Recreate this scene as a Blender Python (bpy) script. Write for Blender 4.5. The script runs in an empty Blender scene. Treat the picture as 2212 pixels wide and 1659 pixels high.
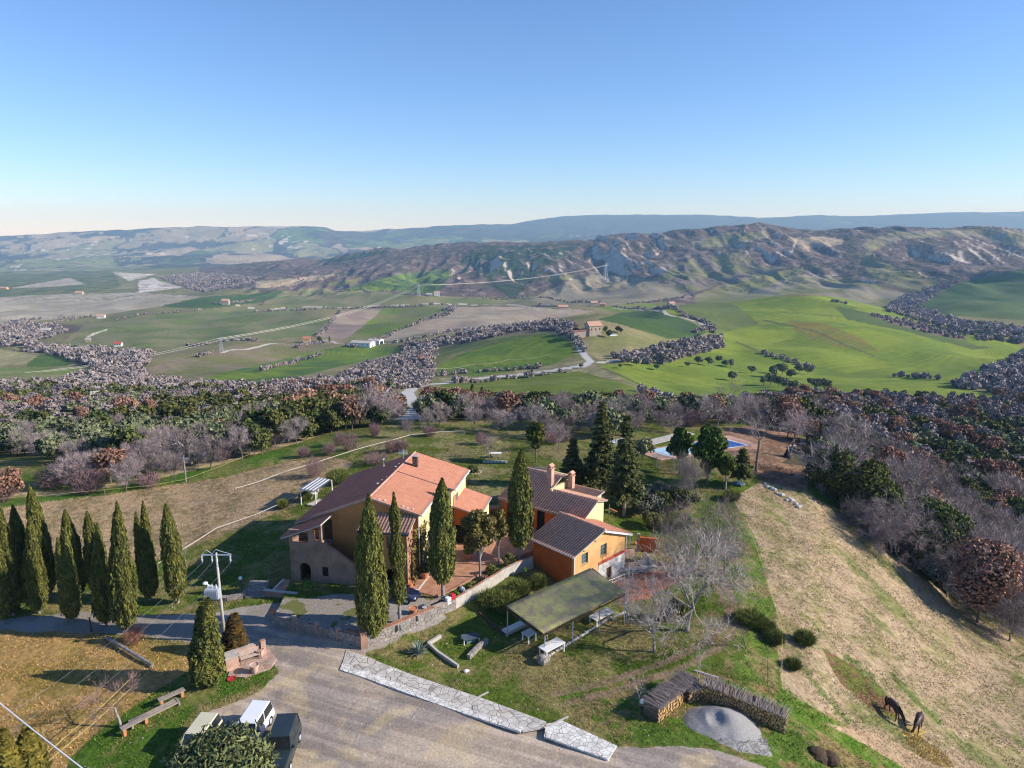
import bpy, bmesh, math, random
import numpy as np
from mathutils import Vector, Matrix
PI = math.pi
rad = math.radians
scene = bpy.context.scene
COL = scene.collection
rnd = random.Random(7)

# ------------------------------------------------------------ camera, sky, sun
CAM_H = 35.0
PITCH = rad(12.4)
FPX = 1500.0                      # focal length in units of a 2212 px wide picture
cam_d = bpy.data.cameras.new("camera")
cam_d.sensor_width = 36.0
cam_d.lens = 36.0 * FPX / 2212.0
cam_d.clip_start = 0.5
cam_d.clip_end = 60000
cam = bpy.data.objects.new("camera", cam_d)
COL.objects.link(cam)
cam.location = (0, 0, CAM_H)
cam.rotation_euler = (PI / 2 - PITCH, 0, 0)
scene.camera = cam

SUN_EL = rad(26.5)
SUN_DIR = Vector((1.0, -0.10, 0)).normalized()       # horizontal direction towards the sun
world = bpy.data.worlds.new("World")
scene.world = world
world.use_nodes = True
wn = world.node_tree.nodes
wl = world.node_tree.links
sky = wn.new("ShaderNodeTexSky")
sky.sky_type = 'NISHITA'
sky.sun_disc = False
sky.sun_elevation = SUN_EL
sky.sun_rotation = math.atan2(SUN_DIR.x, SUN_DIR.y)
sky.altitude = 300
sky.air_density = 1.0
sky.dust_density = 0.0
sky.ozone_density = 4.0
bg = wn["Background"]
bg.inputs[1].default_value = 0.105
skt = wn.new("ShaderNodeMix"); skt.data_type = 'RGBA'; skt.blend_type = 'MULTIPLY'
skt.inputs[0].default_value = 1.0; skt.inputs[7].default_value = (0.86, 0.98, 1.22, 1)
wl.new(sky.outputs[0], skt.inputs[6])
wl.new(skt.outputs[2], bg.inputs[0])
sun_d = bpy.data.lights.new("sun", 'SUN')
sun_d.energy = 4.9
sun_d.angle = rad(0.5)
sun_d.color = (1.0, 0.93, 0.82)
sun = bpy.data.objects.new("sun", sun_d)
COL.objects.link(sun)
sv = Vector((SUN_DIR.x * math.cos(SUN_EL), SUN_DIR.y * math.cos(SUN_EL), math.sin(SUN_EL)))
sun.rotation_euler = sv.to_track_quat('Z', 'Y').to_euler()
scene.view_settings.view_transform = 'Standard'
scene.view_settings.look = 'None'
scene.view_settings.exposure = 0.55
scene.view_settings.gamma = 1.0
scene.cycles.use_denoising = True
scene.cycles.pixel_filter_type = 'BLACKMAN_HARRIS'
scene.cycles.filter_width = 1.15
scene.cycles.sample_clamp_indirect = 4
scene.cycles.volume_bounces = 0
scene.cycles.max_bounces = 5
scene.cycles.diffuse_bounces = 2
scene.cycles.glossy_bounces = 2
scene.cycles.transparent_max_bounces = 8

# ------------------------------------------------------------ surveying helpers
SP, CP = math.sin(PITCH), math.cos(PITCH)
def ray(u, v):
    a = (u - 1106.0) / FPX; b = (v - 829.5) / FPX
    return np.array([a, CP - b * SP, -SP - b * CP])
def at_z(u, v, z):
    r = ray(u, v); t = (z - CAM_H) / r[2]
    return Vector((r[0] * t, r[1] * t, z))
def at_d(u, v, d):
    r = ray(u, v)
    return Vector((r[0] * d, r[1] * d, CAM_H + r[2] * d))
def proj(x, y, z):
    zz = z - CAM_H
    d = y * CP - zz * SP
    d = np.where(d < .1, .1, d) if isinstance(d, np.ndarray) else max(d, .1)
    return 1106 + FPX * x / d, 829.5 + FPX * (-y * SP - zz * CP) / d, d

def in_poly(px, py, poly):
    poly = np.array(poly, float)
    n = len(poly); ins = np.zeros(px.shape, bool)
    j = n - 1
    for i in range(n):
        xi, yi = poly[i]; xj, yj = poly[j]
        if yi != yj:
            c = ((yi > py) != (yj > py)) & (px < (xj - xi) * (py - yi) / (yj - yi) + xi)
            ins ^= c
        j = i
    return ins
def seg_dist(px, py, pts):
    best = np.full(px.shape, 1e9)
    for (x0, y0), (x1, y1) in zip(pts[:-1], pts[1:]):
        dx, dy = x1 - x0, y1 - y0
        t = np.clip(((px - x0) * dx + (py - y0) * dy) / (dx * dx + dy * dy + 1e-9), 0, 1)
        best = np.minimum(best, np.hypot(px - x0 - t * dx, py - y0 - t * dy))
    return best

_rng = np.random.RandomState(11)
_PERM = np.concatenate([_rng.permutation(1024)] * 2)
_GX = np.cos(np.arange(1024) * 2.399963); _GY = np.sin(np.arange(1024) * 2.399963)
def noise2(x, y, seed=0):
    x = x + seed * 37.31; y = y + seed * 17.77
    xi = np.floor(x).astype(np.int64); yi = np.floor(y).astype(np.int64)
    fx = x - xi; fy = y - yi
    u = fx * fx * (3 - 2 * fx); v = fy * fy * (3 - 2 * fy)
    def g(ix, iy, dx, dy):
        h = _PERM[(_PERM[ix & 1023] + iy) & 1023]
        return _GX[h] * dx + _GY[h] * dy
    a = g(xi, yi, fx, fy); b = g(xi + 1, yi, fx - 1, fy)
    c = g(xi, yi + 1, fx, fy - 1); d = g(xi + 1, yi + 1, fx - 1, fy - 1)
    return (a + (b - a) * u + (c - a) * v + (a - b - c + d) * u * v) * 1.5
def fbm(x, y, scale, octs=4, seed=0, gain=.5):
    s = 0; a = 1; t = 0
    for k in range(octs):
        s = s + a * noise2(x / scale, y / scale, seed + k * 3); t += a
        a *= gain; scale /= 2.03
    return s / t
def sstep(a, b, x):
    t = np.clip((x - a) / (b - a), 0, 1)
    return t * t * (3 - 2 * t)

# ------------------------------------------------------------ materials
def mat(name, c1, c2=None, scale=3.0, rough=.9, bump=0.0, bscale=None, rnd_v=0.0, island=0.0, spec=.2, metal=0.0, lo=.35, hi=.65, attr=False, rnd_h=0.0, streak=None):
    m = bpy.data.materials.new(name)
    m.use_nodes = True
    nt = m.node_tree; N = nt.nodes; L = nt.links
    b = N["Principled BSDF"]
    b.inputs["Roughness"].default_value = rough
    b.inputs["Metallic"].default_value = metal
    b.inputs["Specular IOR Level"].default_value = spec
    tc = N.new("ShaderNodeTexCoord")
    vec = tc.outputs["Object"]
    if streak:
        mp = N.new("ShaderNodeMapping"); mp.inputs["Scale"].default_value = streak
        L.new(vec, mp.inputs[0]); vec = mp.outputs[0]
    col = None
    if c2 is None: c2 = tuple(x * .8 for x in c1)
    no = N.new("ShaderNodeTexNoise"); no.inputs["Scale"].default_value = scale
    no.inputs["Detail"].default_value = 5; no.inputs["Roughness"].default_value = .6
    L.new(vec, no.inputs["Vector"])
    rp = N.new("ShaderNodeValToRGB")
    rp.color_ramp.elements[0].position = lo; rp.color_ramp.elements[0].color = (*c1, 1)
    rp.color_ramp.elements[1].position = hi; rp.color_ramp.elements[1].color = (*c2, 1)
    L.new(no.outputs[0], rp.inputs[0])
    col = rp.outputs[0]
    if rnd_v or island or rnd_h:
        hs = N.new("ShaderNodeHueSaturation")
        L.new(col, hs.inputs["Color"])
        val = None
        if rnd_v:
            oi = N.new("ShaderNodeObjectInfo")
            mr = N.new("ShaderNodeMapRange"); mr.inputs[3].default_value = 1 - rnd_v; mr.inputs[4].default_value = 1 + rnd_v
            L.new(oi.outputs["Random"], mr.inputs[0]); val = mr.outputs[0]
            if rnd_h:
                mm = N.new("ShaderNodeMath"); mm.operation = 'MULTIPLY'; mm.inputs[1].default_value = 7.13
                fr = N.new("ShaderNodeMath"); fr.operation = 'FRACT'
                L.new(oi.outputs["Random"], mm.inputs[0]); L.new(mm.outputs[0], fr.inputs[0])
                mh = N.new("ShaderNodeMapRange"); mh.inputs[3].default_value = .5 - rnd_h; mh.inputs[4].default_value = .5 + rnd_h
                L.new(fr.outputs[0], mh.inputs[0]); L.new(mh.outputs[0], hs.inputs["Hue"])
        if island:
            ge = N.new("ShaderNodeNewGeometry")
            mr2 = N.new("ShaderNodeMapRange"); mr2.inputs[3].default_value = 1 - island; mr2.inputs[4].default_value = 1 + island
            L.new(ge.outputs["Random Per Island"], mr2.inputs[0])
            if val is None: val = mr2.outputs[0]
            else:
                mu = N.new("ShaderNodeMath"); mu.operation = 'MULTIPLY'
                L.new(val, mu.inputs[0]); L.new(mr2.outputs[0], mu.inputs[1]); val = mu.outputs[0]
        if val is not None: L.new(val, hs.inputs["Value"])
        col = hs.outputs[0]
    L.new(col, b.inputs["Base Color"])
    if bump:
        bn = N.new("ShaderNodeTexNoise"); bn.inputs["Scale"].default_value = bscale or scale * 3
        bn.inputs["Detail"].default_value = 4
        L.new(vec, bn.inputs["Vector"])
        bp = N.new("ShaderNodeBump"); bp.inputs["Strength"].default_value = 1.0; bp.inputs["Distance"].default_value = bump
        L.new(bn.outputs[0], bp.inputs["Height"]); L.new(bp.outputs[0], b.inputs["Normal"])
    return m

def stone_mat(name, stone, stone2, mortar, scale=2.0, width=.05, bump=.03, squash=(1, 1, 1)):
    """irregular stones or slabs with mortar lines between them"""
    m = bpy.data.materials.new(name); m.use_nodes = True
    nt = m.node_tree; N = nt.nodes; L = nt.links
    b = N["Principled BSDF"]; b.inputs["Roughness"].default_value = .9; b.inputs["Specular IOR Level"].default_value = .2
    tc = N.new("ShaderNodeTexCoord"); mp = N.new("ShaderNodeMapping"); mp.inputs["Scale"].default_value = squash
    L.new(tc.outputs["Object"], mp.inputs[0])
    v1 = N.new("ShaderNodeTexVoronoi"); v1.feature = 'DISTANCE_TO_EDGE'; v1.inputs["Scale"].default_value = scale
    v2 = N.new("ShaderNodeTexVoronoi"); v2.inputs["Scale"].default_value = scale
    L.new(mp.outputs[0], v1.inputs["Vector"]); L.new(mp.outputs[0], v2.inputs["Vector"])
    sep = N.new("ShaderNodeSeparateColor"); L.new(v2.outputs["Color"], sep.inputs[0])
    mx = N.new("ShaderNodeMix"); mx.data_type = 'RGBA'
    mx.inputs[6].default_value = (*stone, 1); mx.inputs[7].default_value = (*stone2, 1)
    L.new(sep.outputs[0], mx.inputs[0])
    ss = N.new("ShaderNodeMapRange"); ss.inputs[1].default_value = width * .4; ss.inputs[2].default_value = width
    L.new(v1.outputs["Distance"], ss.inputs[0])
    mx2 = N.new("ShaderNodeMix"); mx2.data_type = 'RGBA'; mx2.inputs[6].default_value = (*mortar, 1)
    L.new(ss.outputs[0], mx2.inputs[0]); L.new(mx.outputs[2], mx2.inputs[7])
    no = N.new("ShaderNodeTexNoise"); no.inputs["Scale"].default_value = 1.3; no.inputs["Detail"].default_value = 6
    L.new(tc.outputs["Object"], no.inputs["Vector"])
    mr = N.new("ShaderNodeMapRange"); mr.inputs[1].default_value = .3; mr.inputs[2].default_value = .7; mr.inputs[3].default_value = .72; mr.inputs[4].default_value = 1.15
    L.new(no.outputs[0], mr.inputs[0])
    hs = N.new("ShaderNodeHueSaturation"); L.new(mx2.outputs[2], hs.inputs["Color"]); L.new(mr.outputs[0], hs.inputs["Value"])
    L.new(hs.outputs[0], b.inputs["Base Color"])
    bp = N.new("ShaderNodeBump"); bp.inputs["Distance"].default_value = bump
    L.new(ss.outputs[0], bp.inputs["Height"]); L.new(bp.outputs[0], b.inputs["Normal"])
    return m

def brick_mat(name, c1, c2, mortar, sx=.25, sz=.07, axis='Z'):
    m = bpy.data.materials.new(name); m.use_nodes = True
    nt = m.node_tree; N = nt.nodes; L = nt.links
    b = N["Principled BSDF"]; b.inputs["Roughness"].default_value = .9; b.inputs["Specular IOR Level"].default_value = .2
    tc = N.new("ShaderNodeTexCoord")
    sep = N.new("ShaderNodeSeparateXYZ"); L.new(tc.outputs["Object"], sep.inputs[0])
    ad = N.new("ShaderNodeMath"); ad.operation = 'ADD'; L.new(sep.outputs[0], ad.inputs[0]); L.new(sep.outputs[1], ad.inputs[1])
    cb = N.new("ShaderNodeCombineXYZ")
    if axis == 'Z': L.new(ad.outputs[0], cb.inputs[0]); L.new(sep.outputs[2], cb.inputs[1])
    else: L.new(sep.outputs[0], cb.inputs[0]); L.new(sep.outputs[1], cb.inputs[1])
    br = N.new("ShaderNodeTexBrick"); br.inputs["Scale"].default_value = 1
    br.inputs["Brick Width"].default_value = sx; br.inputs["Row Height"].default_value = sz
    br.inputs["Mortar Size"].default_value = sz * .12
    br.inputs["Color1"].default_value = (*c1, 1); br.inputs["Color2"].default_value = (*c2, 1); br.inputs["Mortar"].default_value = (*mortar, 1)
    L.new(cb.outputs[0], br.inputs["Vector"])
    no = N.new("ShaderNodeTexNoise"); no.inputs["Scale"].default_value = .9; no.inputs["Detail"].default_value = 6
    L.new(tc.outputs["Object"], no.inputs["Vector"])
    mr = N.new("ShaderNodeMapRange"); mr.inputs[1].default_value = .3; mr.inputs[2].default_value = .7; mr.inputs[3].default_value = .7; mr.inputs[4].default_value = 1.2
    L.new(no.outputs[0], mr.inputs[0])
    hs = N.new("ShaderNodeHueSaturation"); L.new(br.outputs[0], hs.inputs["Color"]); L.new(mr.outputs[0], hs.inputs["Value"])
    L.new(hs.outputs[0], b.inputs["Base Color"])
    return m

M = {}
M['bark'] = mat('bark', (.20, .17, .15), (.11, .09, .08), 4, bump=.02)
M['pale_bark'] = mat('pale_bark', (.36, .33, .30), (.17, .14, .13), 3, bump=.02)
M['twig'] = mat('twig', (.34, .28, .27), (.22, .18, .175), 1.2, rnd_v=.25, island=.35, rnd_h=.02)
M['shrub_twig'] = mat('shrub_twig', (.27, .17, .17), (.19, .12, .12), 1.2, rnd_v=.2, island=.35, rnd_h=.02)
M['cypress'] = mat('cypress', (.175, .165, .034), (.075, .09, .022), .8, island=.5, rnd_v=.12, rough=.8)
M['gold_cypress'] = mat('gold_cypress', (.22, .18, .03), (.11, .10, .02), 1.0, island=.5)
M['bronze_cypress'] = mat('bronze_cypress', (.16, .085, .02), (.06, .05, .018), 1.0, island=.5)
M['fir'] = mat('fir', (.13, .135, .035), (.055, .07, .022), .8, island=.5, rnd_v=.1)
M['pine'] = mat('pine', (.14, .14, .022), (.06, .075, .018), .7, island=.5)
M['olive'] = mat('olive', (.21, .225, .12), (.11, .13, .065), .5, island=.45, rnd_v=.2, rnd_h=.015)
M['evergreen'] = mat('evergreen', (.125, .135, .035), (.055, .07, .022), .5, island=.45, rnd_v=.3, rnd_h=.03)
M['broom'] = mat('broom', (.19, .21, .05), (.10, .13, .03), 1.0, island=.45, rnd_v=.2)
M['russet'] = mat('russet', (.34, .19, .12), (.20, .12, .085), .5, island=.45, rnd_v=.2, rnd_h=.012)
M['grey_shrub'] = mat('grey_shrub', (.22, .23, .17), (.12, .13, .09), 1.0, island=.4)
M['bronze_leaf'] = mat('bronze_foliage', (.20, .16, .045), (.12, .10, .03), 1.2, island=.5)
M['dark_pine'] = mat('dark_pine_needles', (.08, .125, .022), (.04, .07, .016), .7, island=.5)
M['pine2'] = mat('mid_pine_needles', (.13, .15, .03), (.07, .09, .02), .7, island=.5)
M['pale_twig'] = mat('pale_twig', (.46, .41, .38), (.32, .28, .26), 1.2, island=.3)
M['pink_twig'] = mat('pink_twig', (.36, .22, .19), (.25, .16, .14), 1.2, island=.3)
M['pink_shrub'] = mat('pink_shrub', (.36, .17, .12), (.25, .12, .08), 1.2, island=.3)
M['olive_near'] = mat('olive_leaves', (.17, .185, .07), (.10, .12, .05), .8, island=.55)
M['core'] = mat('foliage_core', (.02, .025, .01), (.012, .016, .008), 1.0)  # near-black filler body added inside crowns to block light
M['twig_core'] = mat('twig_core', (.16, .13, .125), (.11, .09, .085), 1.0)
M['ochre'] = mat('ochre_plaster', (.56, .27, .09), (.42, .20, .07), .7, bump=.005)
M['orange'] = mat('orange_plaster', (.62, .15, .035), (.50, .12, .03), 1.0, bump=.005)
M['cream'] = mat('cream_plaster', (.72, .62, .35), (.62, .52, .28), .9, bump=.005)
M['apricot'] = mat('apricot_plaster', (.68, .43, .20), (.58, .31, .12), .6, bump=.005)
M['white_wall'] = mat('white_plaster', (.78, .75, .70), (.66, .62, .56), 1.0, bump=.01)
M['red_band'] = mat('red_band', (.42, .06, .05), (.5, .12, .08), 2.0)
M['tile'] = mat('roof_tile', (.46, .20, .13), (.38, .15, .095), 1.1, bump=.01, island=.10)
M['tile_dark'] = mat('weathered_roof_tile', (.50, .19, .13), (.36, .13, .10), 1.4, bump=.01)
M['tile_line'] = mat('dark_tile_line', (.30, .16, .11), (.20, .11, .08), 3)
M['slate'] = mat('dark_slat', (.16, .18, .22), (.12, .13, .17), 2)
M['tile_old'] = mat('old_roof_tile', (.80, .46, .33), (.62, .34, .24), 2.2, bump=.02, lo=.4, hi=.62)
M['tile_pale'] = mat('pale_roof_tile', (.60, .36, .26), (.46, .26, .18), 2.0, bump=.02)
M['brick'] = brick_mat('brick', (.42, .20, .12), (.34, .15, .09), (.42, .36, .30))
M['brick_pink'] = brick_mat('pink_brick', (.55, .33, .24), (.46, .25, .17), (.5, .42, .36))
M['stair_brick'] = brick_mat('old_brick', (.34, .21, .15), (.26, .16, .12), (.3, .25, .2), .28, .09)
M['rubble'] = stone_mat('rubble_stone', (.40, .36, .32), (.28, .25, .23), (.20, .17, .14), 3.2, .06, .04)
M['pave'] = stone_mat('flagstone', (.62, .58, .52), (.5, .46, .41), (.33, .29, .23), 1.6, .05, .02)
M['pave_white'] = stone_mat('white_flagstone', (.80, .78, .73), (.66, .63, .58), (.34, .31, .26), 2.4, .045, .02)
M['terrace'] = stone_mat('terracotta_paving', (.50, .26, .16), (.43, .22, .14), (.40, .24, .17), 1.1, .012, .004)
M['concrete'] = mat('concrete', (.52, .48, .43), (.38, .35, .31), 2.0, bump=.01)
M['terracotta'] = mat('terracotta', (.56, .24, .12), (.46, .19, .10), 4)
M['terracotta_pale'] = mat('pale_terracotta', (.62, .42, .34), (.5, .33, .26), 4)
M['soil'] = mat('potting_soil', (.10, .065, .04), (.06, .04, .025), 8)
M['wood'] = mat('grey_wood', (.36, .31, .26), (.24, .20, .16), 3, streak=(1, 1, 6))
M['dark_wood'] = mat('dark_wood', (.12, .08, .055), (.08, .05, .035), 3)
M['bench_wood'] = mat('weathered_bench_wood', (.52, .42, .36), (.42, .33, .28), 3)
M['white_paint'] = mat('white_paint', (.80, .80, .79), (.70, .69, .67), 2)
M['white_metal'] = mat('white_metal', (.78, .78, .80), (.70, .70, .73), 2, rough=.5)
M['steel'] = mat('galvanised_steel', (.50, .54, .60), (.42, .46, .52), 2, rough=.5, metal=.3)
M['dark'] = mat('dark_opening', (.02, .018, .016), (.015, .013, .012), 2)
M['black'] = mat('black_rubber', (.025, .025, .027), (.018, .018, .02), 6)
M['green_paint'] = mat('green_shutter', (.07, .20, .15), (.05, .15, .11), 3)
M['teal'] = mat('teal_window_frame', (.16, .30, .27), (.12, .24, .21), 3)
M['glass'] = mat('window_glass', (.10, .13, .15), (.07, .09, .11), 1, rough=.08, spec=.6)
M['fence_wire'] = mat('pale_tape', (.78, .74, .66), (.7, .66, .58), 2)
M['yellow_tape'] = mat('yellow_tape', (.62, .52, .20), (.52, .44, .18), 2)
M['asbestos'] = mat('mossy_corrugated_sheet', (.43, .42, .17), (.33, .27, .20), 1.5, bump=.004, lo=.42, hi=.6)
M['log_end'] = mat('sawn_log_end', (.60, .38, .16), (.42, .25, .11), 5, island=.4)
M['log_bark'] = mat('log_bark', (.20, .14, .10), (.12, .085, .06), 5, island=.3)
M['stick'] = mat('dry_sticks', (.36, .31, .28), (.25, .21, .19), 3, island=.35)
M['gravel_heap'] = mat('grey_gravel', (.33, .32, .31), (.22, .215, .21), 9, bump=.03, bscale=20)
M['hay'] = mat('hay', (.55, .40, .14), (.42, .29, .09), 4, bump=.02, island=.35)
M['horse'] = mat('bay_coat', (.055, .025, .018), (.03, .015, .012), 2, rough=.5, spec=.4)
M['horse_dark'] = mat('black_mane', (.012, .010, .010), (.008, .008, .008), 2)
M['agave'] = mat('agave_leaf', (.24, .30, .26), (.15, .20, .17), 2, island=.25)
M['pool_water'] = mat('pool_water', (.05, .16, .42), (.02, .07, .28), .25, rough=.08, spec=.6, lo=.4, hi=.55)
M['pool_cover'] = mat('pale_pool_cover', (.50, .68, .78), (.42, .60, .72), .3, rough=.4)
M['pool_deck'] = mat('pink_pool_paving', (.55, .34, .25), (.48, .29, .21), 1)
M['grass_tuft'] = mat('grass_tuft', (.12, .15, .03), (.24, .20, .09), .25, island=.4, lo=.42, hi=.58)
M['rock'] = mat('white_rock', (.62, .59, .54), (.44, .41, .37), 4, bump=.02)
M['red_plastic'] = mat('red_plastic', (.5, .03, .05), (.42, .025, .04), 3, rough=.4)
M['blue_plastic'] = mat('blue_plastic', (.04, .12, .4), (.03, .1, .35), 3, rough=.4)
M['skin'] = mat('skin', (.55, .33, .24), (.5, .3, .21), 3)
M['hair'] = mat('brown_hair', (.10, .05, .03), (.07, .035, .02), 6)
M['white_cloth'] = mat('pale_shirt', (.62, .62, .66), (.52, .52, .56), 4)
M['dark_cloth'] = mat('dark_trousers', (.03, .03, .04), (.02, .02, .03), 4)
M['flower'] = mat('white_flowers', (.8, .8, .82), (.6, .62, .7), 5, island=.2)
M['bright_leaf'] = mat('bright_leaf', (.14, .26, .04), (.08, .16, .03), 3, island=.4)
M['car_white'] = mat('white_car_paint', (.78, .80, .84), (.74, .76, .80), 1, rough=.25, spec=.5)
M['car_beige'] = mat('beige_car_paint', (.62, .58, .42), (.56, .52, .37), 1, rough=.3, spec=.5)
M['car_green'] = mat('dark_green_car_paint', (.025, .04, .045), (.02, .03, .035), 1, rough=.25, spec=.6)
M['car_blue'] = mat('dark_blue_car_paint', (.03, .04, .09), (.025, .035, .08), 1, rough=.2, spec=.6)
M['car_glass'] = mat('car_glass', (.02, .025, .03), (.015, .02, .025), 1, rough=.05, spec=.8)
M['lamp'] = mat('lamp_glass', (.85, .85, .85), (.8, .8, .8), 1, rough=.3)
M['head_lamp'] = mat('head_lamp', (.7, .7, .72), (.6, .6, .62), 1, rough=.1)
M['insulator'] = mat('insulator', (.62, .64, .68), (.5, .52, .56), 3, rough=.3)

# ------------------------------------------------------------ object helpers
def tag(o, label=None, cat=None, group=None, kind=None):
    if label: o['label'] = label
    if cat: o['category'] = cat
    if group: o['group'] = group
    if kind: o['kind'] = kind
    return o
def thing(name, label, cat, loc=(0, 0, 0), rotz=0, group=None, scale=1.0):
    o = bpy.data.objects.new(name, None); COL.objects.link(o)
    o.location = loc; o.rotation_euler = (0, 0, rotz)
    o.scale = (scale,) * 3 if not hasattr(scale, '__len__') else scale
    o.empty_display_size = .3
    return tag(o, label, cat, group)
def link(name, me, parent=None, loc=(0, 0, 0), rotz=0):
    o = bpy.data.objects.new(name, me); COL.objects.link(o)
    if parent is not None: o.parent = parent
    o.location = loc; o.rotation_euler = (0, 0, rotz)
    return o
def mesh_np(name, verts, faces, m, smooth=False, mats=None, midx=None):
    """verts (n,3) array; faces (k,3|4) array, or a list of such arrays"""
    if not isinstance(faces, (list, tuple)): faces = [faces]
    faces = [f for f in faces if len(f)]
    me = bpy.data.meshes.new(name)
    me.vertices.add(len(verts)); me.vertices.foreach_set('co', np.asarray(verts, np.float32).ravel())
    nl = sum(f.size for f in faces); nf = sum(len(f) for f in faces)
    me.loops.add(nl); me.polygons.add(nf)
    me.loops.foreach_set('vertex_index', np.concatenate([f.ravel() for f in faces]).astype(np.int32))
    tot = np.concatenate([np.full(len(f), f.shape[1]) for f in faces]).astype(np.int32)
    st = np.concatenate([[0], np.cumsum(tot)[:-1]]).astype(np.int32)
    me.polygons.foreach_set('loop_start', st); me.polygons.foreach_set('loop_total', tot)
    if smooth: me.polygons.foreach_set('use_smooth', np.ones(nf, bool))
    for mm in (mats or [m]): me.materials.append(mm)
    if midx is not None: me.polygons.foreach_set('material_index', np.asarray(midx, np.int32))
    me.update(calc_edges=True)
    return me

class MB:
    def __init__(self): self.v = []; self.f = []
    def add(self, vs, fs):
        n = len(self.v); self.v += [tuple(p) for p in vs]; self.f += [tuple(i + n for i in f) for f in fs]; return self
    def box(self, x0, x1, y0, y1, z0, z1):
        return self.add([(x0, y0, z0), (x1, y0, z0), (x1, y1, z0), (x0, y1, z0), (x0, y0, z1), (x1, y0, z1), (x1, y1, z1), (x0, y1, z1)],
                        [(0, 3, 2, 1), (4, 5, 6, 7), (0, 1, 5, 4), (1, 2, 6, 5), (2, 3, 7, 6), (3, 0, 4, 7)])
    def hexa(self, b, t):          # four bottom and four top points
        return self.add(list(b) + list(t), [(0, 3, 2, 1), (4, 5, 6, 7), (0, 1, 5, 4), (1, 2, 6, 5), (2, 3, 7, 6), (3, 0, 4, 7)])
    def beam(self, p0, p1, w, h):  # box beam between two points; p = bottom centre
        p0 = Vector(p0); p1 = Vector(p1); d = (p1 - p0); s = Vector((-d.y, d.x, 0))
        s = s.normalized() * (w / 2) if s.length > 1e-6 else Vector((w / 2, 0, 0))
        up = Vector((0, 0, h))
        return self.hexa([p0 - s, p1 - s, p1 + s, p0 + s], [p0 - s + up, p1 - s + up, p1 + s + up, p0 + s + up])
    def prism(self, pts, z0, z1):
        n = len(pts); a = 0
        for i in range(n): a += pts[i][0] * pts[(i + 1) % n][1] - pts[(i + 1) % n][0] * pts[i][1]
        if a < 0: pts = pts[::-1]
        g0 = z0 if callable(z0) else (lambda x, y: z0); g1 = z1 if callable(z1) else (lambda x, y: z1)
        vs = [(p[0], p[1], g0(*p[:2])) for p in pts] + [(p[0], p[1], g1(*p[:2])) for p in pts]
        return self.add(vs, [tuple(range(n - 1, -1, -1)), tuple(range(n, 2 * n))] + [(i, (i + 1) % n, n + (i + 1) % n, n + i) for i in range(n)])
    def slabpoly(self, pts3, axis, t):   # a polygon in 3-D thickened along a vector
        n = len(pts3); ax = Vector(axis) * t
        vs = [Vector(p) for p in pts3] + [Vector(p) + ax for p in pts3]
        return self.add(vs, [tuple(range(n - 1, -1, -1)), tuple(range(n, 2 * n))] + [(i, (i + 1) % n, n + (i + 1) % n, n + i) for i in range(n)])
    def tube(self, p0, p1, r0, r1=None, n=8, cap=True):
        r1 = r0 if r1 is None else r1
        p0 = Vector(p0); p1 = Vector(p1); d = (p1 - p0).normalized()
        a = d.orthogonal().normalized(); b = d.cross(a)
        vs = [p + (a * math.cos(2 * PI * k / n) + b * math.sin(2 * PI * k / n)) * r for p, r in ((p0, r0), (p1, r1)) for k in range(n)]
        fs = [(k, (k + 1) % n, n + (k + 1) % n, n + k) for k in range(n)]
        if cap: fs += [tuple(range(n - 1, -1, -1)), tuple(range(n, 2 * n))]
        return self.add(vs, fs)
    def path(self, pts, r, n=6):
        for a, b in zip(pts[:-1], pts[1:]): self.tube(a, b, r, r, n, True)
        return self
    def lathe(self, prof, n=16, c=(0, 0, 0)):
        vs = []; k = len(prof)
        for r, z in prof:
            for i in range(n): vs.append((c[0] + r * math.cos(2 * PI * i / n), c[1] + r * math.sin(2 * PI * i / n), c[2] + z))
        fs = [(j * n + i, j * n + (i + 1) % n, (j + 1) * n + (i + 1) % n, (j + 1) * n + i) for j in range(k - 1) for i in range(n)]
        fs += [tuple(range(n - 1, -1, -1)), tuple(range((k - 1) * n, k * n))]
        return self.add(vs, fs)
    def ball(self, c, r, n=10, sz=1.0):
        prof = [(max(.001, r * math.sin(PI * i / 6)), -r * sz * math.cos(PI * i / 6)) for i in range(7)]
        return self.lathe(prof, n, c)
    def wall(self, x0, x1, y0, y1, z0, z1, holes=()):
        """wall running along x with rectangular holes (hx0,hx1,hz0,hz1)"""
        xs = sorted(set([x0, x1] + [h[0] for h in holes] + [h[1] for h in holes]))
        for a, b in zip(xs[:-1], xs[1:]):
            segs = [(z0, z1)]
            for h in holes:
                if h[0] <= a + 1e-6 and h[1] >= b - 1e-6:
                    ns = []
                    for s0, s1 in segs:
                        if h[2] > s0: ns.append((s0, min(s1, h[2])))
                        if h[3] < s1: ns.append((max(s0, h[3]), s1))
                    segs = ns
            for s0, s1 in segs:
                if s1 > s0 + 1e-6: self.box(a, b, y0, y1, s0, s1)
        return self
    def build(self, name, m, parent=None, smooth=False, loc=(0, 0, 0), rotz=0, bevel=0):
        me = bpy.data.meshes.new(name); me.from_pydata(self.v, [], self.f)
        for mm in (m if isinstance(m, (list, tuple)) else [m]): me.materials.append(mm)
        if smooth:
            for p in me.polygons: p.use_smooth = True
        me.update()
        o = link(name, me, parent, loc, rotz)
        if bevel:
            md = o.modifiers.new('bevel', 'BEVEL'); md.width = bevel; md.segments = 2; md.limit_method = 'ANGLE'
        return o
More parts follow.
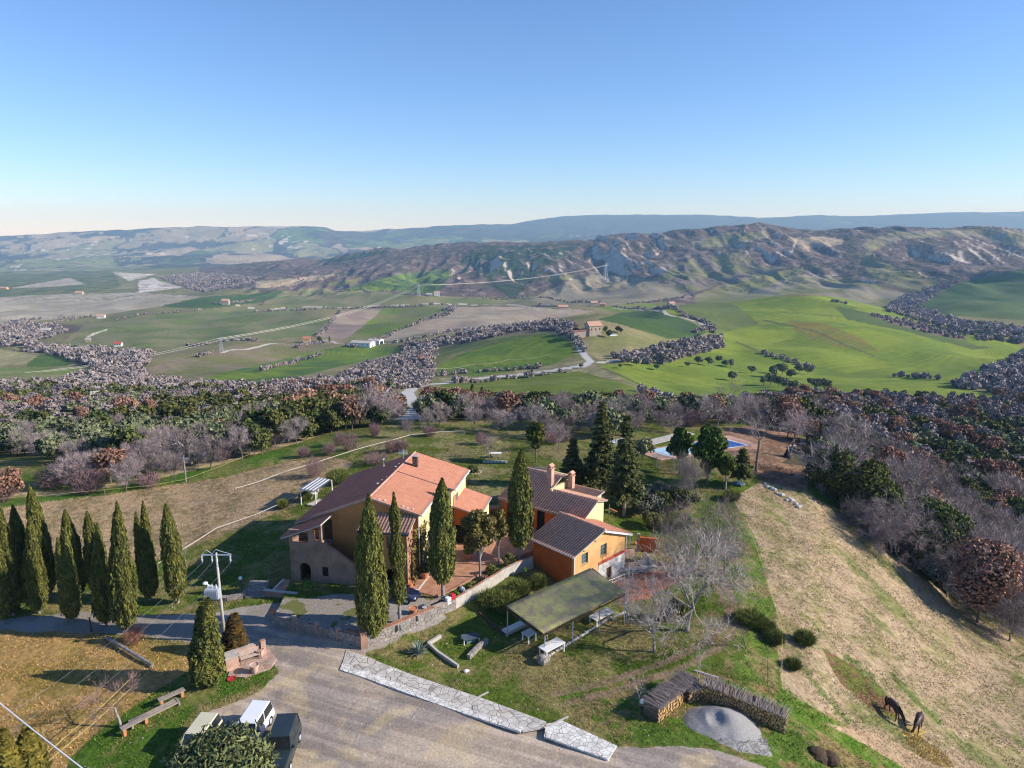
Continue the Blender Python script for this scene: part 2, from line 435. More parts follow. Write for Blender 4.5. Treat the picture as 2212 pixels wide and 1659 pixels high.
# ------------------------------------------------------------ terrain
UN = [-900, -300, 0, 400, 650, 800, 950, 1100, 1200, 1340, 1450, 1600, 1750, 1900, 2100, 2400, 3200]
NEAR = {   # axial distance -> ground level at each bearing of UN
    14:  [-1, -.5, 0, 0, 0, 0, 0, 0, 0, 0, 0, 0, 0, -.5, -1, -2, -4],
    44:  [-1.5, -1, -.6, 0, 0, 0, 0, 0, 0, 0, 0, -.2, -1.2, -3.4, -5.5, -8, -12],
    52:  [-1.5, -1, -.5, 0, 0, 0, 0, -.3, -.4, -.5, -.6, -1.0, -2.6, -5.2, -7.5, -11, -15],
    60:  [-2, -1.2, -.5, 0, 0, 0, -.8, -1, -1, -1.4, -1.3, -1.6, -3.8, -6.4, -9.5, -13, -18],
    67:  [-2, -1.3, -.7, -.2, .2, .6, .2, -.8, -1.2, -2.0, -1.8, -1.9, -4.0, -7.2, -11, -15, -20],
    75:  [-2, -1.5, -1, -1, 0, .6, .6, .5, -1, -2.4, -2.2, -2, -4.2, -7.6, -12.5, -17, -22],
    84:  [-2.5, -2, -1.2, -1.4, -.4, .6, .6, .6, .4, -1.6, -1.8, -1.8, -3.8, -7.6, -14, -19, -24],
    95:  [-3, -2.5, -1.6, -1.6, -.5, .3, .6, .6, .6, -.4, -.9, -1.2, -3.0, -7.5, -16, -22, -27],
    112: [-5, -4, -2.6, -1.8, -.8, .1, .3, .3, .3, 0, 0, -.2, -1.6, -8.5, -19.5, -27, -31],
    132: [-9, -8, -7, -5, -2.4, -1.2, -.8, -.8, -.8, -.6, -.8, -1.0, -3, -12, -25, -33, -37],
    170: [-17, -16, -15, -13, -10, -9.5, -9.5, -10, -10, -10, -10, -10.5, -13, -21, -31, -40, -44],
    250: [-33, -32, -31, -28, -26, -25, -26, -27, -27, -28, -28, -28, -29, -33, -39, -46, -50],
    350: [-52, -50, -49, -46, -44, -42, -42, -43, -42, -43, -45, -47, -47, -47, -48, -52, -56],
    470: [-68, -67, -66, -65, -63, -62, -61, -60, -58, -56, -60, -63, -64, -62, -59, -59, -62],
}
FAR = [    # feature lines of the land: (bearing column, picture row, axial distance)
    [(-900, 800, 600), (0, 800, 600), (400, 795, 600), (600, 790, 600), (800, 785, 600), (950, 768, 600), (1100, 745, 600), (1200, 728, 590), (1280, 717, 590), (1350, 722, 590), (1450, 742, 600), (1600, 762, 600), (1750, 772, 600), (1900, 777, 600), (2050, 783, 600), (2212, 792, 590), (3200, 795, 590)],
    [(-900, 762, 800), (0, 762, 800), (200, 758, 800), (400, 752, 830), (600, 745, 870), (800, 735, 950), (1000, 712, 950), (1200, 696, 800), (1290, 695, 720), (1370, 695, 780), (1450, 662, 900), (1600, 653, 980), (1750, 650, 1000), (1900, 663, 1000), (2050, 703, 900), (2212, 748, 800), (3200, 770, 750)],
    [(-900, 735, 1000), (0, 732, 1000), (200, 728, 1000), (400, 720, 1030), (600, 714, 1080), (800, 710, 1150), (1000, 695, 1150), (1200, 684, 1100), (1300, 684, 1050), (1450, 668, 1150), (1600, 668, 1250), (1750, 668, 1300), (1900, 684, 1300), (2050, 692, 1150), (2212, 702, 1100), (3200, 720, 1100)],
    [(-900, 680, 1500), (0, 680, 1500), (200, 678, 1500), (400, 672, 1500), (600, 665, 1550), (800, 661, 1600), (1000, 657, 1600), (1200, 655, 1600), (1450, 645, 1650), (1600, 645, 1650), (1750, 646, 1650), (1900, 657, 1650), (2050, 645, 1550), (2212, 640, 1500), (3200, 630, 1500)],
    [(-900, 635, 2300), (0, 635, 2300), (200, 632, 2300), (400, 628, 2300), (600, 620, 2300), (800, 610, 2300), (1000, 602, 2300), (1300, 600, 2300), (1450, 600, 2250), (1600, 605, 2150), (1750, 610, 2050), (1900, 612, 1950), (2050, 604, 1900), (2212, 586, 1900), (3200, 560, 1900)],
    [(-900, 607, 3300), (0, 605, 3300), (200, 600, 3300), (400, 598, 3200), (600, 590, 3000), (800, 580, 2800), (1000, 570, 2700), (1200, 562, 2650), (1450, 552, 2600), (1600, 548, 2500), (1750, 556, 2400), (1900, 560, 2300), (2050, 572, 2250), (2212, 588, 2200), (3200, 570, 2300)],
    [(-900, 590, 4300), (0, 588, 4300), (200, 586, 4200), (400, 580, 4200), (600, 567, 3800), (700, 562, 3600), (828, 543, 3400), (1033, 526, 3200), (1106, 527, 3150), (1268, 521, 3100), (1406, 512, 3050), (1456, 498, 3000), (1531, 495, 2950), (1606, 486, 2950), (1659, 485, 2930), (1734, 495, 2900), (1819, 503, 2850), (1884, 497, 2800), (1926, 491, 2800), (1971, 498, 2800), (2134, 494, 2850), (2212, 494, 2900), (3200, 490, 2900)],
    [(-900, 580, 5500), (0, 578, 5500), (400, 572, 5500), (600, 572, 5300), (800, 568, 5000), (1000, 560, 5000), (1200, 555, 5000), (1600, 540, 4800), (2000, 535, 4800), (3200, 530, 4800)],
    [(-900, 552, 7000), (0, 548, 7000), (400, 546, 7000), (600, 545, 7000), (800, 540, 7500), (1000, 525, 8000), (1200, 512, 9000), (1500, 503, 9500), (2000, 497, 10000), (3200, 495, 10000)],
    [(-900, 520, 8300), (-300, 515, 8300), (0, 511, 8300), (100, 508, 8300), (150, 503, 8300), (350, 495, 8500), (500, 493, 8700), (700, 493, 9000), (745, 499, 9300), (810, 501, 9500), (850, 496, 10000), (1000, 487, 10500), (1100, 486, 11000), (1170, 474, 11500), (1230, 467, 12000), (1300, 465, 12000), (1500, 465, 12000), (1650, 470, 12000), (1770, 466, 12000), (1850, 468, 12200), (2000, 461, 12500), (2100, 459, 12500), (2212, 458, 12500), (3200, 450, 12500)],
    [(-900, 545, 11000), (0, 535, 11000), (800, 525, 12500), (1200, 505, 15000), (2212, 500, 16500), (3200, 495, 16500)],
]
NAZ = 1320
AZ = np.linspace(rad(-53), rad(53), NAZ)
rows_r = []; rows_z = []
for d, zs in NEAR.items():
    us = np.array(UN, float); zs = np.array(zs, float)
    x = (us - 1106) / FPX * d; y = (d + (zs - CAM_H) * SP) / CP
    az = np.arctan2(x, y); r = np.hypot(x, y)
    rows_r.append(np.interp(AZ, az, r)); rows_z.append(np.interp(AZ, az, zs))
for line in FAR:
    P = np.array([at_d(*q) for q in line])
    az = np.arctan2(P[:, 0], P[:, 1]); r = np.hypot(P[:, 0], P[:, 1])
    rows_r.append(np.interp(AZ, az, r)); rows_z.append(np.interp(AZ, az, P[:, 2]))
def smooth_rows(a, k):
    w = np.hanning(2 * k + 3)[1:-1]; w /= w.sum()
    return np.convolve(np.pad(a, k, mode='edge'), w, 'valid')
RR = np.array([smooth_rows(a, 18) for a in rows_r]); ZZ = np.array([smooth_rows(a, 10) for a in rows_z])
LR = np.log(RR)
r_grid = [6.0]
while r_grid[-1] < 38: r_grid.append(r_grid[-1] + .55)
th = np.arange(math.atan(35 / r_grid[-1]), math.atan(35 / 140.), -.00105)
r_grid += list(35 / np.tan(th[1:]))
while r_grid[-1] < 1200: r_grid.append(r_grid[-1] * 1.0062)
while r_grid[-1] < 15500: r_grid.append(r_grid[-1] * 1.0072)
RG = np.array(r_grid); NR = len(RG)
def pchip(X, Y, xq):
    """monotone cubic through (X,Y) per column; X,Y (R,A); xq (Q,)"""
    h = np.diff(X, axis=0); s = np.diff(Y, axis=0) / h
    m = np.zeros_like(Y)
    a, b = s[:-1], s[1:]
    w1 = 2 * h[1:] + h[:-1]; w2 = h[1:] + 2 * h[:-1]
    with np.errstate(divide='ignore', invalid='ignore'):
        mm = (w1 + w2) / (w1 / a + w2 / b)
    m[1:-1] = np.where(a * b > 0, mm, 0); m[0] = s[0]; m[-1] = s[-1]
    out = np.empty((len(xq), X.shape[1])); A = np.arange(X.shape[1])
    for q, x in enumerate(xq):
        i = np.clip((X <= x).sum(0) - 1, 0, X.shape[0] - 2)
        x0 = X[i, A]; hh = h[i, A]; t = np.clip((x - x0) / hh, 0, 1)
        y0 = Y[i, A]; y1 = Y[i + 1, A]; m0 = m[i, A] * hh; m1 = m[i + 1, A] * hh
        out[q] = y0 * (1 + 2 * t) * (1 - t) ** 2 + m0 * t * (1 - t) ** 2 + y1 * t * t * (3 - 2 * t) - m1 * t * t * (1 - t)
    return out
ZG = pchip(LR, ZZ, np.log(RG))
AZM, RGM = np.meshgrid(AZ, RG)
XG = RGM * np.sin(AZM); YG = RGM * np.cos(AZM)
# roll and relief that belongs to the land itself
UG, VG, DG = proj(XG, YG, ZG)
w = sstep(130, 260, RGM)
ZG += w * 1.6 * fbm(XG, YG, 60, 3, 1)
w2 = sstep(450, 800, RGM) * (1 - sstep(1900, 2600, RGM))
ZG += w2 * (19.0 * fbm(XG, YG, 230, 2, 2) + 2.5 * noise2(XG / 70, YG / 70, 5))
wm = sstep(1700, 2300, RGM) * (1 - sstep(3900, 5000, RGM)) * sstep(350, 700, UG)
ridg = 1 - np.abs(fbm(XG * 1.25 + .15 * YG, YG * .45 - .2 * XG, 380, 4, 8, .45)) * 2.6
ridg2 = 1 - np.abs(fbm(XG * 1.5, YG * .3, 110, 2, 12, .5)) * 2.6
cliff_zones = [[(1290, 512), (1420, 508), (1450, 530), (1400, 575), (1330, 600), (1270, 560)],
               [(1060, 560), (1130, 545), (1260, 575), (1260, 600), (1150, 612), (1060, 590)],
               [(1640, 500), (1720, 520), (1710, 560), (1640, 580), (1560, 560), (1560, 540)],
               [(1370, 570), (1450, 575), (1480, 610), (1440, 615), (1380, 595)],
               [(1940, 500), (2212, 500), (2212, 560), (2050, 575), (1960, 540)]]
cz = np.zeros(XG.shape)
for k, pz in enumerate(cliff_zones): cz = np.maximum(cz, in_poly(UG, VG, pz) * 1.0)
crest = sstep(2750, 3000, DG) * (1 - sstep(3100, 3500, DG))
amp = 30 + 8 * cz
ZG += wm * ((ridg - .45) * amp * (1 - .75 * crest * (1 - cz)) + (ridg2 - .5) * 9 * (1 - .8 * crest * (1 - cz)))
wf = sstep(5200, 6500, RGM)
ZG += wf * ((1 - np.abs(fbm(XG, YG, 1500, 5, 21)) * 2.4 - .5) * 70 * (1 - .75 * sstep(8200, 11500, RGM)) + 12 * noise2(XG / 260, YG / 260, 30))
wv = sstep(1500, 3000, RGM) * (1 - sstep(4300, 5600, RGM)) * (1 - sstep(350, 700, UG))
ZG += wv * 9 * fbm(XG, YG, 500, 3, 33)
ZG += (1 - sstep(50, 160, RGM)) * (.05 * fbm(XG, YG, 2.2, 3, 40) + .10 * fbm(XG, YG, 9, 2, 41))
# the raised forecourt behind the retaining wall
UG, VG, DG = proj(XG, YG, ZG)
COURT = [(at_z(592, 1343, 0)), at_z(788, 1398, 0), at_z(984, 1306, 0), at_z(1095, 1240, 0), Vector((-1, 72, 0)), Vector((-12, 78, 0)), Vector((-22.5, 66, 0))]
inc = in_poly(XG, YG, [(p.x, p.y) for p in COURT])
ZG = np.where(inc, np.maximum(ZG, .6), ZG)
def Z(x, y):
    """ground level under a point"""
    x = np.asarray(x, float); y = np.asarray(y, float)
    az = np.arctan2(x, y); r = np.hypot(x, y)
    fi = np.clip((az - AZ[0]) / (AZ[1] - AZ[0]), 0, NAZ - 1.001)
    fr = np.clip(np.interp(r, RG, np.arange(NR)), 0, NR - 1.001)
    i = fi.astype(int); j = fr.astype(int); a = fi - i; b = fr - j
    out = ZG[j, i] * (1 - a) * (1 - b) + ZG[j, i + 1] * a * (1 - b) + ZG[j + 1, i] * (1 - a) * b + ZG[j + 1, i + 1] * a * b
    return out if out.shape else float(out)
def G(u, v):
    """the first ground point seen at a place in the survey picture"""
    r = ray(u, v)
    ts = np.concatenate([np.arange(20, 200, .5), np.geomspace(200, 16000, 900)])
    x, y, z = r[0] * ts, r[1] * ts, CAM_H + r[2] * ts
    below = np.nonzero(z <= Z(x, y))[0]
    if not len(below): return None
    k = below[0]; lo, hi = ts[max(k - 1, 0)], ts[k]
    for _ in range(30):
        m = (lo + hi) / 2
        if CAM_H + r[2] * m <= Z(r[0] * m, r[1] * m): hi = m
        else: lo = m
    return Vector((r[0] * hi, r[1] * hi, float(Z(r[0] * hi, r[1] * hi))))
def on(x, y, dz=0): return Vector((x, y, float(Z(x, y)) + dz))

# ------------------------------------------------------------ what grows and lies where (albedo)
UG, VG, DG = proj(XG, YG, ZG)
wob = 5.0
UW = UG + fbm(XG, YG, 14, 3, 50) * wob * 60 / np.maximum(DG, 60) * 6 * (DG < 400) + noise2(XG / 40, YG / 40, 51) * 3 * (DG >= 400)
VW = VG + (fbm(XG, YG, 14, 3, 52) * 160 / np.maximum(DG, 60) * (DG < 400)) + noise2(XG / 60, YG / 60, 53) * 1.2 * (DG >= 400)
CG = np.zeros(XG.shape + (3,), np.float32)
def S(*c): return np.array(c, np.float32)
def paint(mask, col, vary=0, seed=0, scale=30, col2=None):
    if mask.dtype != bool: a = mask[..., None]
    else: a = mask[..., None].astype(np.float32)
    c = S(*col)
    if col2 is not None:
        t = sstep(-.18, .18, fbm(XG, YG, scale, 4, seed))[..., None]
        c = c * (1 - t) + S(*col2) * t
    CG[:] = CG * (1 - a) + c * a
XF, YF, DF, UF, VF = (a.ravel() for a in (XG, YG, DG, UW, VW))
CFL = CG.reshape(-1, 3)
def region(pts, dmin, dmax):
    p = np.array(pts)
    k = np.nonzero((UF > p[:, 0].min()) & (UF < p[:, 0].max()) & (VF > p[:, 1].min()) & (VF < p[:, 1].max()) & (DF > dmin) & (DF < dmax))[0]
    k = k[in_poly(UF[k], VF[k], pts)]
    return k, None
def poly(pts, col, col2=None, dmin=0, dmax=1e9, scale=30, seed=0):
    k, wgt = region(pts, dmin, dmax)
    c = np.tile(S(*col), (len(k), 1))
    if col2 is not None:
        t = sstep(-.18, .18, fbm(XF[k], YF[k], scale, 4, seed))[:, None]
        c = c * (1 - t) + S(*col2) * t
    CFL[k] = c
GREEN = (.13, .185, .025); GREEN2 = (.185, .235, .03); DGREEN = (.06, .105, .03); OLIVEF = (.155, .155, .06); OLIVEF2 = (.20, .18, .09)
TAN = (.34, .28, .18); STUB = (.30, .24, .18); STUB2 = (.24, .21, .15); WOODC = (.12, .085, .075); WOODC2 = (.085, .07, .055); PALE = (.36, .32, .25)
CG[:] = S(*OLIVEF)
t = sstep(-.2, .2, fbm(XG, YG, 180, 4, 60))[..., None]
CG[:] = np.where((DG > 170)[..., None], S(*OLIVEF) * (1 - t) + S(*OLIVEF2) * t, CG)
# far country: a patchwork of fields and woods
def cells(scale, seed):
    cx = XG / scale + fbm(XG, YG, scale * 1.5, 2, seed) * .7; cy = YG / (scale * 1.8) + fbm(XG, YG, scale * 1.5, 2, seed + 1) * .7
    ix = np.floor(cx).astype(int); iy = np.floor(cy).astype(int)
    best = np.full(cx.shape, 9e9); idd = np.zeros(cx.shape, int); second = best.copy()
    for dx in (-1, 0, 1):
        for dy in (-1, 0, 1):
            h = _PERM[(_PERM[(ix + dx + seed) & 1023] + iy + dy) & 1023]
            px = ix + dx + .5 + .42 * _GX[h]; py = iy + dy + .5 + .42 * _GY[h]
            dd = (cx - px) ** 2 + (cy - py) ** 2
            c = dd < best
            second = np.where(c, best, np.minimum(second, dd)); best = np.where(c, dd, best); idd = np.where(c, h, idd)
    return idd, np.sqrt(second) - np.sqrt(best)
pal = np.array([(.30, .25, .18), (.22, .22, .12), (.11, .15, .06), (.34, .29, .21), (.16, .18, .08), (.09, .085, .07), (.26, .23, .16), (.10, .13, .05)], np.float32)
idf, edge = cells(620., 5)
far = DG > 4200
CG[:] = np.where(far[..., None], pal[idf % 8], CG)
wd = fbm(XG, YG, 900, 5, 70) + .35 * fbm(XG, YG, 150, 2, 71)
wd += .5 * sstep(8200, 9500, DG) + .12 * (UG > 1000)
paint(far & ((wd > .17) | (edge < .05)), (.055, .055, .045), col2=(.075, .06, .06), scale=200)
paint(far & (wd < -.27) & (fbm(XG, YG, 160, 3, 75) > .16), (.5, .47, .42))
# the wooded badlands ridge and its flanks
band = (DG > 1500) & (DG < 4300) & (VG < 665) & (UG > 430)
band &= ~((UG < 560) & (VG > 625))
paint(band, WOODC, col2=WOODC2, scale=140, seed=80)
paint(band & (fbm(XG, YG, 45, 3, 85) > .22), (.19, .15, .13))
pine_z = in_poly(UW, VW, [(1030, 530), (1130, 530), (1260, 525), (1200, 570), (1150, 600), (1110, 650), (1060, 615), (1040, 590), (1000, 560)])
paint(pine_z & (DG > 1500) & (fbm(XG, YG, 90, 3, 86) > -.12), (.035, .055, .03))
paint(in_poly(UW, VW, [(680, 563), (800, 545), (830, 541), (830, 548), (740, 565)]) & (DG > 1500), (.035, .055, .03))
gy = np.gradient(ZG, axis=1) / (np.gradient(XG, axis=1) + 1e-6)
steep = np.abs(gy)
bare = sstep(.36, .55, steep + .35 * fbm(XG, YG, 60, 3, 88))
paint(bare * cz * ((DG > 1500) & (DG < 3400)), (.36, .33, .30))
m = ((DG > 1900) & (DG < 3400) & (steep > .5) & (fbm(XG, YG, 70, 3, 91) > .16) & (UG > 950))
paint(m, (.40, .36, .31))
F = [
 ([(553, 607), (640, 600), (723, 592), (703, 602), (590, 621), (553, 622)], STUB, TAN),
 ([(738, 627), (800, 608), (865, 592), (968, 581), (975, 595), (953, 622), (928, 640), (853, 628)], DGREEN, GREEN),
 ([(705, 612), (783, 600), (765, 614), (708, 616)], OLIVEF, None),
 ([(558, 668), (590, 632), (685, 621), (728, 627), (840, 628), (903, 640), (1106, 642), (1143, 640), (1200, 650), (1240, 660), (1106, 660), (803, 662), (553, 672)], (.14, .16, .06), OLIVEF2),
 ([(1143, 647), (1230, 607), (1281, 592), (1393, 602), (1440, 615), (1496, 642), (1356, 657), (1181, 660)], STUB2, (.19, .17, .11)),
 ([(1180, 600), (1240, 590), (1240, 600), (1180, 612)], OLIVEF, None),
 ([(1490, 522), (1550, 507), (1650, 500), (1665, 512), (1600, 528), (1500, 537)], STUB2, OLIVEF),
 ([(1699, 515), (1770, 511), (1819, 515), (1824, 527), (1734, 539)], STUB, TAN),
 ([(1926, 500), (1971, 500), (2034, 497), (2300, 497), (2300, 545), (2180, 530), (2100, 512), (2000, 512), (1940, 520), (1880, 545), (1860, 530)], STUB2, OLIVEF2),
 ([(1859, 540), (1890, 552), (1916, 567), (1980, 590), (2044, 612), (1971, 633), (1884, 603), (1854, 562)], OLIVEF, OLIVEF2),
 ([(1500, 640), (1560, 615), (1660, 590), (1784, 595), (1884, 612), (1956, 635), (1909, 668), (1830, 655), (1734, 655), (1600, 655), (1500, 652)], OLIVEF, STUB2),
 ([(1500, 637), (1620, 605), (1690, 585), (1790, 570), (1700, 600), (1640, 625)], OLIVEF, None),
 ([(1985, 660), (2029, 632), (2084, 607), (2212, 582), (2700, 560), (2700, 720), (2212, 692), (2034, 680)], DGREEN, (.09, .13, .045)),
 ([(1420, 600), (1500, 555), (1600, 545), (1680, 590), (1560, 612), (1480, 640)], (.16, .13, .11), OLIVEF),
]
for k, (pts, c, c2) in enumerate(F): poly(pts, c, c2, 1100, 4300, 120, 100 + k)
F2 = [
 ([(-400, 640), (0, 640), (85, 637), (300, 632), (437, 640), (345, 662), (200, 682), (150, 686), (25, 699), (-400, 690)], PALE, (.28, .25, .18)),
 ([(345, 662), (437, 642), (553, 635), (620, 625), (590, 645), (553, 655), (443, 668)], DGREEN, None),
 ([(-400, 592), (0, 592), (75, 592), (200, 580), (240, 582), (262, 617), (212, 630), (0, 642), (-400, 650)], (.07, .10, .045), OLIVEF),
 ([(25, 622), (150, 600), (185, 614), (75, 622)], PALE, None),
 ([(245, 588), (335, 593), (278, 607)], (.62, .58, .5), (.4, .36, .3)),
 ([(300, 607), (332, 600), (345, 608), (395, 620), (300, 632)], (.6, .57, .5), (.35, .3, .27)),
 ([(345, 600), (440, 590), (560, 600), (545, 615), (440, 632), (395, 620)], WOODC, WOODC2),
 ([(-400, 700), (0, 700), (110, 700), (200, 690), (110, 760), (40, 757), (0, 765), (-400, 765)], OLIVEF, WOODC),
 ([(110, 760), (180, 720), (300, 680), (560, 660), (640, 672), (715, 693), (680, 725), (560, 735), (420, 745), (300, 757), (200, 762)], (.12, .15, .05), (.17, .17, .08)),
 ([(683, 726), (700, 700), (716, 692), (738, 671), (820, 666), (828, 668), (790, 700), (748, 733)], STUB, (.24, .18, .15)),
 ([(748, 733), (790, 700), (830, 666), (970, 660), (968, 677), (903, 698), (828, 720), (808, 735)], GREEN, OLIVEF),
 ([(808, 735), (840, 719), (903, 699), (968, 679), (973, 663), (1106, 663), (1240, 668), (1282, 672), (1200, 690), (1106, 698), (1000, 713), (900, 723), (840, 738)], STUB, (.33, .28, .20)),
 ([(300, 800), (420, 765), (560, 737), (680, 727), (745, 735), (740, 752), (560, 790), (430, 820), (330, 812)], OLIVEF, (.21, .17, .11)),
 ([(385, 842), (430, 820), (480, 805), (553, 790), (640, 768), (700, 755), (735, 748), (865, 748), (850, 765), (760, 785), (700, 800), (640, 815), (553, 828), (450, 845)], (.075, .13, .03), GREEN),
 ([(870, 745), (1000, 722), (1106, 703), (1200, 694), (1240, 697), (1235, 712), (1180, 716), (1100, 722), (1000, 742), (860, 762)], WOODC, (.17, .13, .10)),
 ([(860, 765), (1000, 745), (1106, 725), (1180, 718), (1180, 724), (1050, 750), (960, 770), (900, 785)], (.10, .13, .04), None),
 ([(1200, 697), (1240, 690), (1335, 690), (1400, 705), (1480, 733), (1565, 745), (1520, 765), (1450, 778), (1300, 778), (1255, 755), (1245, 720)], (.19, .19, .07), (.26, .22, .11)),
 ([(1290, 690), (1340, 676), (1400, 670), (1450, 680), (1500, 700), (1530, 716), (1500, 728), (1440, 732), (1340, 700)], (.05, .095, .035), DGREEN),
 ([(1290, 668), (1330, 658), (1440, 652), (1440, 668), (1400, 672), (1340, 676)], OLIVEF, GREEN),
 ([(-400, 755), (0, 755), (82, 770), (60, 785), (0, 790), (-400, 790)], (.27, .25, .13), None),
 ([(60, 785), (85, 765), (160, 765), (145, 790), (60, 795)], (.08, .13, .03), None),
 ([(-400, 795), (0, 795), (250, 790), (215, 812), (130, 822), (0, 832), (-400, 832)], (.15, .19, .05), (.2, .2, .08)),
 ([(0, 700), (30, 690), (60, 700), (20, 712)], WOODC, None),
]
for k, (pts, c, c2) in enumerate(F2): poly(pts, c, c2, 420, 4300, 70, 140 + k)
# the green hills on the right and the fields above and below the road
poly([(1290, 792), (1400, 775), (1450, 776), (1560, 752), (1530, 722), (1500, 690), (1430, 672), (1440, 652), (1600, 640), (1800, 640), (1930, 660), (2050, 695), (2200, 740), (2230, 790), (2095, 822), (2055, 835), (2135, 850), (2175, 866), (2080, 862), (1900, 856), (1700, 852), (1560, 885), (1460, 872), (1340, 815)], GREEN2, GREEN, 300, 1130, 60, 170)
poly([(1430, 660), (1560, 650), (1600, 665), (1640, 700), (1560, 720), (1530, 718), (1500, 690)], (.13, .16, .045), None, 600, 1130)
poly([(1800, 660), (1950, 690), (2110, 745), (2150, 752), (2100, 755), (1950, 715), (1830, 690)], (.09, .125, .04), None, 600, 1130)
poly([(1860, 675), (1960, 690), (2080, 722), (2090, 735), (2010, 722), (1930, 700)], WOODC, (.16, .13, .1), 600, 1130)
poly([(1700, 690), (1780, 700), (1860, 730), (1900, 760), (1800, 750), (1720, 720)], (.19, .155, .035), (.15, .17, .04), 500, 1130, 40)
poly([(945, 790), (1000, 765), (1100, 735), (1190, 722), (1237, 740), (1240, 765), (1200, 785), (1150, 797), (1030, 812), (945, 802)], (.085, .145, .02), GREEN, 300, 900, 40, 172)
poly([(930, 850), (960, 828), (1100, 815), (1250, 802), (1330, 822), (1440, 862), (1520, 885), (1300, 890), (1000, 868)], (.105, .14, .02), (.13, .16, .03), 200, 700, 40, 173)
poly([(1180, 790), (1262, 778), (1300, 792), (1345, 818), (1330, 822), (1250, 802), (1100, 815), (960, 828), (945, 815), (1030, 814)], (.26, .23, .13), (.17, .16, .08), 250, 700, 10, 174)
for pts in ([(1300, 795), (1350, 815), (1400, 840), (1470, 868), (1520, 880)], [(1590, 738), (1640, 760), (1700, 775), (1757, 797)], [(1650, 692), (1760, 715), (1830, 747), (1890, 770)]):
    paint((seg_dist(UG, VG, pts) < 1.5) & (DG > 250) & (DG < 1100), (.10, .10, .05))
# seed drills and tractor lines
tl = (DG > 260) & (DG < 1500)
ang_ = 2.5 * fbm(XG, YG, 400, 2, 280); ln_ = XG * np.cos(ang_) + YG * np.sin(ang_) * .35
CG *= (1 + tl * (.07 * np.sin(ln_ / 2.6) + .10 * noise2(ln_ / 9, YG / 120, 281) + .14 * fbm(XG, YG, 28, 4, 282)))[..., None].astype(np.float32)
# ------------- the estate
near = DG < 175
tA = sstep(-.22, .25, fbm(XG, YG, 7, 4, 200) + .5 * fbm(XG, YG, 1.3, 3, 201))[..., None]
gr = S(.085, .125, .018) * (1 - tA) + S(.21, .175, .07) * tA
CG[:] = np.where(near[..., None], gr, CG)
def npoly(pts, c1, c2, scale=3, seed=0, fine=.6, bias=0.0, dmax=260):
    k, wgt = region(pts, 0, dmax)
    t = sstep(-.22, .22, fbm(XF[k], YF[k], scale, 4, seed) + fine * fbm(XF[k], YF[k], .8, 2, seed + 7) + bias)[:, None]
    CFL[k] = S(*c1) * (1 - t) + S(*c2) * t
LAWN = [(440, 1060), (560, 1010), (680, 958), (740, 935), (830, 915), (1000, 915), (1120, 930), (1250, 950), (1420, 985), (1450, 1090), (1300, 1130), (1000, 1110), (700, 1110), (600, 1100)]
npoly(LAWN, (.095, .12, .022), (.22, .19, .085), 6, 210, .5, -.03)
npoly([(-400, 1100), (0, 1093), (230, 1070), (480, 1032), (600, 1003), (700, 985), (760, 1000), (700, 1050), (640, 1095), (470, 1160), (330, 1210), (0, 1200), (-400, 1200)], (.34, .25, .15), (.22, .17, .09), 5, 214, .8, -.1)
npoly([(-400, 1100), (0, 1078), (130, 1070), (300, 1043), (480, 1003), (600, 972), (690, 942), (760, 932), (740, 950), (600, 998), (480, 1030), (230, 1068), (0, 1098)], (.06, .13, .018), (.16, .17, .05), 5, 218, .5, -.06)
npoly([(-400, 1070), (130, 1062), (300, 1032), (480, 990), (600, 960), (690, 932), (700, 940), (600, 970), (480, 1002), (300, 1043), (130, 1070), (-400, 1082)], (.45, .36, .2), (.3, .24, .13), 3, 219)
FIELD = [(1585, 1075), (1640, 1040), (1745, 1062), (1830, 1118), (1900, 1185), (2000, 1258), (2130, 1345), (2212, 1395), (2500, 1520), (2600, 1900), (2200, 1900), (1950, 1659), (1820, 1560), (1700, 1492), (1685, 1400), (1655, 1270), (1610, 1140)]
npoly(FIELD, (.36, .27, .17), (.25, .21, .10), 5, 222, .8, -.12)
m = in_poly(UW, VW, FIELD) & (DG < 130)
pt = fbm(XG + .4 * YG, YG * .6, 4.5, 3, 225)
a_ = (m * sstep(.18, .42, pt + .25 * fbm(XG, YG, .9, 2, 226)) * .75)[..., None]
CG[:] = CG * (1 - a_) + S(.14, .16, .045) * a_
npoly([(1780, 1400), (1850, 1440), (1930, 1510), (1960, 1560), (1900, 1540), (1830, 1480)], (.17, .095, .055), (.12, .13, .03), 2.5, 228)
for pts in ([(1738, 1432), (1755, 1460), (1790, 1505), (1830, 1560)], [(1830, 1420), (1870, 1450), (1910, 1500)], [(1930, 1460), (1970, 1500), (2040, 1560)]):
    paint((1 - sstep(2, 9, seg_dist(UW, VW, pts) + 7 * noise2(XG / .7, YG / .7, 79))) * (DG < 90) * .8, (.10, .145, .03))
npoly([(1560, 925), (1640, 918), (1720, 935), (1760, 1000), (1745, 1062), (1640, 1040), (1610, 1010), (1560, 960)], (.27, .17, .11), (.17, .10, .06), 4, 230, .7)
npoly([(1690, 1000), (1760, 1010), (1830, 1100), (1900, 1180), (2000, 1250), (2212, 1380), (2500, 1500), (2600, 1300), (2300, 900), (1780, 920)], (.09, .075, .045), (.05, .06, .025), 5, 231)
npoly([(-500, 1372), (0, 1352), (200, 1367), (420, 1400), (405, 1440), (330, 1490), (230, 1565), (150, 1640), (60, 1900), (-500, 1900)], (.36, .23, .085), (.25, .18, .05), 4, 234, .6, -.1)
npoly([(60, 1900), (150, 1640), (320, 1500), (380, 1470), (470, 1400), (600, 1436), (545, 1490), (430, 1520), (375, 1590), (350, 1700), (300, 1900)], (.065, .125, .015), (.16, .16, .045), 4, 238, .5, -.1)
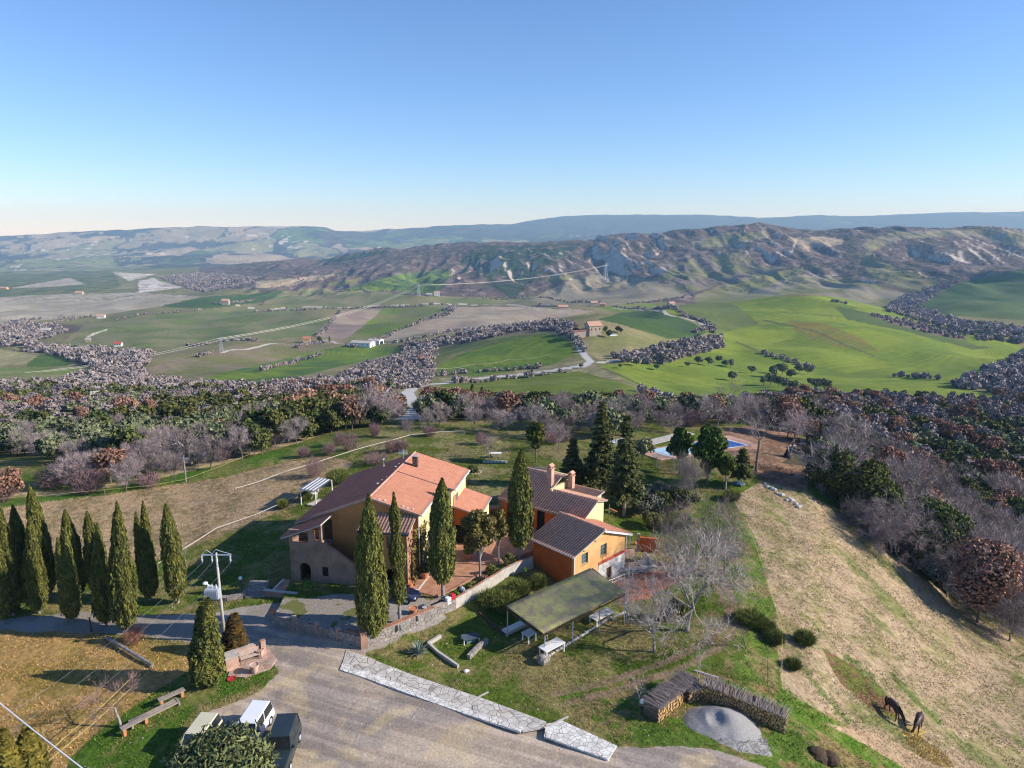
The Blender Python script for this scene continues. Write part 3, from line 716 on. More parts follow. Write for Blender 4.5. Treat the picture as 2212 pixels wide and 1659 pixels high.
npoly([(1190, 1500), (1330, 1470), (1480, 1440), (1690, 1490), (1830, 1580), (1960, 1665), (2100, 1900), (1750, 1900), (1600, 1640), (1330, 1600)], (.085, .14, .02), (.22, .165, .07), 5, 240)
npoly([(1690, 1480), (1830, 1580), (1960, 1665), (1850, 1640), (1740, 1560), (1700, 1530)], (.08, .15, .015), (.15, .18, .04), 2, 244, .3, -.1)
npoly([(1560, 1100), (1610, 1110), (1680, 1320), (1690, 1490), (1560, 1440), (1600, 1320), (1570, 1220)], (.10, .15, .025), (.2, .17, .07), 3, 245)
npoly([(1320, 1238), (1400, 1230), (1490, 1238), (1440, 1270), (1390, 1295), (1330, 1300)], (.42, .14, .08), (.36, .17, .10), 2, 246)
npoly([(1310, 1230), (1430, 1215), (1500, 1222), (1490, 1236), (1400, 1228), (1325, 1240)], (.36, .30, .25), (.26, .21, .17), 2, 247)
npoly([(1960, 1565), (2010, 1580), (2000, 1600), (1960, 1590)], (.50, .36, .11), (.36, .25, .10), 1, 248)
npoly([(1780, 1560), (1850, 1600), (1960, 1665), (2050, 1720), (2000, 1640), (1900, 1590)], (.40, .28, .17), (.34, .25, .15), 2, 248)
for pts, w_ in (([(1528, 1230), (1560, 1290), (1575, 1330), (1540, 1380), (1450, 1425), (1380, 1450), (1290, 1480), (1200, 1500)], 7), ([(1552, 1230), (1580, 1290), (1598, 1335), (1560, 1395), (1480, 1440), (1400, 1468), (1310, 1500), (1230, 1520)], 7)):
    paint(((seg_dist(UG, VG, pts) + 4 * noise2(XG / .8, YG / .8, 77) < w_) & (DG < 100)), (.24, .17, .11), col2=(.19, .15, .08), scale=3)
# ------------- classes of ground that are surfaces of their own
YARD = [(at_z(*p, 0).x, at_z(*p, 0).y) for p in [(560, 1415), (600, 1452), (560, 1490), (520, 1508), (440, 1540), (400, 1600), (350, 1680), (280, 1900), (1600, 1900), (1790, 1700), (1745, 1655), (1660, 1630), (1590, 1618), (1480, 1600), (1330, 1612), (1180, 1560), (1000, 1500), (860, 1450), (790, 1415), (788, 1398), (600, 1345), (560, 1345), (520, 1370)]]
wx = XG + .5 * fbm(XG, YG, 2.5, 3, 250); wy = YG + .5 * fbm(XG, YG, 2.5, 3, 251)
yard = in_poly(wx, wy, YARD) & ~inc
DRIVE = [(-900, 1318), (0, 1325), (170, 1312), (300, 1324), (420, 1326), (520, 1313), (640, 1292), (760, 1282), (905, 1287), (935, 1300), (965, 1318), (940, 1330), (870, 1352), (820, 1388), (788, 1396), (600, 1344), (560, 1345), (560, 1415), (500, 1385), (400, 1388), (290, 1366), (180, 1362), (0, 1352), (-900, 1346)]
dpoly = [(at_z(p[0], p[1], .6 if p[0] > 590 else 0).x, at_z(p[0], p[1], .6 if p[0] > 590 else 0).y) for p in DRIVE]
drive = (in_poly(wx, wy, dpoly)) & ~yard & (DG < 100)
def road_mask(pts, width, dmin=100, dmax=3000):
    P = [G(*p) for p in pts]
    P = [(p.x, p.y) for p in P if p is not None]
    return (seg_dist(XG, YG, P) < width / 2) & (DG > dmin) & (DG < dmax)
ROAD = [(880, 905), (905, 880), (888, 862), (880, 848), (893, 838), (930, 830), (1000, 820), (1100, 811), (1200, 799), (1262, 790), (1277, 781), (1262, 766), (1252, 752)]
road = road_mask(ROAD, 5.5, 100, 800)
lanes = np.zeros(XG.shape, bool)
for pts, wd_ in (([(480, 762), (553, 750), (610, 742)], 5), ([(553, 672), (620, 664), (700, 664), (800, 662), (900, 659), (1000, 657), (1100, 658), (1200, 662)], 7),
                 ([(845, 738), (900, 728), (970, 719), (1050, 709), (1106, 700), (1200, 690), (1270, 680)], 4.5), ([(1326, 665), (1393, 671), (1440, 679), (1481, 688), (1512, 697), (1524, 706), (1538, 715)], 5),
                 ([(697, 735), (720, 738), (760, 741)], 5), ([(820, 741), (850, 742)], 4), ([(497, 657), (530, 663), (560, 667)], 4), ([(190, 728), (205, 720), (230, 712)], 5), ([(300, 632), (360, 625), (392, 621)], 9), ([(0, 738), (60, 736)], 5),
                 ([(1252, 752), (1246, 735), (1242, 722)], 4), ([(1295, 783), (1380, 780), (1440, 779)], 5)):
    lanes |= road_mask(pts, wd_, 400, 3500)
cls = np.zeros(XG.shape, int)
cls[yard] = 1; cls[drive] = 2; cls[road] = 3; cls[lanes] = 4
cls[(cls == 0) & (DG > 1900)] = 5
# colours of those surfaces
tt = sstep(-.2, .2, fbm(XG * .5 + YG * .9, YG * .5 - XG * .35, 5, 4, 260) + .25 * fbm(XG, YG, .8, 2, 261))[..., None]
cy_ = S(.42, .34, .26) * (1 - tt) + S(.29, .245, .21) * tt
sA = XG * .93 - YG * .36; sB = XG * .36 + YG * .93
rut = sstep(-.35, .35, noise2(sA / 16, sB / .9, 270) + .5 * noise2(sA / 7, sB / .35, 271))[..., None]
t2 = sstep(.12, .3, fbm(XG, YG, 4, 3, 263))[..., None]
cy_ = cy_ * (1 - t2 * .7) + S(.47, .37, .23) * t2 * .7
cy_ = cy_ * (.84 + .30 * rut)
CG[:] = np.where(yard[..., None], cy_, CG)
cd_ = S(.34, .31, .27) * (1 - tt) + S(.27, .24, .20) * tt
CG[:] = np.where(drive[..., None], cd_, CG)
gg = (fbm(XG, YG, 2.5, 3, 266) > .24) & drive & inc
CG[:] = np.where(gg[..., None], S(.14, .15, .05), CG)
CG[:] = np.where(road[..., None], S(.46, .45, .43), CG)
CG[:] = np.where(lanes[..., None], S(.5, .46, .40), CG)
sandm = in_poly(UW, VW, [(1490, 1540), (1590, 1550), (1650, 1600), (1665, 1635), (1600, 1625), (1540, 1600)]) & near
CG[:] = np.where(sandm[..., None], S(.27, .26, .25), CG)

def ground_mat(name, hues, d1=.10, far=False):
    m = bpy.data.materials.new(name); m.use_nodes = True
    nt = m.node_tree; N = nt.nodes; L = nt.links
    b = N["Principled BSDF"]; b.inputs["Roughness"].default_value = .95; b.inputs["Specular IOR Level"].default_value = .1
    at = N.new("ShaderNodeAttribute"); at.attribute_name = "Col"
    tc = N.new("ShaderNodeTexCoord")
    val = None
    for sc, lo, hi in hues:
        no = N.new("ShaderNodeTexNoise"); no.inputs["Scale"].default_value = sc; no.inputs["Detail"].default_value = 6; no.inputs["Roughness"].default_value = .65
        L.new(tc.outputs["Object"], no.inputs["Vector"])
        mr = N.new("ShaderNodeMapRange"); mr.inputs[1].default_value = .3; mr.inputs[2].default_value = .7; mr.inputs[3].default_value = lo; mr.inputs[4].default_value = hi
        L.new(no.outputs[0], mr.inputs[0])
        if val is None: val = mr.outputs[0]
        else:
            mu = N.new("ShaderNodeMath"); mu.operation = 'MULTIPLY'; L.new(val, mu.inputs[0]); L.new(mr.outputs[0], mu.inputs[1]); val = mu.outputs[0]
    hs = N.new("ShaderNodeHueSaturation"); L.new(at.outputs["Color"], hs.inputs["Color"]); L.new(val, hs.inputs["Value"])
    L.new(hs.outputs[0], b.inputs["Base Color"])
    last = None
    for sc, dist in d1:
        bn = N.new("ShaderNodeTexNoise"); bn.inputs["Scale"].default_value = sc; bn.inputs["Detail"].default_value = 4
        L.new(tc.outputs["Object"], bn.inputs["Vector"])
        bp = N.new("ShaderNodeBump"); bp.inputs["Distance"].default_value = dist
        L.new(bn.outputs[0], bp.inputs["Height"])
        if last is not None: L.new(last, bp.inputs["Normal"])
        last = bp.outputs[0]
    if last is not None: L.new(last, b.inputs["Normal"])
    return m
GM = {0: ground_mat('grassland', [(2.2, .62, 1.38), (.25, .85, 1.15)], [(2.5, .10), (.15, .6)]),
      1: ground_mat('yard_gravel', [(5.0, .78, 1.25), (.5, .9, 1.1)], [(5, .03)]),
      2: ground_mat('drive_gravel', [(6.0, .75, 1.25)], [(6, .03)]),
      3: ground_mat('pale_road', [(.6, .92, 1.08)], [(.5, .02)]),
      4: ground_mat('dusty_lane', [(.3, .85, 1.15)], [(.3, .02)]),
      5: ground_mat('far_hills', [(.035, .75, 1.25), (.006, .85, 1.15)], [(.045, 9.0), (.012, 12.0)])}
NAMES = {0: 'ground', 1: 'gravel_yard', 2: 'driveway', 3: 'country_road', 4: 'farm_lanes', 5: 'hills'}
# one class per quad
qc = cls[:-1, :-1]
V3 = np.stack([XG, YG, ZG], -1).reshape(-1, 3)
CF = np.concatenate([CG, np.ones(XG.shape + (1,), np.float32)], -1).reshape(-1, 4)
jj, ii = np.meshgrid(np.arange(NR - 1), np.arange(NAZ - 1), indexing='ij')
for k in NAMES:
    s = qc == k
    j = jj[s]; i = ii[s]
    if not len(j): continue
    f = np.stack([j * NAZ + i, j * NAZ + i + 1, (j + 1) * NAZ + i + 1, (j + 1) * NAZ + i], -1)
    used, inv = np.unique(f.ravel(), return_inverse=True)
    me = mesh_np(NAMES[k], V3[used], inv.reshape(f.shape), GM[k], smooth=True)
    ca = me.color_attributes.new(name="Col", type='FLOAT_COLOR', domain='POINT')
    ca.data.foreach_set('color', CF[used].ravel().astype(np.float32))
    tag(link(NAMES[k], me), kind='structure')
del CF, V3, jj, ii, UW, VW
# ------------------------------------------------------------ plants: meshes
def quads(P, A, B):
    """quad faces from centres and half axes"""
    v = np.stack([P - A - B, P + A - B, P + A + B, P - A + B], 1).reshape(-1, 3)
    return v, np.arange(len(v)).reshape(-1, 4)
def unit(v): return v / (np.linalg.norm(v, axis=-1, keepdims=True) + 1e-9)
def leafquads(rg, P, N, size, elong=1.0, up=0.0, jitter=.9):
    """leaf tufts at P facing roughly along N"""
    n = len(P)
    N = unit(N + jitter * rg.normal(size=(n, 3)))
    T = unit(np.cross(N, rg.normal(size=(n, 3))))
    if up:
        Zv = np.tile([0, 0, 1.0], (n, 1)); T = unit(T * (1 - up) + (Zv - (Zv * N).sum(1, keepdims=True) * N) * up)
    B = np.cross(N, T)
    s = (size * rg.uniform(.6, 1.4, n))[:, None]
    return quads(P, B * s, T * s * elong)
def tube_arr(segs, n=4):
    """segs: list of (p0,p1,r0,r1) -> verts, faces"""
    s = np.array([list(a) + list(b) + [c, d] for a, b, c, d in segs])
    p0, p1, r0, r1 = s[:, :3], s[:, 3:6], s[:, 6], s[:, 7]
    d = unit(p1 - p0); a = unit(np.cross(d, np.where(np.abs(d[:, 2:3]) > .9, [[1., 0, 0]], [[0, 0, 1.]]))); b = np.cross(d, a)
    vs = []
    for p, r in ((p0, r0), (p1, r1)):
        for k in range(n):
            an = 2 * PI * k / n
            vs.append(p + (a * math.cos(an) + b * math.sin(an)) * r[:, None])
    V = np.stack(vs, 1); m = len(s)
    base = (np.arange(m) * 2 * n)[:, None, None]
    F = np.array([[k, (k + 1) % n, n + (k + 1) % n, n + k] for k in range(n)])[None]
    return V.reshape(-1, 3), (base + F).reshape(-1, 4)
def merge(parts):
    V = []; F = {}; o = 0
    for v, f in parts:
        V.append(v); F.setdefault(f.shape[1], []).append(f + o); o += len(v)
    return np.concatenate(V), [np.concatenate(x) for x in F.values()]
def core_mesh(rg, rfun, h0, h1, n=12, k=14, cx=None):
    zs = np.linspace(h0, h1, k); vs = []
    for z in zs:
        r = max(rfun((z - h0) / (h1 - h0)), .01)
        for i in range(n):
            a = 2 * PI * i / n; rr = r * rg.uniform(.8, 1.1)
            vs.append((rr * math.cos(a), rr * math.sin(a), z))
    f = np.array([(j * n + i, j * n + (i + 1) % n, (j + 1) * n + (i + 1) % n, (j + 1) * n + i) for j in range(k - 1) for i in range(n)])
    return np.array(vs), f

def cypress(seed, h, R, n=5200, tips=1, size=.13,  trunk=.5, wob=.16, fullness=None, leafmat='cypress', top=.0):
    """tall flame-shaped conifer: (crown mesh, trunk mesh)"""
    rg = np.random.RandomState(seed)
    def prof(t):
        t = np.clip(t, 0, 1)
        if fullness: return R * fullness(t)
        return R * np.minimum(1, (t / .12 + .25)) ** .6 * (1 - np.clip((t - .45) / .55, 0, 1) ** 1.6) ** .75
    n = int(n * 4.5); size = size * .40
    ph = rg.uniform(0, 6.28, 12)
    def lump(th, z):
        return (.20 * np.sin(3 * th + ph[0] + z * .5) + .17 * np.sin(5 * th + ph[1] - z * .8) + .11 * np.sin(2 * th + ph[2] + z * 1.7)
                + .14 * np.sin(8 * th + ph[3] + z * 2.3) + .08 * np.sin(z * 4.1 + ph[4] + 4 * th))
    t = rg.uniform(0, 1, n) ** .9
    th = rg.uniform(0, 2 * PI, n); z = trunk + t * (h - trunk)
    r = prof(t) * (1 + wob * 2.2 * lump(th, z)) * rg.uniform(.78, 1.08, n)
    P = np.stack([r * np.cos(th), r * np.sin(th), z + rg.uniform(-.15, .25, n)], 1)
    # separate flame-shaped sprays standing proud of the column
    K = 150; tk = rg.uniform(.02, .97, K); ak = rg.uniform(0, 2 * PI, K); half = n * 3 // 5
    k = rg.randint(0, K, half); uu = rg.normal(size=half) * .5; hh2 = rg.uniform(-.35, 1.0, half) ** 1
    tt_ = np.clip(tk[k] + hh2 * .085, 0, 1); wid = .30 * (1 - .55 * np.clip(hh2, 0, 1))
    rk = prof(tt_) * (1.0 + .16 * np.sin(k * 12.9898) + .10 * rg.normal(size=half)) * (1 - .10 * uu ** 2)
    a_ = ak[k] + uu * wid
    P[:half] = np.stack([rk * np.cos(a_), rk * np.sin(a_), trunk + tt_ * (h - trunk) + .15], 1); th[:half] = a_; t[:half] = tt_
    if tips > 1:
        # several leading shoots
        k = rg.randint(0, tips, n); an = k * 2.2 + ph[5]
        off = R * .55 * sstep(.25, .9, t)
        P[:, 0] = P[:, 0] * (1 - .35 * sstep(.3, .8, t)) + off * np.cos(an); P[:, 1] = P[:, 1] * (1 - .35 * sstep(.3, .8, t)) + off * np.sin(an)
        P[:, 2] -= (k % 2) * .10 * h * t * (k > 0)
    bend = .02 * h * (t ** 2)
    P[:, 0] += bend * math.cos(ph[6]); P[:, 1] += bend * math.sin(ph[6])
    N = np.stack([np.cos(th), np.sin(th), np.full(n, .35)], 1)
    lv = leafquads(rg, P, N, size, 2.4, .72, .8)
    me = mesh_np('crown', *[lv[0], lv[1]], M[leafmat])
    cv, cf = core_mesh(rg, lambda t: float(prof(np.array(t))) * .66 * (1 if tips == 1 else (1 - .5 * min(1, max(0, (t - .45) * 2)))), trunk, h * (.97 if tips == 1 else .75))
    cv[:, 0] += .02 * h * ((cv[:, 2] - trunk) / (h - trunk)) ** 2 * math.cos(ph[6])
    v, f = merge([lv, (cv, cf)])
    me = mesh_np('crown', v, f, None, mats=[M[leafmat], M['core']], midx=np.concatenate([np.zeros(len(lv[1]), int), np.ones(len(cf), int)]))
    tv, tf = tube_arr([((0, 0, -.4), (0, 0, trunk + .8), .022 * h ** .9 + .04, .02 * h ** .9), ((0, 0, trunk + .8), (0, 0, h * .7), .02 * h ** .9, .03)], 8)
    return [('crown', me), ('trunk', mesh_np('trunk', tv, tf, M['pale_bark'], smooth=True))]

def branches(rg, h, spread, trunk_h, r0, depth=4, nb=4, droop=0.0, up=.35, lean=0.0, shrink=.72, first=None):
    thick = []; tipsl = []
    def grow(p, d, L, r, k):
        steps = 3 if k > 0 else 4
        for s in range(steps):
            d2 = (d + rg.normal(size=3) * (.16 if k else .07) + np.array([0, 0, up * .12 - droop * .1 * k]))
            d2 /= np.linalg.norm(d2)
            q = p + d2 * L / steps; r2 = r * (.86 if k else .9)
            thick.append((p, q, r, r2)); p, d, r = q, d2, r2
            if k >= 1 and k < depth and rg.rand() < .55:
                side = unit(np.cross(d, rg.normal(size=3))[None])[0]
                nd = unit((d * .55 + side * .8)[None])[0]
                grow(p, nd, L * .5 * rg.uniform(.7, 1.1), r * .55, k + 1)
        if k >= depth:
            tipsl.append((p, d, L)); return
        n = nb if k == 0 else rg.randint(2, 4)
        a0 = rg.uniform(0, 6.28)
        for b in range(n):
            an = a0 + b * 2 * PI / n + rg.uniform(-.4, .4)
            ref = unit(np.cross(d, [0.3, .2, 1.0])[None])[0]; ref2 = np.cross(d, ref)
            side = ref * math.cos(an) + ref2 * math.sin(an)
            sp = spread * rg.uniform(.6, 1.2)
            nd = d * (1 - .3 * sp) + side * sp; nd[2] += up * .3; nd /= np.linalg.norm(nd)
            grow(p, nd, L * shrink * rg.uniform(.8, 1.15) if k else first or h * .30, r * .62, k + 1)
    grow(np.zeros(3) - [0, 0, .3], np.array([lean, 0, 1.0]), trunk_h + .3, r0, 0)
    return thick, tipsl
def twigs(rg, tips, n, L, w):
    """fine shoots as slim triangles pointing away from the branch tips"""
    k = rg.randint(0, len(tips), n)
    P0 = np.array([t[0] for t in tips])[k] + rg.normal(size=(n, 3)) * L * .25
    D = unit(np.array([t[1] for t in tips])[k] + rg.normal(size=(n, 3)) * .55 + [0, 0, .15])
    ln = L * rg.uniform(.5, 1.4, n)[:, None]
    S_ = unit(np.cross(D, rg.normal(size=(n, 3)))) * w
    v = np.stack([P0 - S_, P0 + S_, P0 + D * ln], 1).reshape(-1, 3)
    return v, np.arange(len(v)).reshape(-1, 3)
def bare_tree(seed, h, spread=.75, trunk_h=2.0, r0=.16, depth=4, ntw=2600, twL=.9, w=.014, bark='bark', twig='twig', nb=4, up=.35, lean=0.0, minr=.011, droop=0):
    rg = np.random.RandomState(seed)
    th, tips = branches(rg, h, spread, trunk_h, r0, depth, nb, droop, up, lean)
    th = [(a, b, max(c, minr), max(d, minr * .8)) for a, b, c, d in th]
    big = [s for s in th if s[2] > .05]; small = [s for s in th if s[2] <= .05]
    if not big: big = th[:4]
    zmax = max(s[1][2] for s in th)
    k = h * .93 / zmax
    sc = lambda S_: [(a * [1, 1, k], b * [1, 1, k], c, d) for a, b, c, d in S_]
    big, small = sc(big), sc(small); tips = [(a * [1, 1, k], b, c) for a, b, c in tips]
    tm = mesh_np('trunk', *tube_arr(big, 6), M[bark], smooth=True)
    parts = []
    if small: parts.append(tube_arr(small, 3))
    parts.append(twigs(rg, tips, ntw, twL, w))
    v, f = merge(parts)
    return [('trunk', tm), ('twigs', mesh_np('twigs', v, f, M[twig]))]
def leafy_tree(seed, h, R, n=2600, size=.16, leaf='olive', trunk_h=1.2, r0=.2, lumps=14, elong=1.5, core=.62, twigsn=0, flat=.8, bark='bark', up=0):
    """rounded crown made of clumps of leaf tufts around a branched frame"""
    rg = np.random.RandomState(seed)
    ch = h - trunk_h * .7; c0 = np.array([0, 0, trunk_h * .7 + ch * .5])
    if leaf not in ('olive_near',): n = int(n * 2.2); size = size * .62
    d = unit(rg.normal(size=(lumps, 3)) + [0, 0, .25]); LC = c0 + d * np.array([R * .62, R * .62, ch * .34]) * rg.uniform(.55, 1.08, (lumps, 1))
    LR_ = R * rg.uniform(.28, .52, lumps)
    k = rg.randint(0, lumps, n); dd = unit(rg.normal(size=(n, 3)) + [0, 0, .3])
    P = LC[k] + dd * (LR_[k] * rg.uniform(.55, 1.1, n))[:, None] * [1, 1, flat]
    lv = leafquads(rg, P, dd, size, elong, up, .8)
    cores = []; mi = [np.zeros(len(lv[1]), int)]
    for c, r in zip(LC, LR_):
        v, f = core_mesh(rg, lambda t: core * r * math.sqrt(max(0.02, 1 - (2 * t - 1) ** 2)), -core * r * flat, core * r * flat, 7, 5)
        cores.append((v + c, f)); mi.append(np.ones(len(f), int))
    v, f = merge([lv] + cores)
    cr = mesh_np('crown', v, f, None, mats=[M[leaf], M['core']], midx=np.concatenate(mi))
    segs = [((0, 0, -.3), (0, 0, trunk_h), r0, r0 * .75)] + [((0, 0, trunk_h * .8), tuple(c), r0 * .45, .03) for c in LC]
    segs = [(np.array(a, float), np.array(b, float), c, d) for a, b, c, d in segs]
    return [('crown', cr), ('trunk', mesh_np('trunk', *tube_arr(segs, 6), M[bark], smooth=True))]
def shrub(seed, h, R, n=1200, w=.02, L=.7, m='shrub_twig', cone=.5):
    """many thin stems rising from one foot"""
    rg = np.random.RandomState(seed)
    an = rg.uniform(0, 2 * PI, n); rr = np.sqrt(rg.uniform(0, 1, n)); t = rg.uniform(.05, .95, n)
    rad_ = R * rr * (.25 + .75 * t ** cone) * np.sqrt(np.clip(1.15 - t * t * .7, .1, 1))
    P0 = np.stack([rad_ * np.cos(an), rad_ * np.sin(an), h * t * (1 - .35 * rr)], 1)
    D = unit(np.stack([np.cos(an) * rr, np.sin(an) * rr, np.full(n, 1.1)], 1) + rg.normal(size=(n, 3)) * .5)
    S_ = unit(np.cross(D, rg.normal(size=(n, 3)))) * w
    ln = L * rg.uniform(.5, 1.3, n)[:, None]
    v = np.stack([P0 - S_, P0 + S_, P0 + D * ln], 1).reshape(-1, 3)
    st = [(np.zeros(3), np.array([R * .5 * math.cos(a), R * .5 * math.sin(a), h * .6]), .03, .01) for a in rg.uniform(0, 6.28, 7)]
    v2, f2 = merge([(v, np.arange(len(v)).reshape(-1, 3)), tube_arr(st, 3)])
    return [('stems', mesh_np('stems', v2, f2, M[m]))]
def conifer(seed, h, R, base=1.5, levels=14, per=9, leaf='fir', droop=.25, size=.16, shape=1.0, dens=26, trunk='bark'):
    dens = dens * 2.2; size = size * .62; per = per + 2
    """layered conifer: whorls of flat needle sprays"""
    rg = np.random.RandomState(seed); P = []; N = []; segs = [(np.array([0, 0, -.3]), np.array([0, 0, h * .97]), .02 * h, .02)]
    for l in range(levels):
        t = (l + rg.uniform(0, .5)) / levels; z = base + t * (h - base); r = R * (1 - t ** shape) * rg.uniform(.8, 1.1) + .25
        a0 = rg.uniform(0, 6.28)
        for b in range(per):
            a = a0 + b * 2 * PI / per + rg.uniform(-.3, .3); L = r * rg.uniform(.65, 1.12)
            dirv = np.array([math.cos(a), math.sin(a), .18 * t])
            p0 = np.array([0, 0, z]); p1 = p0 + dirv * L - [0, 0, droop * L * .6]
            segs.append((p0, p1, .045 * (1 - t) + .012, .008))
            m = int(dens * (L / R) ** 1.0) + 6
            s = rg.uniform(.18, 1.0, m)[:, None]
            side = np.array([-math.sin(a), math.cos(a), 0])
            w_ = (.10 + .30 * L * (1 - s ** 2)) * rg.uniform(-1, 1, (m, 1))
            pts = p0 + (p1 - p0) * s - np.array([0, 0, 1]) * (droop * .5 * L * (s ** 2)) + side * w_ + rg.normal(size=(m, 3)) * .05
            P.append(pts); N.append(np.tile([0, 0, 1.0], (m, 1)) + dirv * .35)
    P = np.concatenate(P); N = np.concatenate(N)
    lv = leafquads(rg, P, N, size, 1.7, 0, .45)
    return [('crown', mesh_np('crown', lv[0], lv[1], M[leaf])), ('trunk', mesh_np('trunk', *tube_arr(segs, 6), M[trunk], smooth=True))]

def plant(proto, name, label, cat, p, scale=1.0, group=None, rot=None, sxy=None):
    sc = scale if hasattr(scale, '__len__') else (scale * (sxy or 1),) * 2 + (scale,)
    t = thing(name, label, cat, p, rnd.uniform(0, 6.28) if rot is None else rot, group, sc)
    for nm, me in proto: link(nm, me, t)
    return t

# ------------------------------------------------------------ plants: the ones one can tell apart
CY = [cypress(s, 10.0, 1.15, 4600, tips=(1, 2, 1, 2, 1)[s % 5]) for s in range(5)]
def cyp(u, v, topv, z=None, w=1.0, proto=None, label='', group='cypresses along the drive', rot=None, name='cypress', cat='cypress tree'):
    p = G(u, v) if z is None else at_z(u, v, z)
    # height from the survey
    lo, hi = p.z, p.z + 40
    for _ in range(40):
        m = (lo + hi) / 2
        if proj(p.x, p.y, m)[1] > topv: lo = m
        else: hi = m
    h = lo - p.z
    pr = proto if proto is not None else CY[rnd.randrange(5)]
    return plant(pr, name, label, cat, p, h / 10.0, group, rot, w / (h / 10.0))
ROW = [(-60, 1345, 1085, 1.0, 'cypress cut by the left edge of the photo, beside the drive'),
       (30, 1330, 1098, 1.15, 'tall cypress rising behind the leftmost cypresses of the drive'),
       (8, 1345, 1140, 1.15, 'cypress at the left edge with a sunlit right flank'),
       (85, 1325, 1120, 1.15, 'broad cypress leaning left, fourth from the left edge beside the drive'),
       (105, 1290, 1055, 1.15, 'tallest cypress of the dense left clump, its tip above the pale field edge'),
       (60, 1285, 1095, 1.0, 'slim dark cypress behind the dense left clump'),
       (158, 1343, 1148, 1.0, 'shorter cypress with a brownish lit edge at the right of the dense clump'),
       (170, 1290, 1105, 1.1, 'cypress standing behind the brownish-edged one on the far side of the drive'),
       (230, 1352, 1135, 1.1, 'dark cypress at the drive edge just left of the thickest cypress'),
       (215, 1290, 1110, 1.0, 'slim cypress seen between two thick ones across the drive'),
       (275, 1366, 1092, 1.3, 'thickest cypress with two tops beside the bend of the drive'),
       (325, 1297, 1092, 1.05, 'second cypress from the right end of the drive row, with a ragged top'),
       (385, 1302, 1093, 1.15, 'last cypress at the right end of the row, beside the house shadow')]
for k, (u, v, tv, w_, lb) in enumerate(ROW):
    cyp(u, v, tv, None, w_ * .60, CY[k % 5] if k != 10 else CY[3], lb)
CYB = cypress(31, 10, 1.30, 9000, size=.12, fullness=lambda t: np.minimum(1, (t / .12 + .3)) ** .7 * (1 - np.clip((t - .3) / .7, 0, 1) ** 2.1) ** .9, trunk=.25)
cyp(806, 1374, 1076, .5, .86, CYB, 'massive dark cypress in front of the farmhouse, at the corner of the stone wall', 'cypresses around the forecourt', 1.0)
CYS = cypress(32, 10, .72, 4300, size=.11, wob=.3, trunk=1.6, fullness=lambda t: (.55 + .45 * np.sin(t * 9 + .6) ** 2) * (1 - np.clip((t - .5) / .5, 0, 1) ** 1.8) ** .8 * np.minimum(1, t / .05 + .3))
cyp(864, 1345, 1071, .6, .82, CYS, 'slender lumpy cypress with a pale bare stem beside the blue car', 'cypresses around the forecourt', 2.0)
CYM = cypress(33, 10, 1.02, 6000, size=.12, trunk=1.5, tips=1)
cyp(957, 1292, 1041, .6, 1.0, CYM, 'tall cypress growing out of the terracotta terrace in front of the farmhouse door', 'cypresses around the forecourt', .5)
cyp(1122, 1208, 977, .6, 1.0, cypress(34, 10, 1.10, 6000, size=.12, trunk=1.3), 'dark smooth cypress with a bare trunk foot between the farmhouse and the annexes', 'cypresses around the forecourt', 3.0)
p = at_z(1037, 1248, .6)
plant(leafy_tree(41, 8.6, 2.0, 4200, .13, 'gold_oak', 2.6, .14, 22, 1.4, .5, bark='pale_bark') if 'gold_oak' in M else leafy_tree(41, 8.6, 2.0, 4200, .13, 'bronze_leaf' if 'bronze_leaf' in M else 'pine', 2.6, .14, 22, 1.4, .5, bark='pale_bark'),
      'thuja_tree', 'bronze-green airy tree with a clear pale stem on the terrace bed', 'tree', p, 1.0, 'airy bronze trees on the terrace bed', 0.3)
p = at_z(1077, 1222, .6)
plant(leafy_tree(42, 7.6, 1.15, 2000, .13, 'bronze_leaf', 2.6, .10, 14, 1.4, .5, bark='pale_bark'),
      'thuja_tree', 'narrower bronze-green tree with a crooked white stem, right of the airy one', 'tree', p, 1.0, 'airy bronze trees on the terrace bed', 0.9)
# conifers on the left foreground
DBL = cypress(51, 10, 1.25, 6500, tips=2, size=.17, trunk=.2, wob=.22, leafmat='cypress')
cyp(450, 1478, 1297, 0, .82, DBL, 'broad two-topped golden-green cypress beside the brick bench', 'conifers by the brick bench', PI / 2 * .1)
cyp(508, 1412, 1330, 0, 1.0, cypress(52, 10, .95, 3500, size=.28, trunk=.2, leafmat='bronze_cypress', fullness=lambda t: (1 - t) ** .75 * np.minimum(1, t / .08 + .4)), 'small rusty-brown conical conifer behind the brick bench', 'conifers by the brick bench', 0)
cyp(55, 1790, 1565, -.2, 1.1, cypress(53, 10, 1.15, 7500, tips=2, size=.2, trunk=.2, wob=.3, leafmat='gold_cypress'), 'golden conifer in the bottom left corner of the photo', 'garden conifers', 1.2)
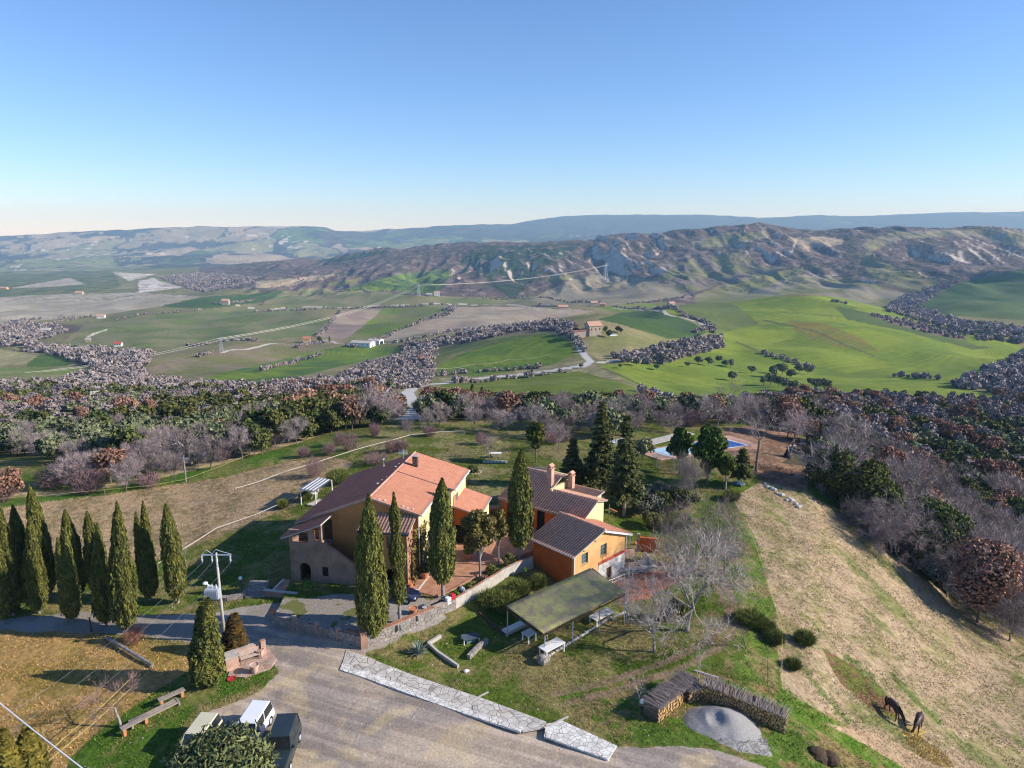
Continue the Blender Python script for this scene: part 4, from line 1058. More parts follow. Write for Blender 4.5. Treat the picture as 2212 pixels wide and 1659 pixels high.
# conifers and pines behind the annexes
def tall(u, v, topv, proto_fn, name, label, cat, group=None, rot=None, base=None, z=None):
    p = G(u, v) if z is None else at_z(u, v, z)
    lo, hi = p.z, p.z + 60
    for _ in range(40):
        m = (lo + hi) / 2
        if proj(p.x, p.y, m)[1] > topv: lo = m
        else: hi = m
    return plant(proto_fn(lo - p.z), name, label, cat, p, 1.0, group, rot), lo - p.z
tall(1157, 1000, 893, lambda h: leafy_tree(61, h, 1.45, 2600, .17, 'pine', h * .32, .13, 18, 1.5, .45), 'pine_tree', 'yellow-green pine alone on the lawn left of the dark conifers', 'pine tree', 'young pines')
tall(1236, 1052, 945, lambda h: conifer(62, h, 2.1, 1.2, 13, 9, 'fir'), 'cedar_tree', 'small dark cedar behind the chimneys of the rear annex', 'cedar tree', 'cedars behind the annexes')
tall(1297, 1062, 862, lambda h: conifer(63, h, 2.9, 2.2, 18, 10, 'fir', dens=34), 'cedar_tree', 'tallest dark cedar left of the pool', 'cedar tree', 'cedars behind the annexes')
tall(1348, 1113, 893, lambda h: conifer(64, h, 2.9, 3.2, 20, 9, 'fir', dens=34, trunk='pale_bark'), 'cedar_tree', 'tall cedar with a clear pale trunk foot beside the rear annex', 'cedar tree', 'cedars behind the annexes')
PN = 'dark_pine'
tall(1468, 1025, 908, lambda h: leafy_tree(65, h, 1.9, 3000, .2, PN, h * .25, .16, 18, 1.4, .5), 'pine_tree', 'rounded pine half hiding the pale pool cover', 'pine tree', 'pines round the pool')
tall(1527, 1048, 906, lambda h: leafy_tree(66, h, 2.4, 5200, .2, PN, h * .14, .18, 26, 1.4, .6), 'pine_tree', 'large dense dark green pine in front of the pool', 'pine tree', 'pines round the pool')
tall(1567, 1058, 968, lambda h: leafy_tree(67, h, 1.6, 2000, .18, 'pine2', h * .42, .15, 14, 1.4, .4, bark='pale_bark'), 'pine_tree', 'pine with a straight white-painted trunk below the pool corner', 'pine tree', 'pines round the pool')
tall(1601, 1052, 965, lambda h: conifer(68, h, 1.9, h * .32, 9, 7, 'fir', trunk='pale_bark'), 'pine_tree', 'slim open pine beside the blue tarpaulin', 'pine tree', 'pines round the pool')
tall(1388, 992, 945, lambda h: leafy_tree(69, h, 1.8, 1300, .14, 'olive', h * .35, .1, 12), 'olive_tree', 'small grey-green olive tree left of the pool', 'olive tree')
# bare trees near the estate
BT = 'bare trees of the estate'
tall(1483, 1362, 1125, lambda h: bare_tree(71, h, .85, 3.0, .26, 5, 4200, .8, .012, 'pale_bark', 'pale_twig', nb=5, minr=.02), 'bare_tree', 'big spreading bare tree beside the shed, trunk pale in the sun', 'bare tree', BT, .4)
tall(1412, 1408, 1255, lambda h: bare_tree(72, h, .42, 1.7, .15, 4, 1500, .7, .012, 'pale_bark', 'pale_twig', nb=4, up=.7), 'bare_tree', 'young bare tree with upright white branches in front of the shed', 'bare tree', BT, 1.0)
tall(1353, 1345, 1262, lambda h: bare_tree(73, h, .5, 1.2, .07, 3, 700, .6, .012, 'pale_bark', 'pale_twig', nb=3, up=.5), 'bare_tree', 'thin leaning bare sapling at the far end of the shed', 'bare tree', BT, 2.0)
tall(1530, 1245, 1060, lambda h: bare_tree(74, h, .8, 2.5, .2, 4, 3000, .9, .013, 'bark', nb=5), 'bare_tree', 'wide bare tree behind the big one beside the grass track', 'bare tree', BT, 3.0)
tall(1565, 1240, 1110, lambda h: bare_tree(76, h, .75, 1.6, .15, 4, 1800, .9, .013, 'bark', nb=4), 'bare_tree', 'bushy bare tree at the top of the grass track', 'bare tree', BT, 3.7)
tall(1455, 1240, 1115, lambda h: bare_tree(78, h, .8, 1.6, .15, 4, 1500, .8, .013, 'bark', nb=4), 'bare_tree', 'bare tree close to the ruined masonry beside the lower annex', 'bare tree', BT, 4.7)
tall(1478, 1085, 980, lambda h: bare_tree(75, h, .55, 1.8, .13, 4, 3200, .8, .014, 'bark', nb=5, up=.5), 'bare_tree', 'round-headed bare tree in front of the dark pines', 'bare tree', BT, 5.0)
tall(1633, 1018, 880, lambda h: bare_tree(77, h, .8, 6.0, .22, 3, 1100, 1.0, .014, 'bark', nb=3, up=.1), 'bare_tree', 'tall crooked bare tree with a white-painted foot beside the pool corner', 'bare tree', BT, 0.0)
tall(1702, 985, 868, lambda h: bare_tree(79, h, .7, 4.5, .2, 4, 1400, 1.0, .014, 'bark', nb=3), 'bare_tree', 'bare tree with gear leaning on its foot beside the stone benches', 'bare tree', BT, 2.2)
tall(1771, 945, 848, lambda h: bare_tree(80, h, .45, 6.0, .16, 3, 1100, 1.0, .016, 'bark', nb=3), 'bare_tree', 'tall thin bare tree rising behind the green bushes', 'bare tree', BT, 1.2)
tall(1548, 922, 812, lambda h: bare_tree(81, h, .35, 8.5, .16, 3, 400, 1.0, .015, 'pale_bark', nb=3), 'bare_tree', 'very tall pole-thin bare tree behind the pool', 'bare tree', BT, 1.9)
tall(411, 1003, 902, lambda h: bare_tree(82, h, .95, 2.6, .42, 4, 900, .7, .02, 'pale_bark', nb=6, up=.15, minr=.03), 'bare_tree', 'gnarled pollarded old oak, grey and thick-limbed, left of the lawn', 'bare tree', BT, 2.9)
tall(804, 922, 832, lambda h: bare_tree(83, h, .8, 2.5, .40, 4, 2600, .9, .02, 'bark', nb=5, minr=.025), 'bare_tree', 'wide dark old oak at the far left corner of the lawn', 'bare tree', BT, .9)
tall(1060, 988, 940, lambda h: bare_tree(84, h, .7, .7, .09, 3, 700, .5, .012, 'bark', nb=4), 'bare_tree', 'small vase-shaped bare tree beside the white table on the lawn', 'bare tree', BT, .9)
tall(262, 1572, 1470, lambda h: bare_tree(85, h, .9, 1.5, .12, 3, 900, .5, .009, 'pale_bark', 'pink_twig', nb=4, up=.2, lean=-.15), 'bare_tree', 'small pinkish bare fruit tree leaning over the left garden', 'bare tree', BT, 0.1)
tall(1512, 1495, 1405, lambda h: bare_tree(86, h, .5, 1.0, .07, 2, 60, .4, .01, 'pale_bark', 'pale_twig', nb=2), 'bare_tree', 'tiny forked bare sapling behind the corner of the log stacks', 'bare tree', BT, 0.1)
tall(1383, 1530, 1470, lambda h: bare_tree(87, h, .5, .9, .06, 2, 60, .4, .01, 'pale_bark', 'pale_twig', nb=2), 'bare_tree', 'tiny whitish sapling left of the log stack', 'bare tree', BT, 1.1)
tall(1612, 1402, 1355, lambda h: bare_tree(88, h, .6, .9, .06, 2, 120, .4, .01, 'bark', nb=3), 'bare_tree', 'small forked sapling in the grass beside the dark bushes', 'bare tree', BT, 1.1)
tall(403, 1225, 1180, lambda h: bare_tree(89, h, .3, .9, .05, 2, 60, .4, .01, 'pale_bark', 'pale_twig', nb=3, up=.8), 'bare_tree', 'thin white-stemmed sapling beside the last cypress', 'bare tree', BT, 1.1)
for u, v, tv, lb in ((880, 945, 910, 'slim young bare tree at the far side of the lawn'), (1207, 975, 918, 'thin pale bare tree beside the yellow-green pine'), (1330, 935, 862, 'bare spreading tree behind the tall cedars')):
    tall(u, v, tv, lambda h: bare_tree(int(u), h, .5, h * .3, .08, 3, 900, .8, .014, 'bark', nb=4), 'bare_tree', lb, 'bare tree', BT)
# orchard shrubs on the lawn
for u, v, h, r_, lb in ((757, 972, 3.4, 1.7, 'larger twin of the pinkish shrubs on the lawn'), (735, 962, 2.6, 1.3, 'smaller twin of the pinkish shrubs on the lawn'), (810, 942, 2.6, 1.1, 'narrow pinkish shrub left of the white tape'), (712, 982, 2.0, 1.1, 'low reddish shrub on the green strip'),
                     (657, 988, 1.8, .9, 'lone small reddish shrub on the left of the lawn'), (848, 978, 2.4, 1.4, 'pinkish shrub right behind the white tape'), (680, 1030, 3.4, 1.4, 'tall wine-red shrub behind the white pergola'), (812, 1002, 1.8, 2.2, 'spreading grey-pink thicket behind the house ridge'),
                     (868, 975, 2.0, 1.2, 'rusty low shrub above the house ridge'), (1040, 960, 2.2, 1.1, 'pinkish round shrub left of the vase-shaped tree'), (928, 942, 1.9, 1.4, 'low pinkish shrub at the end of the white tape'), (1195, 958, 2.4, 1.8, 'reddish-grey shrub behind the lone pine')):
    pp = G(u, v); plant(shrub(int(u * 3 + v), h, r_, 1300, .016), 'fruit_bush', lb, 'shrub', pp, 1, 'leafless shrubs on the lawn')
for u, v, h, r_, m_, lb in ((732, 1043, 2.3, 2.0, 'broom', 'round bright green broom bush behind the white pergola'), (1088, 1318, 1.9, 1.8, 'broom', 'loose grey-green broom between the wall and the shed'), (1062, 1310, 1.7, 1.6, 'broom', 'dark broom bush left of the grey-green one'), (1120, 1290, 1.9, 1.3, 'broom', 'yellow-green bush in the shade behind the shed'),
                         (1162, 1270, 1.5, .9, 'broom', 'little bush below the orange annex wall'), (1620, 1348, 1.3, 1.6, 'broom', 'dark low bush at the right of the grass track'), (1650, 1362, 1.0, 1.1, 'broom', 'smaller dark bush next to the low one by the track'), (1672, 1388, 1.1, 1.0, 'broom', 'round dark bush at the fence of the horse field'),
                         (1737, 1392, 1.4, 1.0, 'broom', 'windswept bush alone on the dry field'), (1712, 1445, .8, .6, 'broom', 'little tuft on the dry field near the fence'), (1460, 1140, 2.0, 2.3, 'broom', 'golden-green bush beside the brick ruin'), (660, 1082, 1.3, .8, 'broom', 'little green bush beside the pergola posts'),
                         (610, 1098, 1.1, .7, 'broom', 'little olive bush along the white fence'), (1410, 1140, 1.6, 1.4, 'evergreen', 'dark green ivy-like shrub beside the rear annex'), (1478, 1100, 2.2, 2.4, 'evergreen', 'dark feathery evergreen among the bare trees'), (1580, 1080, 1.4, 1.2, 'broom', 'round green bush on the dry field edge'),
                         (1450, 1335, 1.6, 1.5, 'evergreen', 'dark bush below the big bare tree'), (1425, 1105, 2.4, 1.7, 'evergreen', 'dark spruce-like bush behind the silvery shrubs')):
    pp = G(u, v); plant(shrub(int(u * 5 + v), h, r_, 2600, .028, .55, m_, .35) if m_ == 'broom' else leafy_tree(int(u + v), h * 1.2, r_, 1500, .13, m_, .3, .08, 12), 'bush', lb, 'bush', pp, 1, 'green bushes round the estate')
for u, v, h, r_, lb in ((1392, 1105, 2.6, 2.5, 'larger silvery shrub below the tall cedar'), (1378, 1085, 2.4, 2.0, 'silvery shrub behind the larger one'), (1420, 1078, 2.2, 2.0, 'silvery shrub nearest the bare round-headed tree')):
    pp = G(u, v); plant(leafy_tree(int(u + v), h, r_, 2600, .10, 'grey_shrub', .4, .07, 14, 1.6, .7), 'silvery_shrub', lb, 'shrub', pp, 1, 'silvery shrubs below the cedar')
for u, v, lb in ((290, 1390, 'reddish twiggy bush on the lawn by the drive'), (708, 1320, 'tiny reddish bush')):
    if u < 600: pp = G(u, v); plant(shrub(7, 1.7, 1.0, 900, .012, .6, 'pink_shrub', .8), 'bush', lb, 'bush', pp, 1)
# big olive over the parked cars
OLP = leafy_tree(91, 5.2, 3.6, 20000, .045, 'olive_near', 1.9, .22, 50, 3.6, .0, bark='pale_bark')
plant(OLP, 'olive_tree', 'large olive tree in the bottom foreground, hiding the parked cars', 'olive tree', at_z(490, 1762, 0), (1.0, 1.0, .95), None, .4)
# ------------------------------------------------------------ roofs
def tile_roof(name, O, U, V, W, L, m, parent, pitch=.25, course=.36, amp=.045, step=.03, thick=.10, wave=True, under=None):
    """tiled plane: O upper left corner, U along the ridge, V down the slope"""
    O = np.array(O, float); U = unit(np.array(U, float)[None])[0]; V = unit(np.array(V, float)[None])[0]
    N = np.cross(U, V)
    if N[2] < 0: N = -N
    nu = max(1, int(round(W / pitch))); k = 6 if wave else 2
    us = np.linspace(0, W, nu * k + 1); ph = (us / (W / nu)) * 2 * PI
    hu = amp * np.abs(np.sin(ph / 2)) if wave else amp * (np.arange(nu * k + 1) % 2) * .5
    nc = max(1, int(round(L / course))); vs = []; hv = []
    for c in range(nc):
        a = c * L / nc; b = (c + 1) * L / nc - .004
        vs += [a, b]; hv += [0, step]
    vs = np.array(vs); hv = np.array(hv)
    UU, VV = np.meshgrid(us, vs); H = hu[None, :] + hv[:, None] + .03
    rg = np.random.RandomState(int(W * 97 + L * 13)); H = H + rg.normal(size=H.shape) * .004
    P = O + UU[..., None] * U + VV[..., None] * V + H[..., None] * N
    nx = len(us); ny = len(vs)
    j, i = np.meshgrid(np.arange(ny - 1), np.arange(nx - 1), indexing='ij')
    f = np.stack([j * nx + i, (j + 1) * nx + i, (j + 1) * nx + i + 1, j * nx + i + 1], -1).reshape(-1, 4)
    mi = ((i % 6 == 0) | (i % 6 == 5) | ((j % 2 == 1))).astype(int).ravel() if wave else None  # darker tone in the channels between rolls and on the course steps
    if np.dot(np.cross(-V, U), N) < 0: pass
    roof = link(name, mesh_np(name, P.reshape(-1, 3), f, m, smooth=False, mats=[m, M['tile_line']], midx=mi), parent)
    c = [O, O + U * W, O + U * W + V * L, O + V * L]
    b = MB(); b.hexa([tuple(p - N * thick) for p in c], [tuple(p + N * .012) for p in c]); b.build('roof_deck', under or M['concrete'], roof)
    return roof
def ridge_tiles(a, b, m, parent, r=.11, n=None):
    a = Vector(a); b = Vector(b); L = (b - a).length; n = int(L / .4); mb = MB()
    for k in range(n):
        p = a.lerp(b, k / n); q = a.lerp(b, (k + 1.08) / n)
        mb.tube(p, q, r, r * .86, 8)
    return mb.build('ridge_tiles', m, parent)
def window(parent, x0, x1, y, z0, z1, depth=.18, glass='glass', frame='teal', bars=(1, 2), axis='x', name='window', lab=None):
    """glazed window lying in the plane y (axis x) or x (axis y), frame as the window, pane as its child"""
    def bx(mb, a0, a1, c0, c1, h0, h1):
        if axis == 'x': mb.box(a0, a1, c0, c1, h0, h1)
        else: mb.box(c0, c1, a0, a1, h0, h1)
    f = MB(); t = .07; d = depth
    bx(f, x0, x0 + t, y, y + .06, z0, z1); bx(f, x1 - t, x1, y, y + .06, z0, z1)
    bx(f, x0 + t, x1 - t, y, y + .06, z0, z0 + t); bx(f, x0 + t, x1 - t, y, y + .06, z1 - t, z1)
    for k in range(bars[0]):
        xx = x0 + (x1 - x0) * (k + 1) / (bars[0] + 1); bx(f, xx - .025, xx + .025, y + .005, y + .055, z0 + t, z1 - t)
    for k in range(bars[1]):
        zz = z0 + (z1 - z0) * (k + 1) / (bars[1] + 1); bx(f, x0 + t, x1 - t, y + .008, y + .05, zz - .018, zz + .018)
    fo = f.build(name, M[frame], parent)
    g = MB(); bx(g, x0 + t, x1 - t, y + .02, y + .035, z0 + t, z1 - t); g.build('pane', M[glass], fo)
    if lab: fo['label'] = lab
    return fo

# ------------------------------------------------------------ the farmhouse
FH = thing('farmhouse', 'two-storey ochre farmhouse with a broad terracotta gable roof, porch and outside stair', 'house', (-14.2, 65.6, 0), -math.atan2(.18, .984))
z0 = .45
rz = lambda a: 9.0 - .27 * a if a > 0 else 9.0 + .405 * a      # roof height at a distance from the ridge
w = MB()
w.slabpoly([(-7.5, 0, z0), (4.9, 0, z0), (4.9, 0, rz(4.9) - .16), (0, 0, rz(0) - .16), (-7.5, 0, rz(-7.5) - .16)], (0, 1, 0), .4)
w.build('front_wall', M['ochre'], FH)
w = MB(); w.wall(0, 7.1, 0, .4, z0, rz(4.9) - .2, [(1.2, 2.2, z0, 2.8), (3.4, 4.5, 4.6, 6.0), (5.2, 6.2, z0, 2.8)])
o = w.build('side_wall', M['cream'], FH, loc=(4.9, .4, 0), rotz=PI / 2)
w = MB(); w.box(4.9, 6.25, 7.5, 7.9, z0, rz(6.25) - .2); w.box(5.85, 6.25, 7.9, 13.9, z0, rz(6.25) - .22)
w.build('rear_wing_wall', M['cream'], FH)
w = MB(); w.slabpoly([(-7.5, 13.9, z0), (6.25, 13.9, z0), (6.25, 13.9, rz(6.25) - .2), (0, 13.9, rz(0) - .2), (-7.5, 13.9, rz(-7.5) - .2)], (0, 1, 0), .3)
w.box(-7.5, -7.1, .4, 13.9, z0, rz(-7.5) - .22)
w.build('back_wall', M['ochre'], FH)
for y0, y1, a0, a1, nm in ((1.6, 2.6, z0, 2.8, 'door'), (5.6, 6.6, z0, 2.8, 'door')):
    MB().box(4.62, 4.70, y0, y1, a0, a1).build(nm, M['green_paint'], FH)
window(FH, 3.8, 4.9, 4.66, 4.6, 6.0, axis='y')
window(FH, 9.3, 10.3, 6.27, 4.5, 6.1, axis='y', frame='dark_wood')
MB().box(6.26, 6.34, 8.2, 9.1, 4.0, 6.2).build('shutter', M['terracotta'], FH)
# slopes
ca, sa = math.cos(math.atan(.27)), math.sin(math.atan(.27)); cb, sb = math.cos(math.atan(.405)), math.sin(math.atan(.405))
tile_roof('roof', (0, -.45, 9.0), (0, 1, 0), (ca, 0, -sa), 8.0, 5.35 / ca, M['tile'], FH, pitch=.36, course=.42, amp=.025, step=.03)
tile_roof('roof', (0, 7.55, 9.09), (0, 1, 0), (ca, 0, -sa), 6.8, 6.65 / ca, M['tile'], FH, pitch=.36, course=.42, amp=.025, step=.03)
tile_roof('roof', (0, -.45, 9.0), (0, 1, 0), (-cb, 0, -sb), 14.8, 8.2 / cb, M['tile_dark'], FH, pitch=.34, course=.40, amp=.07, step=.02)
ridge_tiles((0, -.45, 9.06), (0, 14.35, 9.12), M['tile_pale'], FH, .12)
m_ = MB()
for k in range(20): m_.tube((5.33 * k / 20, -.42, rz(5.33 * k / 20) + .06), (5.33 * (k + 1.05) / 20, -.42, rz(5.33 * (k + 1.05) / 20) + .06), .09, .08, 7)
for k in range(22): m_.tube((-6.3 * k / 22, -.42, rz(-6.3 * k / 22) + .06), (-6.3 * (k + 1.05) / 22, -.42, rz(-6.3 * (k + 1.05) / 22) + .06), .1, .09, 7)
m_.build('verge_tiles', M['tile_pale'], FH)
rr = random.Random(4)
for k in range(10):
    b_ = .7 + k * 1.1; MB().ball((-.35 - rr.random() * .5, b_, rz(-.6) + .12), rr.uniform(.06, .15), 7, .6).build('weight_stone', M['rock'], FH)
for a_, b_ in ((.9, -.1), (1.45, .05), (3.3, .1), (3.8, .0), (4.3, .2)): MB().ball((a_, b_, rz(a_) + .1), .16, 7, .5).build('weight_stone', M['rock'], FH)
# eaves gutter and downpipe
g = MB(); g.tube((5.42, -.4, rz(5.4) - .04), (5.42, 7.4, rz(5.4) - .04), .07, .07, 8); g.tube((4.98, -.07, z0), (4.98, -.07, 7.5), .05, .05, 8); g.tube((6.72, 7.6, rz(6.7) + .02), (6.72, 14.3, rz(6.7) + .02), .07, .07, 8)
g.build('gutter', M['white_metal'], FH)
# chimney, flue, aerial
ch = MB().box(1.05, 1.6, 10.1, 10.6, 8.4, 9.95).build('chimney', M['dark_wood'], FH)
MB().box(1.0, 1.65, 10.05, 10.65, 9.97, 10.04).build('chimney_cap', M['steel'], ch)
m2 = MB()
for k in range(4): m2.box(1.04, 1.61, 10.095, 10.099, 9.0 + k * .22, 9.03 + k * .22)
m2.build('chimney_bands', M['rock'], ch)
m_ = MB(); m_.tube((-3.3, 12.4, 7.5), (-3.3, 12.4, 8.6), .07, .07, 8); m_.lathe([(.05, 0), (.16, .02), (.02, .14)], 8, (-3.3, 12.4, 8.62)); m_.build('flue', M['white_metal'], FH)
m_ = MB(); m_.tube((-.9, 12.6, 8.5), (-.9, 12.6, 10.0), .02, .02, 6)
for k in range(7): m_.box(-1.5 + .01, -.35, 12.55 + .0, 12.57, 9.3 + k * .09, 9.315 + k * .09)
for k in range(6): m_.box(-1.4 + k * .2, -1.385 + k * .2, 12.3, 12.8, 9.5, 9.515)
m_.build('aerial', M['white_metal'], FH)
# porch tower with arch and upper loggia
zf = 3.9
pt = MB()
pt.wall(-7.7, -5.0, -2.7, -2.4, z0, zf, [(-6.75, -5.55, z0, 2.55)])
n = 10
for k in range(n):     # the round head of the arch
    a0, a1 = PI * k / n, PI * (k + 1) / n
    x_a, z_a = -6.15 + .6 * math.cos(a0), 2.0 + .6 * math.sin(a0); x_b, z_b = -6.15 + .6 * math.cos(a1), 2.0 + .6 * math.sin(a1)
    pt.slabpoly([(x_a, -2.699, z_a), (x_a, -2.699, 2.62), (x_b, -2.699, 2.62), (x_b, -2.699, z_b)], (0, 1, 0), .29)
pt.box(-7.7, -7.4, -2.4, 0, z0, zf); pt.box(-5.3, -5.0, -2.4, 0, z0, zf); pt.box(-7.7, -4.2, -2.7, 0, zf, zf + .2)
pt.wall(-7.7, -5.0, -2.7, -2.45, zf + .2, 6.05, [(-7.35, -5.65, 4.75, 5.85)])
pt.box(-7.7, -7.45, -2.45, 0, zf + .2, 4.75)
pt.build('porch', M['stair_brick'], FH)
MB().slabpoly([(-6.85, -2.74, z0), (-6.75, -2.74, z0), (-6.75, -2.74, 2.0), (-6.66, -2.74, 2.32), (-6.42, -2.74, 2.55), (-6.15, -2.74, 2.63), (-5.88, -2.74, 2.55), (-5.64, -2.74, 2.32), (-5.55, -2.74, 2.0), (-5.55, -2.74, z0), (-5.45, -2.74, z0), (-5.45, -2.74, 2.05), (-5.6, -2.74, 2.45), (-5.85, -2.74, 2.68), (-6.15, -2.74, 2.77), (-6.45, -2.74, 2.68), (-6.7, -2.74, 2.45), (-6.85, -2.74, 2.05)], (0, 1, 0), .035).build('arch_surround', M['brick'], FH)
MB().box(-6.8, -5.5, -1.0, -.9, z0, 2.9).build('cellar_door', M['dark'], FH)
MB().box(-5.2, -4.3, -.03, -.005, zf + .2, 6.2).build('upper_door', M['dark_wood'], FH)
tile_roof('porch_roof', (-4.0, -3.15, rz(-4.0) - .38), (0, 1, 0), (-cb, 0, -sb), 2.72, 4.35 / cb, M['tile_dark'], FH, pitch=.34, course=.4, amp=.07)
MB().box(-4.45, -4.2, -2.7, -2.45, zf + .2, 6.9).build('porch_post', M['stair_brick'], FH)
# outside stair
st = MB(); ns = 16; xa, xb = -4.2, 1.0; za, zb = zf + .2, z0
for k in range(ns):
    x0_ = xa + (xb - xa) * k / ns; x1_ = xa + (xb - xa) * (k + 1) / ns; zz = za + (zb - za) * (k + 1) / ns
    st.box(x0_, x1_, -2.35, -1.1, z0, max(zz, z0 + .02))
st.build('stair_steps', M['stair_brick'], FH)
st = MB(); st.slabpoly([(-5.0, -2.68, z0), (1.0, -2.68, z0), (1.0, -2.68, z0 + .9), (-4.2, -2.68, za + .85), (-5.0, -2.68, za + .85)], (0, 1, 0), .33)
st.build('stair_wall', M['stair_brick'], FH)
st = MB(); st.slabpoly([(1.02, -2.71, z0 + .9), (1.02, -2.71, z0 + .98), (-4.2, -2.71, za + .93), (-5.02, -2.71, za + .93), (-5.02, -2.71, za + .85), (-4.2, -2.71, za + .85)], (0, 1, 0), .39)
st.build('stair_coping', M['brick'], FH)
MB().box(-4.3, -3.7, -2.70, -2.66, 1.35, 2.3).build('cellar_window', M['dark'], FH)
# lean-to bay with its coppi roof
bw = MB()
bw.wall(-.3, 4.4, -2.3, -2.0, z0, 6.45, [(.5, 1.6, 4.7, 6.0), (2.4, 3.5, 4.7, 6.0), (2.2, 3.1, z0, 2.5)])
bw.build('bay_wall', M['ochre'], FH)
bw = MB(); bw.wall(0, 1.95, 0, .3, z0, 6.45, [(.6, 1.45, z0, 2.6)]); bw.build('bay_side_wall', M['brick'], FH, loc=(4.4, -1.98, 0), rotz=PI / 2)
MB().box(4.13, 4.2, -1.38, -.53, z0, 2.6).build('bay_door', M['green_paint'], FH)
MB().box(-.3, 0, -2.0, 0, z0, 6.45).build('bay_left_wall', M['ochre'], FH)
for xx in (.5, 2.4):
    wb = window(FH, xx, xx + 1.1, -2.2, 4.7, 6.0, frame='dark_wood')
    MB().box(xx - .05, xx + 1.15, -2.36, -2.3, 4.6, 4.68).build('sill', M['concrete'], wb)
MB().box(.3, 1.8, -2.34, -2.302, 3.7, 4.6).build('parapet_panel', M['concrete'], FH)
sl = math.atan2(.85, 2.75)
tile_roof('bay_roof', (-.5, -.02, 7.35), (1, 0, 0), (0, -math.cos(sl), -math.sin(sl)), 5.3, 2.75 / math.cos(sl), M['tile_pale'], FH, pitch=.33, course=.42, amp=.06, step=.03)
g = MB(); g.tube((-.5, -2.83, 6.44), (4.8, -2.83, 6.44), .07, .07, 8); g.tube((4.45, -2.36, z0), (4.45, -2.36, 6.4), .05, .05, 8); g.build('bay_gutter', M['dark_wood'], FH)
rv = np.random.RandomState(3); n = 1100
P_ = np.stack([np.where(rv.rand(n) < .5, 4.76, 4.95), rv.uniform(-1.9, 2.4, n), z0 + 5.6 * rv.uniform(0, 1, n) ** 1.2], 1); P_[:, 0] += rv.uniform(0, .18, n)
P_[:, 1] = np.where(P_[:, 0] < 4.9, np.clip(P_[:, 1], -1.9, -.1), np.clip(P_[:, 1], .1, 2.4))
link('climbing_plant', mesh_np('climbing_plant', *leafquads(rv, P_, np.tile([1., 0, .2], (n, 1)), .07, 2, .3), M['bronze_leaf']), FH)
# link building with the black doorway
lb = MB()
lb.wall(5.3, 9.2, 8.2, 8.5, z0, 4.25, [(6.45, 8.35, z0, 2.95)])
lb.build('link_wall', M['orange'], FH)
lb = MB(); lb.slabpoly([(5.3, 8.2, 4.25), (9.2, 8.2, 4.25), (9.2, 8.2, 4.27), (5.3, 8.2, 5.25)], (0, 1, 0), .3); lb.build('link_gable', M['orange'], FH)
MB().box(8.9, 9.2, 8.5, 13.4, z0, 4.2).build('link_side_wall', M['cream'], FH)
MB().box(6.45, 8.35, 8.42, 8.46, z0, 2.95).build('garage_door', M['dark'], FH)
sl = math.atan2(1.25, 4.2)
tile_roof('link_roof', (5.15, 7.9, 5.58), (0, 1, 0), (math.cos(sl), 0, -math.sin(sl)), 5.7, 4.45, M['tile'], FH, pitch=.22, course=.34, amp=.03, step=.03)
MB().tube((9.5, 7.9, 4.28), (9.5, 13.6, 4.28), .06, .06, 8).build('link_gutter', M['steel'], FH)
MB().ball((5.9, 8.4, 5.5), .17, 8).build('roof_stone', M['rock'], FH)
rl = MB()
for k in range(16): rl.tube((6.3 + .0, 7.9 + .16 * k, 5.35), (6.3, 7.9 + .16 * k, 6.1), .012, .012, 4)
rl.tube((6.3, 7.9, 6.1), (6.3, 10.3, 6.1), .02, .02, 5); rl.build('balcony_rail', M['white_metal'], FH)

# ------------------------------------------------------------ the lower annex (two windows, white basement)
gd = Vector((.72, .694, 0)); ld = Vector((-.694, .72, 0))       # across the gable, along the ridge
AX = thing('lower_annex', 'small orange annex with wavy tile roof, two teal windows and a white-washed basement', 'house', (6.35, 65.55, 0), math.atan2(gd.y, gd.x))
# local x across the gable, y along the ridge (away from the gable face)
zl = -3.0; gx = 8.6
rh = lambda x: 2.75 + .29 * x if x < 4.6 else 4.08 - .40 * (x - 4.6)
w = MB()
def gable(x0, x1, zb, holes=()):
    w.wall(x0, x1, 0, .3, zb, 2.3, holes)
gable(0, 8.6, zl, [(1.2, 2.25, 1.1, 2.3), (4.3, 5.35, 1.0, 2.3), (5.4, 6.3, -2.9, -.7)])
w.slabpoly([(0, 0, 2.3), (8.6, 0, 2.3), (8.6, 0, rh(8.6) - .14), (4.6, 0, rh(4.6) - .14), (0, 0, rh(0) - .14)], (0, 1, 0), .3)
w.build('gable_wall', M['apricot'], AX)
MB().wall(4.0, 8.62, -.035, -.001, zl, .1, [(5.4, 6.3, -2.9, -.7)]).build('white_basement', M['white_wall'], AX)
MB().box(4.0, 8.62, -.045, -.001, .1, .45).build('red_stripe', M['red_band'], AX)
MB().box(0, .3, .3, 5.8, zl, 2.62).build('front_wall', M['orange'], AX)
w = MB(); w.box(8.3, 8.6, .3, 5.8, zl, 2.3); w.wall(.3, 8.3, 5.5, 5.8, zl, 2.3); w.slabpoly([(0.3, 5.5, 2.3), (8.3, 5.5, 2.3), (8.3, 5.5, rh(8.3) - .16), (4.6, 5.5, rh(4.6) - .16), (.3, 5.5, rh(.3) - .16)], (0, 1, 0), .3)
w.build('rear_walls', M['apricot'], AX)
for x0_, z_ in ((1.2, 1.1), (4.3, 1.0)):
    wn_ = window(AX, x0_, x0_ + 1.05, .16, z_, 2.3, bars=(1, 2))
    MB().box(x0_ - .05, x0_ + 1.1, -.07, 0.0, z_ - .07, z_ - .003).build('sill', M['terracotta'], wn_)
MB().box(5.4, 6.3, .2, .25, -2.9, -.7).build('basement_door', M['dark_wood'], AX)
s1 = math.atan(.29); s2 = math.atan(.40)
